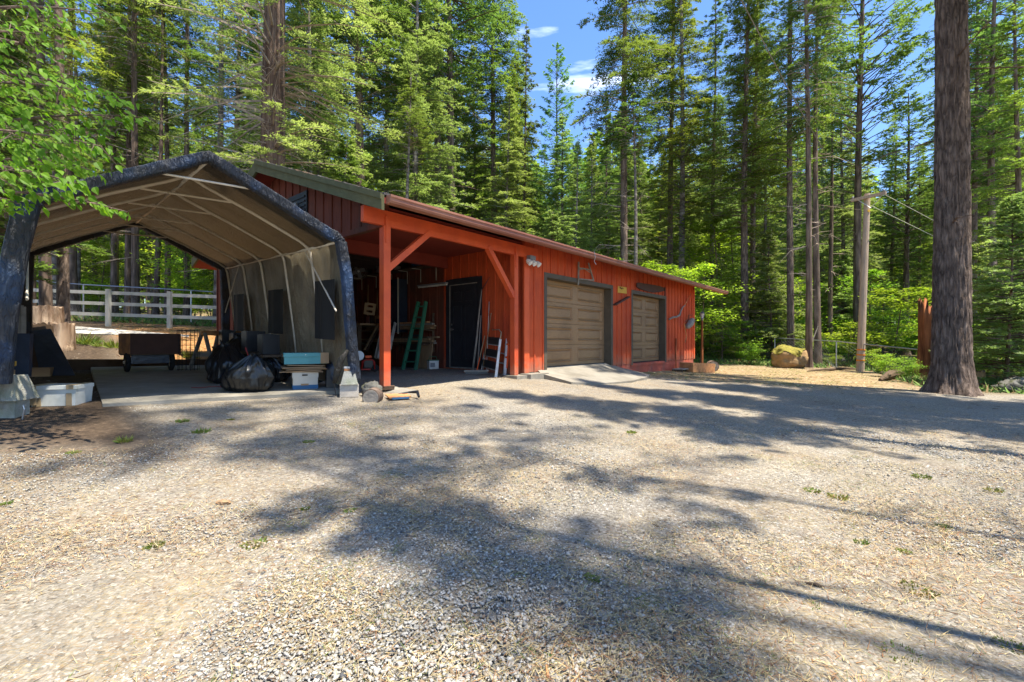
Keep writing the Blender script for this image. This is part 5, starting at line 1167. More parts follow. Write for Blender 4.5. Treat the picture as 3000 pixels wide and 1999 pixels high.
mb = MB(); mb.box(p + ZU * .02 + dy * .03, (.26, .22, .025), X=dx); mb.build('blue_backing', 'blue', t)
mb = MB(); mb.tube([p + Vector((-.05, .14, .06)), p + Vector((.1, .2, .08)), p + Vector((.24, .16, .09)), p + Vector((.28, .08, .02))], [.01, .016, .03, .02], 6); one('burnt_twig', mb, 'black', 'charred twig resting on the orange slatted board', 'twig')
# mossy stump, cut logs and gravel lane behind the tent
def stump(px0, px1, ptop, pbot, Y, m, label, jag=.05, name='tree_stump', moss=True, flare=.25, top='stumpwood'):
    r = (px1 - px0) / 2 / F * Y; c_ = GY((px0 + px1) / 2, Y); zt = (1000 - ptop) / F * Y; h = zt - c_.z; n = 72; V = []; mb = MB(); zs = [-.15, 0] + [h * k / 14 for k in range(1, 15)]
    t = thing(name, label, 'stump', c_)
    for z in zs:
        for k in range(n):
            a = 2 * pi * k / n; q = r * (1 + flare * math.exp(-max(z, 0) / (.3 * h + .01)) * (.6 + .6 * max(0, sin(3 * a + px0)))) * (1 + .08 * mnoise.noise(Vector((cos(a) * 2, sin(a) * 2, px0 + z))) + .12 * abs(mnoise.noise(Vector((cos(a) * 7, sin(a) * 7, px0 + z * 1.5)))))
            V.append(c_ + Vector((q * cos(a), q * sin(a), z + (jag * mnoise.noise(Vector((cos(a) * 4, sin(a) * 4, 3))) * 2 if z == h else 0))))
    V.append(c_ + ZU * (h - jag * .5)); nz = len(zs)
    mb.add(V, [(i * n + k, i * n + (k + 1) % n, (i + 1) * n + (k + 1) % n, (i + 1) * n + k) for i in range(nz - 1) for k in range(n)]); mb.build('bark_side', m, t, smooth=True)
    mb = MB(); mb.add(V[(nz - 1) * n:nz * n + 1], [(k, (k + 1) % n, n) for k in range(n)]); mb.build('cut_top', top, t)
    if moss:
        mb = MB(); mb.blob(c_ + Vector((-r * .5, -r * .75, h * .45)), (r * .6, .10, h * .4), 3, amp=.2); mb.build('moss_patch', 'moss', t, smooth=True)
    return t
stump(70, 163, 899, 952, 12.6, 'stumpwood', 'broad pale sawn stump patched with moss below the white fence')
stump(147, 206, 949, 988, 11.6, 'stumpwood', 'lower pale sawn log end beside the broad mossy stump', moss=False)
stump(82, 142, 950, 985, 9.6, 'wood_dark', 'dark rotten stump behind the leaning panels', moss=False, top='wood_dark')
mb = MB(); n_ = 30; up = [G(205 + i * 12, 957 + i * .96) for i in range(n_)]; lo = [G(205 + i * 12, 979 + i * .35) for i in range(n_)]
V = []
for a, b_ in zip(up, lo):
    for k in range(6): q = a.lerp(b_, k / 5); V.append((q.x, q.y, gz(q.x, q.y) + .02))
mb.add(V, [(i * 6 + k, i * 6 + k + 1, i * 6 + k + 7, i * 6 + k + 6) for i in range(n_ - 1) for k in range(5)])
M['lane'] = mat('lane_gravel', (.52, .48, .42), .95, vary=.5, scale=14, bump=1, bscale=25)
mb.build('gravel_lane', 'lane', label='pale gravel lane beyond the tent', cat='lane', kind='structure')
# white rail fence and wire fence behind
FN = thing('rail_fence', 'white three-rail wooden fence behind the tent', 'fence', (-13.1, 17.5, .48))
fx = [(-24.8, 16.6), (-22.4, 16.9), (-20.05, 17.1), (-17.72, 17.25), (-15.36, 17.4), (-13.1, 17.5), (-10.8, 17.6), (-8.5, 17.7), (-6.2, 17.8)]
fz = [1.86 + .035 * (4 - i) for i in range(len(fx))]; fz = [1.86 - (i - 4) * .075 for i in range(len(fx))]
for i, (x, y) in enumerate(fx):
    mb = MB(); mb.box((x, y, fz[i] - .6), (.13, .13, 1.42), X=(1, .04, 0)); mb.build('post', 'fence_white', FN)
    if i:
        for k in range(3): mb = MB(); a = Vector((fx[i - 1][0], fx[i - 1][1] + .085, fz[i - 1] - .02 - k * .415)); b_ = Vector((x, y + .085, fz[i] - .02 - k * .415)); mb.bar(a, b_, .035, .125); mb.build('rail', 'fence_white', FN)
def wirefence(pts, label, hpost, name='wire_fence'):
    t = thing(name, label, 'fence', pts[0] - ZU * hpost)
    mb = MB(); mb.tube(pts, .028, 6); mb.build('top_rail', 'steel', t)
    L_ = 0
    for a, b_ in zip(pts, pts[1:]):
        n_ = max(1, int((b_ - a).length / 3))
        for k in range(n_): q = a.lerp(b_, k / n_); mb = MB(); mb.tube([q, Vector((q.x, q.y, gz(q.x, q.y) - .1))], .03, 6); mb.build('post', 'steel', t)
    mb = MB()
    for a, b_ in zip(pts, pts[1:]):
        L_ = (b_ - a).length; n_ = int(L_ / .22)
        for k in range(n_):
            for sgn in (0, 1):
                q = a.lerp(b_, k / n_); r_ = a.lerp(b_, min(1, max(0, (k + (9 if sgn else -9)) / n_))); r_ = Vector((r_.x, r_.y, gz(r_.x, r_.y)))
                mb.tube([q, r_], 0.0018, 3, caps=False)
    mb.build('chain_mesh', 'grey_plastic', t)
wirefence([R(-60, 812, 19.8), R(245, 835, 20), R(560, 852, 20.2), R(700, 862, 20.3)], 'chain-link fence running behind the white rail fence', 1.7)
wirefence([R(2100, 977, 29), R(2270, 991, 25), R(2450, 1001, 21.5), R(2700, 1026, 18), R(2900, 1045, 16)], 'chain-link fence under the trees beyond the mossy boulder', 1.3)

# ---------------------------------------------------------------- things in the open bay
FZ = -.75
# workbench with things on it
t = thing('workbench', 'dark wooden workbench deep in the open bay', 'workbench', B(-1.6, 6.6, FZ))
mb = MB(); mb.bar(B(-1.35, 5.2, .48), B(-1.35, 7.5, .48), .8, .05); mb.build('bench_top', 'wood', t)
for t_, w_ in ((-1.7, 5.3), (-1.0, 5.3), (-1.7, 7.4), (-1.0, 7.4)): mb = MB(); mb.bar(B(t_, w_, FZ), B(t_, w_, .455), .09); mb.build('leg', 'wood_dark', t)
p = B(-1.5, 6.9, .505); t = thing('red_compressor', 'round red compressor standing on the workbench', 'compressor', p)
mb = MB(); mb.blob(p + ZU * .24, (.20, .17, .17), 2, amp=.02); mb.build('tank', 'red', t, smooth=True)
mb = MB(); mb.disc(p + ZU * .3 + U * .22, U, .13, .1, 16); mb.build('motor', 'red', t)
mb = MB(); mb.box(p + ZU * .04, (.3, .2, .08), X=U); mb.build('feet', 'black', t)
p = Pt(1082, 918, -1.35); t = thing('carton_frame', 'tan punched carton with two square holes on the workbench', 'carton', p)
mb = MB()
for (u, v, a, b_) in ((-.12, 0, .08, .34), (.12, 0, .08, .34), (0, .14, .17, .07), (0, 0, .17, .09), (0, -.14, .17, .07)):
    X_ = Vector((.96, .25, -.1)).normalized(); Y_ = Vector((.12, 0, 1)).normalized(); mb.box(p + X_ * u + Y_ * (v + .12), (a, .03, b_), X=X_, Z=Y_)
mb.build('punched_face', 'card', t)
p = Pt(1125, 945, -1.3); p.z = .505; mb = MB(); mb.box(p + ZU * .06, (.5, .2, .12), X=(-.76, .65, 0)); one('black_toolbox', mb, 'black', 'long black toolbox on the workbench', 'toolbox')
for i, (t_, w_, sz, m_, lb) in enumerate(((-2.0, 5.7, (.4, .3, .32), 'black', 'black tote under the workbench, nearest the yard'), (-1.6, 6.5, (.45, .35, .4), 'grey_plastic', 'grey tote under the middle of the workbench'), (-2.3, 6.6, (.35, .35, .5), 'wood_dark', 'dark crate standing beside the workbench'), (-3.2, 5.2, (.5, .4, .45), 'black', 'black crate on the bay gravel behind the washer'), (-3.3, 6.6, (.5, .5, .8), 'wood_dark', 'tall dark chest at the tent side of the bay'))):
    p = B(t_, w_, FZ); t = thing('storage_tote', lb, 'tote', p, 'totes and crates in the bay'); mb = MB(); mb.box(p + ZU * sz[2] / 2, sz, X=N, taper=1.08); mb.build('tote_body', m_, t); mb = MB(); mb.box(p + ZU * (sz[2] + .015), (sz[0] * 1.12, sz[1] * 1.12, .03), X=N); mb.build('lid', m_, t)
for i, (w_, h_, m_, lb) in enumerate(((5.3, 1.0, 'steel', 'shovel hanging on the dark wall above the workbench'), (5.7, .9, 'wood', 'rake hanging next to the shovel'), (6.2, 1.1, 'steel', 'hoe hanging third on the dark wall'))):
    t = thing('hanging_tool', lb, 'tool', B(-.9, w_, .6)); mb = MB(); mb.tube([B(-.86, w_, .65 + h_), B(-.87, w_, .75)], .014, 6); mb.build('handle', 'wood', t); mb = MB(); mb.box(B(-.87, w_, .66), (.03, .2, .22), X=U); mb.build('tool_head', m_, t)
# fan
p = Pt(1050, 796, -1.45); FA = thing('ceiling_fan_unit', 'round caged shop fan hanging high in the bay', 'fan', p); nf_ = Vector((.45, -.85, -.1)).normalized()
mb = MB()
for r_ in (.25, .2, .14, .08): mb.ring(p, nf_, r_, .005, 24, 4)
a_ = nf_.cross(ZU).normalized(); b_ = nf_.cross(a_)
for k in range(12): dd = a_ * cos(k * pi / 6) + b_ * sin(k * pi / 6); mb.tube([p + dd * .03, p + dd * .25], .004, 4)
mb.build('cage', 'wood_grey', FA)
for k in range(4): dd = a_ * cos(k * pi / 2 + .4) + b_ * sin(k * pi / 2 + .4); mb = MB(); mb.bar(p - nf_ * .05 + dd * .04, p - nf_ * .05 + dd * .2, .11, .006, up=nf_ + a_ * .3); mb.build('blade', 'grey_plastic', FA)
mb = MB(); mb.disc(p + nf_ * .015, nf_, .035, .02, 12); mb.build('hub', 'white', FA)
mb = MB(); mb.bar(p + ZU * .25, Vector((p.x, p.y, 2.14)), .05); mb.build('hanger', 'wood_dark', FA)
p = Pt(1026, 752, -1.5); mb = MB(); mb.tube([p + ZU * .09, p + ZU * .03, p, p - ZU * .05], [.02, .03, .035, .015], 10); one('light_bulb', mb, 'white', 'bare white bulb under the bay ceiling by the tent', 'light bulb', smooth=True)
# shelf goods
for px_, w_, sz, m_, lb in ((1160, 5.2, (.35, .26, .28), 'grey_plastic', 'grey tub on the high bracket shelf'), (1172, 4.5, (.12, .12, .13), 'cream', 'cream jug on the high bracket shelf'), (1235, 3.6, (.3, .16, .1), 'blue', 'blue folded cloth on the high bracket shelf'), (1262, 3.2, (.2, .14, .09), 'wood_dark', 'dark tin at the door end of the high shelf')):
    p = B(-.98, w_, 2.007); mb = MB(); mb.box(p + ZU * sz[2] / 2, sz, X=N, taper=1.08); one('shelf_box', mb, m_, lb, 'box', group='goods on the high shelf')
# tube light on the side wall
a, b_ = Pt(1226, 843, -.97), Pt(1309, 834, -.97); t = thing('tube_light', 'long unlit white tube light fixed below the shelf', 'light', a)
mb = MB(); mb.bar(a + ZU * .04, b_ + ZU * .04, .10, .03); mb.build('housing', 'grey_plastic', t); mb = MB(); mb.tube([a, b_], .022, 8); mb.build('tube', 'white', t)
# dark locker with pale edges
t = thing('tall_cabinet', 'tall dark cabinet with pale edge strips under the shelf', 'cabinet', B(-.95, 4.5, .2)); mb = MB(); mb.hexa([B(-1.1, 4.25, .25), B(-.83, 4.25, .25), B(-.83, 4.85, .25), B(-1.1, 4.85, .25), B(-1.1, 4.25, 1.75), B(-.83, 4.25, 1.75), B(-.83, 4.85, 1.75), B(-1.1, 4.85, 1.75)]); mb.build('cabinet_body', 'dkblue', t)
for w_ in (4.3, 4.82): mb = MB(); mb.bar(B(-1.11, w_, .2), B(-1.11, w_, 1.78), .02, .03, up=U); mb.build('edge_strip', 'cream', t)
# lumber rack along the side wall
LR = thing('lumber_rack', 'wooden rack arms carrying boards on the side wall', 'rack', B(-.9, 4.5, -.4))
for w_ in (3.1, 4.6, 6.0):
    mb = MB(); mb.bar(B(-.84, w_, -.3), B(-.84, w_, .75), .05); mb.build('upright', 'wood_dark', LR)
    for z_ in (-.12, .28): mb = MB(); mb.bar(B(-.82, w_, z_), B(-1.22, w_, z_ + .03), .04); mb.build('arm', 'wood_dark', LR)
g_ = random.Random(11); k = 0
for lev, z0_ in ((0, -.10), (1, .30)):
    for row in range(4):
        for col in range(2):
            w0_ = 2.78 + g_.uniform(0, .35); w1_ = w0_ + g_.uniform(2.6, 3.6); tt = -.92 - col * .115 + g_.uniform(-.01, .01); z_ = z0_ + .045 + row * .052
            m_ = g_.choice(['wood', 'wood_dark', 'wood_orange', 'wood_grey', 'wood_dark']); mb = MB(); mb.bar(B(tt, w0_, z_), B(tt, w1_, z_), .095, .04)
            one('lumber_board', mb, m_, 'old board, %s layer, %s stack on the %s rack arms' % ('bottom second third top'.split()[row], 'outer' if col else 'wall-side', 'upper' if lev else 'lower'), 'board', group='old boards on the %s rack arms' % ('upper' if lev else 'lower')); k += 1
# leaning sheets by the bucket
for (wa, wb, zt, off, m_, lb) in ((2.95, 3.55, .12, .22, 'wood', 'brown sheet of plywood leaning behind the white pail'), (3.55, 4.0, .18, .20, 'black', 'black sheet leaning beside the brown plywood'), (4.7, 5.6, .15, .3, 'wood_dark', 'dark brown sheet leaning beyond the green ladder')):
    mb = MB(); mb.hexa([B(-.86 - off, wa, FZ), B(-.83 - off, wa, FZ), B(-.83 - off, wb, FZ), B(-.86 - off, wb, FZ), B(-.98, wa, zt), B(-.955, wa, zt), B(-.955, wb, zt), B(-.98, wb, zt)]); one('leaning_sheet', mb, m_, lb, 'sheet', group='sheets leaning on the bay wall')
# green step ladder leaning folded
def ladder(name, label, f0, t0, f1, t1, m, nr, rm=None, w=.07, th=.03, group=None, first=.12):
    t = thing(name, label, 'ladder', (Vector(f0) + Vector(f1)) / 2, group); f0, t0, f1, t1 = map(Vector, (f0, t0, f1, t1)); n_ = (f1 - f0).cross(t0 - f0).normalized()
    for a, b_ in ((f0, t0), (f1, t1)): mb = MB(); mb.bar(a, b_, th, w, up=n_); mb.build('side_rail', m, t)
    for k in range(nr): u = first + (1 - first * 1.6) * k / max(1, nr - 1); mb = MB(); mb.bar(f0.lerp(t0, u), f1.lerp(t1, u), .03, .05, up=n_); mb.build('rung', rm or m, t)
    return t
fL, fR = Pt(1180, 1071, -1.62), Pt(1217, 1077, -1.55); fL.z = fR.z = FZ
ladder('green_ladder', 'green fibreglass ladder leaning in the bay beside the lumber', fL, Pt(1226, 885, -1.22), fR, Pt(1248, 884, -1.18), 'green_frp', 6, w=.10, th=.045)
# grey metal strips and long battens behind the post
for i, (x0, y0, x1, y1, w_, m_, lb) in enumerate(((1100, 1050, 1118, 965, 4.2, 'wood_grey', 'grey siding strip leaning just behind the red post'), (1109, 1052, 1128, 962, 4.1, 'alu', 'light metal strip second in the leaning bundle'), (1118, 1052, 1140, 955, 4.0, 'wood_grey', 'grey siding strip third in the leaning bundle'), (1138, 1042, 1158, 946, 3.9, 'alu', 'long light strip with an orange tip, last of the leaning bundle'))):
    a = Pw(x0, y0, w_); b_ = Pw(x1, y1, w_ + .4); mb = MB(); mb.bar(a, b_, .09, .02, up=N); one('metal_strip', mb, m_, lb, 'strip', group='strips leaning behind the red post')
for i, (x0, y0, x1, y1, m_, lb) in enumerate(((1068, 1026, 1163, 842, 'wood', 'long thin batten slanting across the whole bay'), (1074, 1030, 1150, 880, 'wood_dark', 'dark batten slanting just below the long thin one'))):
    a = Pw(x0, y0, 5.0); b_ = Pw(x1, y1, 5.3); mb = MB(); mb.bar(a, b_, .05, .03); one('long_batten', mb, m_, lb, 'batten', group='battens slanting in the bay')
# pressure washer with red frame, wheel
p = G(1080, 1090); t = thing('pressure_washer', 'small machine with a red tube frame on the gravel by the post', 'machine', p)
d = Vector((.93, .37, 0)); s = ZU.cross(d)
for k in (0, .26): mb = MB(); q = p + s * k; mb.tube([q - d * .16 + ZU * .05, q - d * .13 + ZU * .25, q - d * .06 + ZU * .29, q + d * .08 + ZU * .29, q + d * .14 + ZU * .24, q + d * .14 + ZU * .06], .014, 8); mb.build('frame_hoop', 'red', t, smooth=True)
mb = MB(); mb.bar(p - d * .17 + ZU * .06, p + d * .05 + ZU * .06, .05, .03); mb.build('foot_bar', 'red', t)
mb = MB(); mb.box(p + s * .13 + ZU * .20, (.2, .2, .2), X=d); mb.build('engine', 'black', t)
mb = MB(); mb.box(p + s * .13 + ZU * .36, (.14, .14, .06), X=d); mb.build('fuel_cap', 'orange', t)
mb = MB(); mb.disc(p + d * .16 + s * .06 + ZU * .085, s, .085, .06, 16); mb.build('wheel', 'rubber', t)
p = R(1052, 1043, 8.6); mb = MB(); mb.disc(p, (.3, -1, .1), .09, .03, 20); mb.disc(p, (.3, -1, .1), .03, .06, 12); one('pot_lid', mb, 'steel', 'round metal lid behind the tent leg by the washer', 'lid')
# white pail
p = G(1268, 1082); p.z = gz(p.x, p.y); t = thing('white_pail', 'square white pail with a green handle on the bay gravel', 'pail', p); d = Vector((.9, .43, 0))
mb = MB(); mb.box(p + ZU * .11, (.24, .24, .22), X=d, taper=1.05); mb.build('body', 'white', t)
mb = MB(); mb.box(p + ZU * .228, (.26, .26, .018), X=d); mb.build('lid', 'green_frp', t)
mb = MB(); mb.tube([p + d * -.12 + ZU * .23, p + d * -.08 + ZU * .33, p + d * .08 + ZU * .33, p + d * .12 + ZU * .23], .008, 6); mb.build('handle', 'green_frp', t)
mb = MB(); mb.box(p + ZU * .11 - ZU.cross(d) * .128 - d * .04, (.12, .004, .11), X=d); mb.build('printed_label', 'grey_plastic', t)
# poles and broom by the entry door
def pole(name, label, pts, r, m, cat, grp='poles leaning by the black door'): mb = MB(); mb.tube(pts, r, 7); return one(name, mb, m, label, cat, group=grp, smooth=True)
def foot(px, w): q = Pw(px, 1085, w); q.z = FZ - .02; return q
pole('long_branch', 'long peeled branch pole propped at the edge of the black door', [foot(1384, 1.35), Pt(1396, 1000, -1.02), Pt(1403, 925, -.92), Pt(1411, 849, -.86)], [.028, .024, .02, .014], 'wood_grey', 'pole')
pole('dark_stick', 'thin dark crooked stick tied on top of the branch pole', [Pt(1411, 850, -.86), Pt(1421, 835, -.85), Pt(1435, 812, -.84)], [.012, .009, .004], 'black', 'stick')
pole('grey_pipe', 'straight grey pipe leaning next to the branch pole', [foot(1398, 1.2), Pt(1409, 925, -.88)], .014, 'wood_grey', 'pipe')
pole('steel_rod', 'slim steel rod with a pale tip leaning on the red wall', [foot(1425, 1.05), Pt(1433, 885, -.87)], .008, 'alu', 'rod')
pole('hoe_handle', 'brown tool handle crossing the slim steel rod', [foot(1412, 1.1), Pt(1439, 918, -.87)], .012, 'wood', 'handle')
hc = G(1395, 1097); BR = thing('push_broom', 'wide push broom standing on its bristles by the step ladder', 'broom', hc); d = Vector((.97, .22, 0))
mb = MB(); mb.box(hc + ZU * .075, (.56, .07, .04), X=d); mb.build('broom_head', 'wood_grey', BR)
mb = MB(); mb.box(hc + ZU * .03, (.56, .06, .06), X=d, taper=.85); mb.build('bristles', 'black', BR)
tp_ = Pt(1420, 985, -1.0); mb = MB(); mb.tube([hc + ZU * .09 + d * .02, (hc + ZU * .09 + d * .02).lerp(tp_, .35)], .013, 7); mb.build('socket', 'orange', BR)
mb = MB(); mb.tube([(hc + ZU * .09 + d * .02).lerp(tp_, .34), tp_], .012, 7); mb.build('handle', 'wood', BR)
# step ladder and folding ladder
Y0 = 9.45
fl_, fr_ = G(1411, 1092), G(1452, 1107); tl_, tr_ = R(1431, 975, fl_.y + .32), R(1468, 977, fr_.y + .30)
SL = thing('step_ladder', 'small aluminium step ladder with black treads and tan hoop', 'ladder', fl_)
nn_ = (fr_ - fl_).cross(tl_ - fl_).normalized()
for a, b_ in ((fl_, fl_.lerp(tl_, .86)), (fr_, fr_.lerp(tr_, .86))): mb = MB(); mb.bar(a, b_, .022, .05, up=nn_); mb.build('side_rail', 'alu', SL)
c1, c2 = fl_.lerp(tl_, .84), fr_.lerp(tr_, .84); mb = MB(); mb.tube([c1, fl_.lerp(tl_, 1.02), fl_.lerp(tl_, 1.07).lerp(fr_.lerp(tr_, 1.07), .2), fl_.lerp(tl_, 1.08).lerp(fr_.lerp(tr_, 1.08), .8), fr_.lerp(tr_, 1.02), c2], .013, 8); mb.build('hoop', 'tape', SL, smooth=True)
for u in (.16, .43, .72):
    a, b_ = fl_.lerp(tl_, u), fr_.lerp(tr_, u); mb = MB(); sd = (tl_ - fl_).normalized(); mb.hexa([a, b_, b_ + nn_ * .02, a + nn_ * .02, a + sd * .17 + nn_ * .02, b_ + sd * .17 + nn_ * .02, b_ + sd * .17 + nn_ * .035, a + sd * .17 + nn_ * .035]); mb.build('tread', 'black', SL)
    mb = MB(); mb.bar(a - sd * .01, b_ - sd * .01, .02, .02); mb.build('rung', 'alu', SL)
for a in (fl_ + Vector((.02, .22, 0)), fr_ + Vector((.02, .22, 0))): mb = MB(); mb.bar(a, a.lerp(tl_ if a.x < fl_.x + .1 else tr_, .8), .02, .03); mb.build('rear_leg', 'alu', SL)
a0, a1 = G(1437, 1092), G(1478, 1101); b0, b1 = R(1452, 930, a0.y + .55), R(1490, 938, a1.y + .50)
OL = ladder('folding_ladder', 'tall folding ladder with orange fittings leaning by the second post', a0, b0, a1, b1, 'alu', 5, rm='alu', w=.07, th=.03, first=.2)
for a, b_, sh in ((a1, b1, Vector((.045, .02, 0))),):
    mb = MB(); mb.bar(a.lerp(b_, .12) + sh, a.lerp(b_, .93) + sh, .035, .06); mb.build('outer_rail', 'orange', OL)
for a, b_ in ((a0, b0), (a1, b1)):
    q = a.lerp(b_, 1.0); mb = MB(); mb.disc(q, (1, .2, 0), .055, .035, 14); mb.build('hinge', 'grey_plastic', OL)
for a, b_ in ((a0, b0), (a1, b1)):
    for u in (.32, .55, .78): mb = MB(); q = a.lerp(b_, u); mb.disc(q + Vector((.02, -.03, 0)), (1, -.6, 0), .022, .05, 8); mb.build('lock_knob', 'orange', OL)
mb = MB(); q = b1 + Vector((.02, 0, .02)); mb.blob(q, (.03, .03, .04), 1, 10, 8, amp=0); mb.build('end_cap', 'red', OL)

# ---------------------------------------------------------------- things on the garage front
def onw(px, py, off=.05): return Pw(px, py, -off)
t = thing('old_wooden_ladder_end', 'short piece of old wooden ladder nailed above the wide garage door', 'ladder', onw(1700, 836))
mb = MB(); mb.bar(onw(1695.5, 768), onw(1694, 836), .035, .03, up=N); mb.build('side_rail', 'wood_grey', t)
mb = MB(); mb.bar(onw(1724, 771), onw(1739, 824), .035, .03, up=N); mb.build('side_rail', 'wood_grey', t)
for a in ((1696, 786, 1729, 791), (1696, 818, 1737, 822)): mb = MB(); mb.bar(onw(*a[:2], .07), onw(*a[2:], .07), .03, .025, up=N); mb.build('rung', 'wood_grey', t)
mb = MB(); mb.tube([onw(1697, 792, .07), onw(1712, 788, .08), onw(1728, 799, .07)], .01, 5); mb.build('curved_rung', 'wood_grey', t)
t = thing('yellow_sign', 'small yellow sign with dark scribbled letters beside the narrow door', 'sign', onw(1822, 861))
a, b_, c_, d_ = onw(1810, 858, .035), onw(1836, 861.5, .035), onw(1836, 843, .035), onw(1811, 839, .035); mb = MB(); mb.hexa([a - N * .012, b_ - N * .012, b_, a, d_ - N * .012, c_ - N * .012, c_, d_]); mb.build('board', 'yellow', t)
def sg(u, v): return a.lerp(b_, u).lerp(d_.lerp(c_, u), v) + N * .003
mb = MB()
for (u0, v0, u1, v1) in ((.16, .9, .30, .66), (.24, .9, .36, .60), (.42, .62, .47, .88), (.40, .58, .36, .76), (.58, .62, .58, .84), (.50, .7, .56, .72), (.2, .78, .34, .8)): mb.bar(sg(u0, v0), sg(u1, v1), .022, .004, up=N)
mb.build('lettering', 'ink', t)
mb = MB(); mb.bar(onw(1801, 894, .07), onw(1841, 871, .06), .11, .045, up=U); one('mounted_plank', mb, 'brown_paint', 'brown plank fixed aslant below the yellow sign', 'plank')
mb = MB(); pts = [(1864, 836), (1872, 838), (1890, 843), (1912, 847), (1930, 848), (1948, 849)]; hs_ = [.13, .20, .24, .27, .22, .08]
V = []
for (x, y), h in zip(pts, hs_): q = onw(x, y, .03); V += [q - ZU * h / 2, q + ZU * h / 2, q + ZU * h / 2 + N * .03, q - ZU * h / 2 + N * .03]
mb.add(V, [(i * 4 + k, i * 4 + (k + 1) % 4, i * 4 + 4 + (k + 1) % 4, i * 4 + 4 + k) for i in range(5) for k in range(4)] + [(0, 1, 2, 3), (23, 22, 21, 20)])
t = one('crosscut_saw', mb, 'brown_paint', 'long brown two-man saw hung over the narrow garage door', 'saw')
for x, y0, y1 in ((1866, 831, 840), (1948, 842, 868)): mb = MB(); mb.bar(onw(x, y0, .075), onw(x, y1, .075), .035, .03, up=N); mb.build('handle', 'brown_paint', t)
t = thing('driftwood', 'snaking weathered branch mounted on the wall past the narrow door', 'branch', onw(1980, 935))
mb = MB(); mb.tube([onw(1960, 937, .08), onw(1970, 931, .12), onw(1983, 929, .14), onw(1991, 924, .13), onw(1994, 913, .12), onw(2000, 901, .10), onw(2007, 895, .09)], [.03, .035, .04, .04, .035, .03, .02], 8); mb.build('thick_stem', 'wood_grey', t, smooth=True)
mb = MB(); mb.tube([onw(2006, 896, .08), onw(2014, 880, .06), onw(2025, 861, .05)], [.016, .012, .008], 6); mb.build('thin_tip', 'wood_orange', t)
t = thing('wall_ornament', 'grey oval wooden tub end with a stick, hung near the wall corner', 'ornament', onw(2020, 960))
mb = MB(); a, b_ = onw(2013, 961, .12), onw(2031, 936, .12); mb.tube([a, a.lerp(b_, .15), a.lerp(b_, .5), a.lerp(b_, .85), b_], [.05, .11, .14, .11, .05], 10); mb.build('oval_board', 'wood_grey', t)
mb = MB(); mb.tube([onw(2005, 949, .1), onw(2009, 975, .08), onw(2011, 988, .07), onw(2007, 1004, .06)], .018, 6); mb.build('stick', 'wood_orange', t)
mb = MB(); mb.tube([onw(2008, 943, .1), onw(2018, 934, .12), onw(2018, 924, .12), onw(2028, 924, .12)], .015, 6); mb.build('curl', 'wood_dark', t)
mb = MB(); q = onw(1981, 1084, .12); mb.tube([q, onw(1980, 1040, .08), onw(1981, 993, .05)], .022, 6); one('wall_pipe', mb, 'redwood', 'thin rusty pipe standing against the red wall', 'pipe')
p = G(1995, 1090); t = thing('wooden_step', 'low grey wooden step at the foot of the red wall', 'step', p)
for k in range(3): mb = MB(); mb.box(p + Vector((0, .05, .10)) + U * 0 + N * (k * .13 - .1), (.75, .11, .035), X=U); mb.build('tread_board', 'wood_grey', t)
for k in (-.3, .3): mb = MB(); mb.box(p + Vector((0, .05, .04)) + U * k, (.08, .36, .09), X=U); mb.build('bearer', 'wood_dark', t)
# log planter
p = G(2030, 1092); q = G(2092, 1093); d = (q - p); d.z = 0; L_ = d.length; d.normalize(); s = ZU.cross(d)
t = thing('log_planter', 'hollowed log planter filled with straw beside the garage corner', 'planter', p)
for k, m_ in ((0, 'wood_orange'), (.5, 'wood')): mb = MB(); mb.bar(p + s * k + ZU * .18 - d * .04, q + s * k + ZU * .17, .07, .34); mb.build('trough_side', m_, t)
mb = MB(); mb.bar(p + s * .25 + ZU * .24, p + d * (L_ + .3) + s * .25 + ZU * .20, .42, .1); mb.build('straw', mat('straw', (.42, .31, .14), .95, vary=.5, scale=20, bump=1, bscale=60), t)
mb = MB(); e0 = p + d * (L_ + .12) + s * .1 + ZU * .17; mb.tube([e0, e0 + d * .28 + s * .30 + ZU * .02], [.20, .19], 16); mb.build('bark_end', 'bark', t)
mb = MB(); mb.disc(e0 - d * .01 - s * .01, d * .7 + s * .7, .17, .01, 16); mb.build('cut_face', 'wood_grey', t)
mb = MB(); mb.bar(p - d * .02 + ZU * .17, p - d * .02 + s * .5 + ZU * .17, .07, .34); mb.build('end_board', 'wood_orange', t)
# lamp post
p = GY(2057, 19.6); t = thing('lamp_post', 'rusty garden lamp post topped by a small glass lantern', 'lamp post', p); zt = R(2059, 913, p.y).z - p.z
mb = MB(); mb.tube([p - ZU * .1, p + ZU * (zt - .38)], .045, 10); mb.build('post', 'redwood', t)
mb = MB(); mb.tube([p + ZU * (zt - .40), p + ZU * (zt - .36), p + ZU * (zt - .33), p + ZU * (zt - .30)], [.05, .03, .06, .06], 10); mb.build('collar', 'grey_plastic', t)
mb = MB(); mb.tube([p + ZU * (zt - .30), p + ZU * (zt - .10)], [.055, .085], 6); mb.build('lantern_glass', 'glass', t)
mb = MB(); mb.tube([p + ZU * (zt - .10), p + ZU * (zt - .03), p + ZU * zt], [.13, .05, .012], 6); mb.build('lantern_roof', 'grey_plastic', t)
for k in range(6): a_ = k * pi / 3; mb = MB(); mb.bar(p + Vector((cos(a_) * .058, sin(a_) * .058, zt - .3)), p + Vector((cos(a_) * .09, sin(a_) * .09, zt - .1)), .012); mb.build('lantern_rib', 'grey_plastic', t)
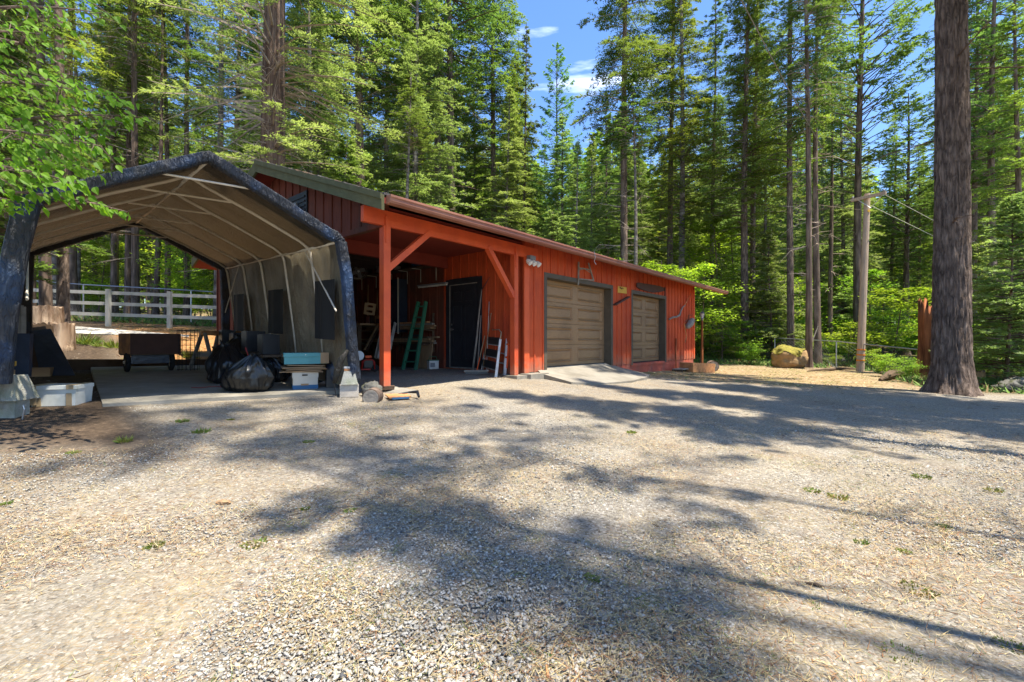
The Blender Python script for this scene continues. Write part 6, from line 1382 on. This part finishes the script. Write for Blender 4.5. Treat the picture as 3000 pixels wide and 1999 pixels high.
# boulder
p = G(2313, 1078); rw = 48 / F * p.y; t = thing('mossy_boulder', 'big tan boulder with a thick cap of moss at the yard edge', 'boulder', p)
mb = MB(); mb.blob(p + ZU * .42, (rw, rw * .7, .56), 4, 40, 26, amp=.13, fr=1.5, q=.2); mb.build('rock_body', 'boulder', t, smooth=True)
mb = MB(); mb.blob(p + ZU * .435, (rw * 1.02, rw * .72, .585), 4, 60, 44, amp=.13, fr=1.5, q=.2)
mb.V = [v + (v - p - ZU * .4).normalized() * .03 * abs(mnoise.noise(v * 9)) for v in mb.V]; keep_ = [f for f in mb.F if sum(mb.V[i].z for i in f) / 4 > p.z + .70 + .42 * mnoise.noise(sum((mb.V[i] for i in f), Vector()) / 4 * 1.9)]
mb.F = keep_; mb.mi = [0] * len(keep_); mb.build('moss_cap', 'moss', t, smooth=True)
mb = MB(); a = R(2360, 1052, p.y + .1); mb.tube([Vector((a.x, a.y, gz(a.x, a.y))), a, R(2397, 956, p.y + .2)], [.035, .03, .02], 6); one('leaning_pole', mb, 'wood_grey', 'pale stick leaning beside the mossy boulder', 'pole')
mb = MB(); pts = [G(2365, 1092), G(2410, 1090), G(2445, 1086), G(2480, 1086), G(2512, 1085)]; mb.tube([q + ZU * (.05 + .04 * (i % 2)) for i, q in enumerate(pts)], [.02, .05, .07, .06, .03], 7); one('fallen_branch', mb, 'wood_dark', 'long dark branch lying between the boulder and the utility pole', 'branch', smooth=True)
# utility pole
p = G(2520, 1089); Yp = p.y; tp_ = R(2541, 569, Yp + .1); t = thing('utility_pole', 'grey wooden utility pole with crossarm and orange bands', 'utility pole', p)
ax_ = (tp_ - p).normalized(); mb = MB(); mb.tube([p - ax_ * .3, p.lerp(tp_, .5), tp_], [.155, .135, .115], 14); mb.build('pole_shaft', 'pole', t, smooth=False)
ca = R(2543, 579, Yp); ad = Vector((.62, -1.0, 0)).normalized(); mb = MB(); mb.bar(ca - ad * .75 - Vector((0, .16, 0)), ca + ad * .55 - Vector((0, .16, 0)), .10, .13); mb.build('crossarm', 'pole', t)
for k in (-.5, .4): mb = MB(); mb.bar(ca + ad * k - Vector((0, .2, .06)), ca - Vector((0, .16, .52)), .03, .01, up=(0, 1, 0)); mb.build('arm_brace', 'alu', t)
for k in (-.68, .48): mb = MB(); q = ca + ad * k + ZU * .07 - Vector((0, .16, 0)); mb.tube([q, q + ZU * .05, q + ZU * .1], [.03, .045, .02], 8); mb.build('insulator', 'grey_plastic', t)
for y_ in (1026, 1041, 1057): q = p.lerp(tp_, (1089 - y_) / 520); mb = MB(); mb.tube([q - ax_ * .025, q + ax_ * .025], .163, 18); mb.build('orange_band', 'orange_band', t)
q = p.lerp(tp_, .9) + Vector((0, -.13, 0)); mb = MB(); mb.disc(q, (0, 1, 0), .06, .02, 10); mb.build('tag_plate', 'yellow', t)
def wire(pts, r, label, m='cream'): 
    mb = MB(); mb.tube(pts, r, 5); one('overhead_wire', mb, m, label, 'wire', org=pts[0])
a = R(2590, 570, 19.9); b_ = R(3060, 800, 34); wire([a, a.lerp(b_, .5) - ZU * .25, b_], .014, 'upper wire running from the crossarm past the great trunk')
a = R(2552, 604, Yp); b_ = R(2990, 800, 33); wire([a, a.lerp(b_, .5) - ZU * .2, b_], .014, 'lower wire running from the pole past the great trunk')
a = R(2150, -40, 15); b_ = R(2412, 440, 24); wire([a, a.lerp(b_, .5) - ZU * .15, b_], .02, 'thick pale guy rope slanting down through the firs', 'wood_grey')
# snag, stumps, logs and rocks by the great trunk
def snag():
    p = G(2712, 1108); p.y; t = thing('broken_stump', 'tall splintered red stump behind the great trunk', 'stump', p); zt = R(2700, 892, p.y).z - p.z; n = 30; V = []; r = .30
    for z in (-.2, 0, .25, .7, 1.3, zt * .8, zt):
        for k in range(n):
            a = 2 * pi * k / n; q = (r + .32 * math.exp(-max(z, 0) / .35)) * (1 + .10 * sin(7 * a + z) + .08 * sin(13 * a)) * (1 - .12 * max(z, 0) / zt)
            V.append(p + Vector((q * cos(a) + .12, q * sin(a), z + (.45 * mnoise.noise(Vector((cos(a) * 3, sin(a) * 3, 2))) - .2 * sin(a + 2.4) if z == zt else 0))))
    V.append(p + ZU * (zt - .7)); mb = MB(); mb.add(V, [(i * n + k, i * n + (k + 1) % n, (i + 1) * n + (k + 1) % n, (i + 1) * n + k) for i in range(6) for k in range(n)] + [(6 * n + k, 6 * n + (k + 1) % n, 7 * n) for k in range(n)]); mb.build('splintered_wood', 'redwood', t, smooth=True)
snag()
stump(2898, 2958, 1072, 1112, 15.5, 'boulder', 'mossy brown stump under the bright bushes past the great trunk', name='tree_stump')
stump(2840, 2878, 1088, 1122, 13.6, 'boulder', 'small brown stump close behind the great trunk', name='tree_stump', moss=False)
p = G(2990, 1150); mb = MB(); mb.blob(p + ZU * .1, (.55, .35, .28), 7, amp=.2); one('dark_rock', mb, 'rock', 'dark low rock at the corner of the yard past the great trunk', 'rock', smooth=True)
p = G(2614, 1110); mb = MB(); a, b_ = G(2578, 1118), G(2636, 1108); mb.tube([a + ZU * .04, a.lerp(b_, .5) + ZU * .16, b_ + ZU * .14], [.05, .16, .19], 10); one('short_log', mb, 'wood_dark', 'short brown log lying before the great trunk', 'log')
mb = MB(); a, b_ = G(2582, 1098), G(2634, 1096); mb.tube([a + ZU * .05, a.lerp(b_, .5) + ZU * .36, b_ + ZU * .10], [.05, .11, .16], 10); one('arched_log', mb, 'bark', 'dark arched log lying behind the short brown log', 'log', smooth=True)
for i, (px_, py_, sz, lb) in enumerate(((2455, 1065, .3, 'brown stump-like rock under the trees by the utility pole'), (2575, 1070, .32, 'mossy hump beyond the utility pole'))):
    p = G(px_, py_); mb = MB(); mb.blob(p + ZU * sz * .5, (sz * 1.2, sz, sz), 20 + i, amp=.15); one('forest_rock', mb, 'rock', lb, 'rock', smooth=True)
# ---------------------------------------------------------------- loose stones, needles, straw and weeds on the yard
def view_points(g, n, y0, y1, xmax=1.18, pw=1.0):
    u = g.uniform(0, 1, n); Y = (y0 ** (2 - pw) + u * (y1 ** (2 - pw) - y0 ** (2 - pw))) ** (1 / (2 - pw)) if pw != 2 else y0 * (y1 / y0) ** u
    X = g.uniform(-xmax, xmax, n) * Y; return X, Y
g = np.random.default_rng(77)
def yardmask(X, Y): z = zone(X, Y); return z[0] + 0 * X
X, Y = view_points(g, 175000, 1.35, 6.5, 1.2, 1.6)
cl_ = .5 + .5 * np.sin(X * 2.1 + 1.7 * np.sin(Y * 1.3)) * np.sin(Y * 1.9 + .8 * np.sin(X * 1.1))
keep = (yardmask(X, Y) > .4) & (g.uniform(0, 1, len(X)) < .66 + .34 * cl_) & ~((X + 4.95 + (Y - 5.53) * 1.0 > -.1) & ((X - TR.x) * .62 - (Y - TR.y) * .784 < -.0) & (Y > 5.4) & (X < -2.4))
X, Y = X[keep], Y[keep]; n = len(X); Z = ground(X, Y)
sz = np.clip(g.lognormal(math.log(.0035), .45, n), .0016, .011) * (1 + .35 * np.sin(X * 1.3 + Y) * np.sin(Y * .9)); sz = np.where(g.uniform(0, 1, n) < .003, sz * 1.7, sz)
cube = np.array([(-1, -1, -1), (1, -1, -1), (1, 1, -1), (-1, 1, -1), (-1, -1, 1), (1, -1, 1), (1, 1, 1), (-1, 1, 1)], float)
C = cube[None] * g.uniform(.45, 1.1, (n, 8, 3)); C[:, 4:, :2] *= g.uniform(.4, .9, (n, 1, 1)); C *= (np.stack([g.uniform(.8, 1.5, n), g.uniform(.7, 1.1, n), g.uniform(.28, .6, n)], -1) * sz[:, None])[:, None, :]
a = g.uniform(0, 2 * pi, n); ca, sa = np.cos(a), np.sin(a); tl = g.normal(0, .3, n)
x_ = C[..., 0] * ca[:, None] - C[..., 1] * sa[:, None]; y_ = C[..., 0] * sa[:, None] + C[..., 1] * ca[:, None]; z_ = C[..., 2] + x_ * tl[:, None]
V = np.stack([x_ + X[:, None], y_ + Y[:, None], z_ + (Z + sz * .12 + .003)[:, None]], -1).reshape(-1, 3)
Fq = np.array([(3, 2, 1, 0), (4, 5, 6, 7), (0, 1, 5, 4), (1, 2, 6, 5), (2, 3, 7, 6), (3, 0, 4, 7)]); Fq = (Fq[None] + np.arange(n)[:, None, None] * 8).reshape(-1, 4)
pal = np.array([(.38, .36, .315), (.33, .31, .27), (.28, .265, .23), (.46, .445, .40), (.21, .20, .18), (.08, .08, .08), (.35, .29, .21), (.23, .16, .10)])
ci = g.choice(8, n, p=[.22, .22, .17, .10, .12, .07, .06, .04]); tint = pal[ci] * g.uniform(.85, 1.15, (n, 1)); tint = np.concatenate([tint, np.ones((n, 1))], 1)
M['stones'] = mat('gravel_stones', (.5, .5, .5), .9, vary=.15, scale=60, attr=True)
tag(link('loose_gravel', idxmesh('loose_gravel', V, Fq, M['stones'], tint=np.repeat(tint, 8, 0))), 'loose crushed gravel covering the yard', 'gravel', kind='stuff')
# pine needles and straw, in drifts
X, Y = view_points(g, 200000, 1.35, 12, 1.2, 1.45)
dr = np.sin(X * .9 + 2.2 * np.sin(Y * .8 + .5)) * np.sin(Y * 1.2 - X * .5 + 1) + .6 * np.sin(X * 2.7 + Y * 1.9) * np.sin(Y * 3.1 - X) + .35 * (X > 1) * (Y < 4.5)
keep = (g.uniform(-.6, 1.4, len(X)) < dr) & (zone(X, Y)[0] > .3) & ~((Y > 5.3) & (X < -2.3) & (X > -5.4)); X, Y = X[keep], Y[keep]; n = len(X); Z = ground(X, Y) + g.uniform(.008, .020, n)
a = g.normal(.5, 1.1, n); ln = g.uniform(.02, .08, n); wd = g.uniform(.0014, .0032, n) * (1 + Y * .12)
P = np.stack([X, Y, Z], -1); D = nrm(np.stack([np.cos(a), np.sin(a), g.normal(0, .16, n)], -1)); Sd = nrm(np.cross(D, [[0, 0, 1.]])); V = leaflets(P, D, Sd, ln, wd * 1.05).reshape(-1, 3)
pal = np.array([(.32, .17, .075), (.46, .34, .16), (.23, .11, .05), (.52, .42, .22), (.15, .09, .05)]); ci = g.choice(5, n, p=[.24, .27, .19, .20, .10])
tint = np.concatenate([pal[ci] * g.uniform(.8, 1.15, (n, 1)), np.ones((n, 1))], 1)
M['needles'] = mat('dry_needles', (.5, .5, .5), .85, vary=.1, attr=True)
tag(link('dry_needles', fastmesh('dry_needles', V, 3, M['needles'], tint=np.repeat(tint, 3, 0))), 'brown pine needles and straw drifted over the gravel', 'needle litter', kind='stuff')
g = np.random.default_rng(33); Y = 1.5 * (13 / 1.5) ** g.uniform(0, 1, 420); X = g.uniform(-1.15, 1.15, 420) * Y; kp = (zone(X, Y)[0] > .5) & ((Y < 5.2) | (X > -2)); X, Y = X[kp], Y[kp]; n = len(X)
sg_ = []
for x, y, z in zip(X, Y, ground(X, Y)):
    a_ = g.uniform(0, 6.28); l_ = g.uniform(.008, .028) * (1 + y * .12); r_ = g.uniform(.0010, .0024) * (1 + y * .1); q = np.array([x, y, z + r_ + .004]); dd = np.array([cos(a_), sin(a_), g.uniform(-.05, .12)]); sg_.append((q - dd * l_, q + dd * l_, r_, r_ * .7))
tag(link('fallen_twigs', fastmesh('fallen_twigs', sticks(sg_, 5), 4, M['wood_dark'])), 'dark twig bits and cone scales strewn over the gravel', 'twigs', kind='stuff')
# leaf litter and dead grass on the dry strip, the bank and the wood's floor
def litter(name, label, n, cond, cols, lr, wr, h, seed, k=3, kind_='litter'):
    g = np.random.default_rng(seed); Y = np.sqrt(g.uniform(36, 1000, n)); X = g.uniform(-1.2, 1.2, n) * Y; kp = cond(X, Y); X, Y = X[kp], Y[kp]; n = len(X)
    bt = (X - FO.x) * U.x + (Y - FO.y) * U.y; bw = -((X - FO.x) * N.x + (Y - FO.y) * N.y); kp = ~((bt > -4.7) & (bt < 10.5) & (bw > 0) & (bw < 7.9)); X, Y = X[kp], Y[kp]; n = len(X)
    Z = ground(X, Y); a = g.uniform(0, 2 * pi, n); el = g.uniform(*h, n)
    P = np.stack([X, Y, Z], -1); D = nrm(np.stack([np.cos(a) * np.cos(el), np.sin(a) * np.cos(el), np.sin(el)], -1)); Sd = nrm(np.cross(D, nrm(np.array([[.2, -1, .4]]) + g.normal(0, .4, (n, 3)))))
    V = leaflets(P, D, Sd, g.uniform(*lr, n), g.uniform(*wr, n)).reshape(-1, 3); c = np.array(cols)[g.integers(0, len(cols), n)] * g.uniform(.7, 1.2, (n, 1)); t = np.concatenate([c, np.ones((n, 1))], 1)
    tag(link(name, fastmesh(name, V, 3, M['needles'], tint=np.repeat(t, 3, 0))), label, kind_, kind='stuff')
zn = lambda i, th: (lambda X, Y: zone(X, Y)[i] > th)
litter('dead_grass', 'dead straw and needles on the dry strip behind the gravel', 70000, zn(1, .25), [(.50, .36, .18), (.42, .25, .10), (.58, .46, .28), (.18, .22, .05)], (.04, .14), (.006, .02), (.0, .5), 5)
litter('bank_litter', 'orange needle litter on the sunny bank behind the tent', 60000, zn(2, .3), [(.46, .22, .07), (.55, .36, .16), (.34, .14, .05), (.14, .20, .04)], (.05, .16), (.008, .022), (.0, .5), 6)
litter('forest_undergrowth', 'low green undergrowth on the wood floor', 150000, zn(3, .5), [(.10, .19, .03), (.14, .24, .04), (.07, .12, .03), (.22, .15, .06), (.17, .26, .06)], (.10, .34), (.03, .10), (.1, 1.2), 7, kind_='undergrowth')
litter('soil_litter', 'twigs and bark chips on the dark soil by the tent leg', 60000, zn(4, .4), [(.10, .07, .045), (.20, .14, .09), (.30, .25, .19), (.06, .04, .03)], (.015, .06), (.004, .016), (.0, .35), 8)
g = np.random.default_rng(91); LVs = []; CT_ = []
for i in range(900):
    Yc = 1.4 * (6.5 / 1.4) ** g.uniform(0, 1); Xc = g.uniform(-.5, 1.2) * Yc if g.random() < .75 else g.uniform(-1.1, 1.1) * Yc
    if zone(np.array([Xc]), np.array([Yc]))[0][0] < .6: continue
    n = int(g.uniform(14, 60)); r = g.uniform(.03, .16); P = np.stack([Xc + g.normal(0, r, n), Yc + g.normal(0, r, n), np.zeros(n)], -1); P[:, 2] = ground(P[:, 0], P[:, 1]) + .004
    a = g.uniform(0, 2 * pi, n); el = g.uniform(0, .7, n); D = nrm(np.stack([np.cos(a) * np.cos(el), np.sin(a) * np.cos(el), np.sin(el)], -1)); Sd = nrm(np.cross(D, nrm(g.normal(0, 1, (n, 3)))))
    LVs.append(leaflets(P, D, Sd, g.uniform(.02, .07, n), g.uniform(.0016, .0035, n))); gr = g.random() < .14
    c_ = np.where(g.uniform(0, 1, (n, 1)) < (.5 if gr else .06), [[.14, .20, .04]], [[.46, .36, .18]]) * g.uniform(.7, 1.2, (n, 1)); CT_.append(np.repeat(np.concatenate([c_, np.ones((n, 1))], 1), 3, 0))
tag(link('dry_grass', fastmesh('dry_grass', np.concatenate(LVs).reshape(-1, 3), 3, M['needles'], tint=np.concatenate(CT_))), 'dry yellow grass growing in thin patches through the gravel', 'dry grass', kind='stuff')
M['weedy'] = leafmat('weed_leaves', (.16, .13, .05), (.13, .22, .035), .25)
# weeds and grass tufts on the gravel
def tuft(p, r, n, h, seed, m='grassy', wide=.006, name='weed_tuft', label='', group='green weeds in the gravel', spread=.8, cat='weed'):
    g = np.random.default_rng(seed); a = g.uniform(0, 2 * pi, n); rr_ = r * np.sqrt(g.uniform(0, 1, n)) * .6; P = np.stack([rr_ * np.cos(a), rr_ * np.sin(a), np.zeros(n)], -1)
    el = g.uniform(.25, 1.3, n); D = nrm(np.stack([np.cos(a) * np.cos(el) * spread, np.sin(a) * np.cos(el) * spread, np.sin(el)], -1)); Sd = nrm(np.cross(D, nrm(g.normal(0, 1, (n, 3)))))
    V = diamonds(P, D, Sd, h * g.uniform(.4, 1.1, n), wide * g.uniform(.6, 1.6, n)).reshape(-1, 3)
    o = link(name, fastmesh(name, V, 4, M[m], attr=np.repeat(g.uniform(0, 1, n), 4)), None, p); tag(o, label, cat, group)
wl = [(365, 1298, .10, 'ferny green weed nearest the white foam box'), (590, 1270, .09, 'broad-leaved weed before the rubbish bags'), (535, 1240, .06, 'small dandelion weed by the slab front'), (675, 1232, .06, 'flat yellowish weed in front of the slab'), (215, 1330, .07, 'low weed on the soil edge beside the foam box'), (905, 1297, .06, 'little sprig beyond the first shadow band'), (450, 1605, .10, 'mossy green weed ringed with brown needles'), (745, 1598, .10, 'bushy weed beside the mossy needle-ringed one'), (1025, 1498, .05, 'small bright weed in the middle of the gravel'), (895, 1495, .06, 'faint weed left of the small bright one'.replace(' left of', ' near')), (1740, 1700, .05, 'tiny weed in the open sunny gravel'), (1850, 1270, .10, 'grassy patch under the edge of the long shade'), (2455, 1460, .11, 'flat green patch at the tip of the tree shadow'), (2380, 1440, .07, 'thin patch beside the one at the shadow tip'), (2525, 1595, .08, 'green weed among straw in the sunny gravel'), (2650, 1620, .06, 'small tuft beyond the sunny weed'), (2690, 1735, .10, 'brown-edged weed patch nearer the camera'), (2375, 1780, .08, 'spiky weed beside the short dark stick'), (2635, 1925, .11, 'spreading green weed closest to the camera'), (2700, 1400, .08, 'pale green patch below the long shade'), (2765, 1545, .07, 'thin trailing weed in the dry gravel'), (2960, 1900, .08, 'green patch at the corner nearest the camera'), (15, 1480, .08, 'yellowish moss patch at the dark soil side'), (1725, 1690, .04, 'sprout next to the tiny sunny weed'), (2910, 1440, .07, 'faint green patch under the far shade tip')]
for i, (px_, py_, r_, lb) in enumerate(wl):
    p = G(px_, py_); rf = .7 + .9 * ((i * 37) % 11) / 11; tuft(p, r_ * (.6 + p.y * .10) * rf, int(40 + 60 * rf), r_ * (.32 if i not in (0, 1, 2) else .7) * (.7 + p.y * .07), 100 + i, m='weedy', wide=.006 + .0014 * p.y, label=lb)
for i, (px_, py_, h_, lb) in enumerate(((235, 1010, .40, 'long-bladed grass tuft under the cut log end'), (262, 1012, .36, 'second grass tuft beside the long-bladed one'), (300, 1018, .22, 'short green tuft on the sunny bank'), (338, 1022, .30, 'bright tuft on the bank by the cart'), (165, 1000, .2, 'little tuft at the foot of the cut log end'), (628, 1050, .3, 'light green tuft beyond the sawhorses'), (560, 1052, .28, 'grass tuft behind the wire cage'))):
    tuft(G(px_, py_), .22, 110, h_, 200 + i, wide=.02, name='grass_tuft', label=lb, group='grass tufts on the bank behind the tent', cat='grass tuft')
for i, (px_, py_, sz_, lb) in enumerate(((2200, 1070, .5, 'pale fern bush before the mossy boulder'), (2150, 1060, .45, 'leafy plant between lamp post and boulder'), (2600, 1105, .4, 'green plant around the short brown log'), (2660, 1120, .35, 'low plant at the great trunk foot'), (2560, 1085, .45, 'yellow-green plant beside the utility pole'), (2110, 1050, .5, 'bright bush behind the log planter'), (2058, 1050, .55, 'white-flecked bush at the garage corner'), (2440, 1075, .3, 'low leafy plant behind the long dark branch'), (2920, 1118, .3, 'small plant by the mossy stump'), (2800, 1110, .4, 'bush tucked behind the great trunk'))):
    plant('bush', G(px_, py_), sz_, lb, 'plant', 'plants along the yard edge', 'leafy_plant')
mb = MB(); a, b_ = G(2362, 1716), G(2415, 1728); mb.tube([a + ZU * .012, a.lerp(b_, .5) + ZU * .016, b_ + ZU * .01], [.005, .007, .004], 6); one('short_stick', mb, 'wood_dark', 'short dark stick lying on the sunny gravel', 'stick')
mb = MB(); a, b_ = G(1600, 1960), G(1606, 1995); mb.tube([a + ZU * .01, b_ + ZU * .012], [.004, .006], 6); one('orange_twig', mb, 'wood_orange', 'orange twig lying on the gravel nearest the camera', 'stick')
mb = MB(); mb.blob(G(655, 1480) + ZU * .015, (.05, .025, .02), 3, 12, 8, amp=.2); one('pine_cone', mb, 'wood', 'brown pine cone on the shaded gravel', 'pine cone')

# ---------------------------------------------------------------- maple reaching in over the tent
def maple():
    g = np.random.default_rng(17); base = Vector((-8.2, 5.2, gz(-8.2, 5.2))); t = thing('maple_tree', 'bright green maple whose leafy boughs reach over the tent', 'tree', base)
    mb = MB(); mb.tube([base - ZU * .3, base + Vector((.1, -.1, 2.2)), base + Vector((-.1, -.3, 4.4)), base + Vector((.2, -.2, 7)), base + Vector((.2, 0, 9.5))], [.16, .13, .10, .07, .02], 10); mb.build('trunk', 'bark_pale', t, smooth=True)
    LV = []; LA = []; segs = []
    shape = np.array([(0, 0), (.20, .10), (.33, .32), (.34, .50), (.24, .70), (.13, .88), (0, 1.12)]); shape = np.concatenate([shape, shape[-2:0:-1] * [-1, 1]])
    # boughs given by the way they run in the photograph, each at its own depth
    boughs = [((-60, 30), (300, 40), 4.6, .55, 130), ((120, -60), (330, 50), 5.2, .3, 70), ((-120, 250), (250, 270), 4.2, .5, 210), ((0, 215), (372, 300), 4.6, .35, 170), ((-150, 380), (300, 430), 4.1, .6, 260), ((0, 360), (420, 345), 4.7, .35, 150),
              ((-160, 480), (230, 540), 3.9, .55, 250), ((-60, 560), (375, 622), 4.15, .16, 110), ((-200, 120), (120, 100), 4.4, .6, 140), ((-220, 560), (60, 600), 4.2, .5, 130), ((60, 130), (160, 20), 5.0, .4, 60), ((-150, 420), (330, 380), 4.9, .45, 150), ((-100, 300), (150, 480), 4.5, .5, 170), ((10, 470), (270, 500), 4.5, .3, 120)]
    for bi, ((x0, y0), (x1, y1), Yb, thk, nl) in enumerate(boughs):
        A = R(x0, y0, Yb + .4); Bq = R(x1, y1, Yb - .1); A2 = Vector((base.x + .1, base.y - .3, max(A.z - .1, -.3) + .4))
        A = np.array(A); Bq = np.array(Bq); mid_ = (A + Bq) / 2 + [0, 0, .10]; nl = int(nl * .62)
        C = lambda s: (A[None] * ((1 - s) ** 2)[:, None] + mid_[None] * (2 * s * (1 - s))[:, None] + Bq[None] * (s * s)[:, None])
        q = C(np.linspace(0, 1, 7)); segs.append((np.array(A2), A, .03, .022))
        for i in range(6): segs.append((q[i], q[i + 1], .018 * (1 - i / 7), .018 * (1 - (i + 1) / 7) + .001))
        s = np.sort(g.uniform(0.0, 1, nl)); b0 = C(s); w = thk * .85 * (1.15 - s * .95); off = g.normal(0, 1, (nl, 3)) * np.stack([w * .45, w * .8, w * .32], -1); off[:, 2] -= w * .15
        P = b0 + off
        for i in range(0, nl, 3): segs.append((b0[i], P[i], .004, .002))
        ax_ = nrm((Bq - A)[None]); az = g.normal(0, .8, nl); D = nrm(ax_ * .8 + np.stack([np.cos(az) * .2, np.sin(az) * .5, g.uniform(-1.3, -.3, nl)], -1)); nn = nrm(np.stack([g.normal(0, .6, nl), g.normal(-.3, .6, nl), np.full(nl, .9)], -1)); Sd = nrm(np.cross(D, nn)); U2 = np.cross(Sd, D)
        size = g.uniform(.045, .105, nl)
        pts = P[:, None, :] + (Sd[:, None, :] * shape[None, :, 0:1] + D[:, None, :] * shape[None, :, 1:2] + U2[:, None, :] * (np.abs(shape[None, :, 0:1]) * .35 - shape[None, :, 1:2] ** 2 * .12)) * size[:, None, None]
        ctr = P + D * (size * .5)[:, None]; k = len(shape); tri = np.stack([np.repeat(ctr[:, None], k, 1), pts, np.roll(pts, -1, 1)], 2).reshape(-1, 3, 3)
        LV.append(tri.reshape(-1, 3)); LA.append(np.repeat(np.clip(g.uniform(0, 1) * .4 + g.uniform(0, .6, nl), 0, 1), k * 3))
    link('foliage', fastmesh('foliage', np.concatenate(LV) - np.array(base), 3, M['maple'], attr=np.concatenate(LA)), t)
    link('boughs', fastmesh('boughs', sticks([(np.array(a_) - np.array(base), np.array(b_) - np.array(base), r0, r1) for a_, b_, r0, r1 in segs], 5), 4, M['bark']), t)
maple()
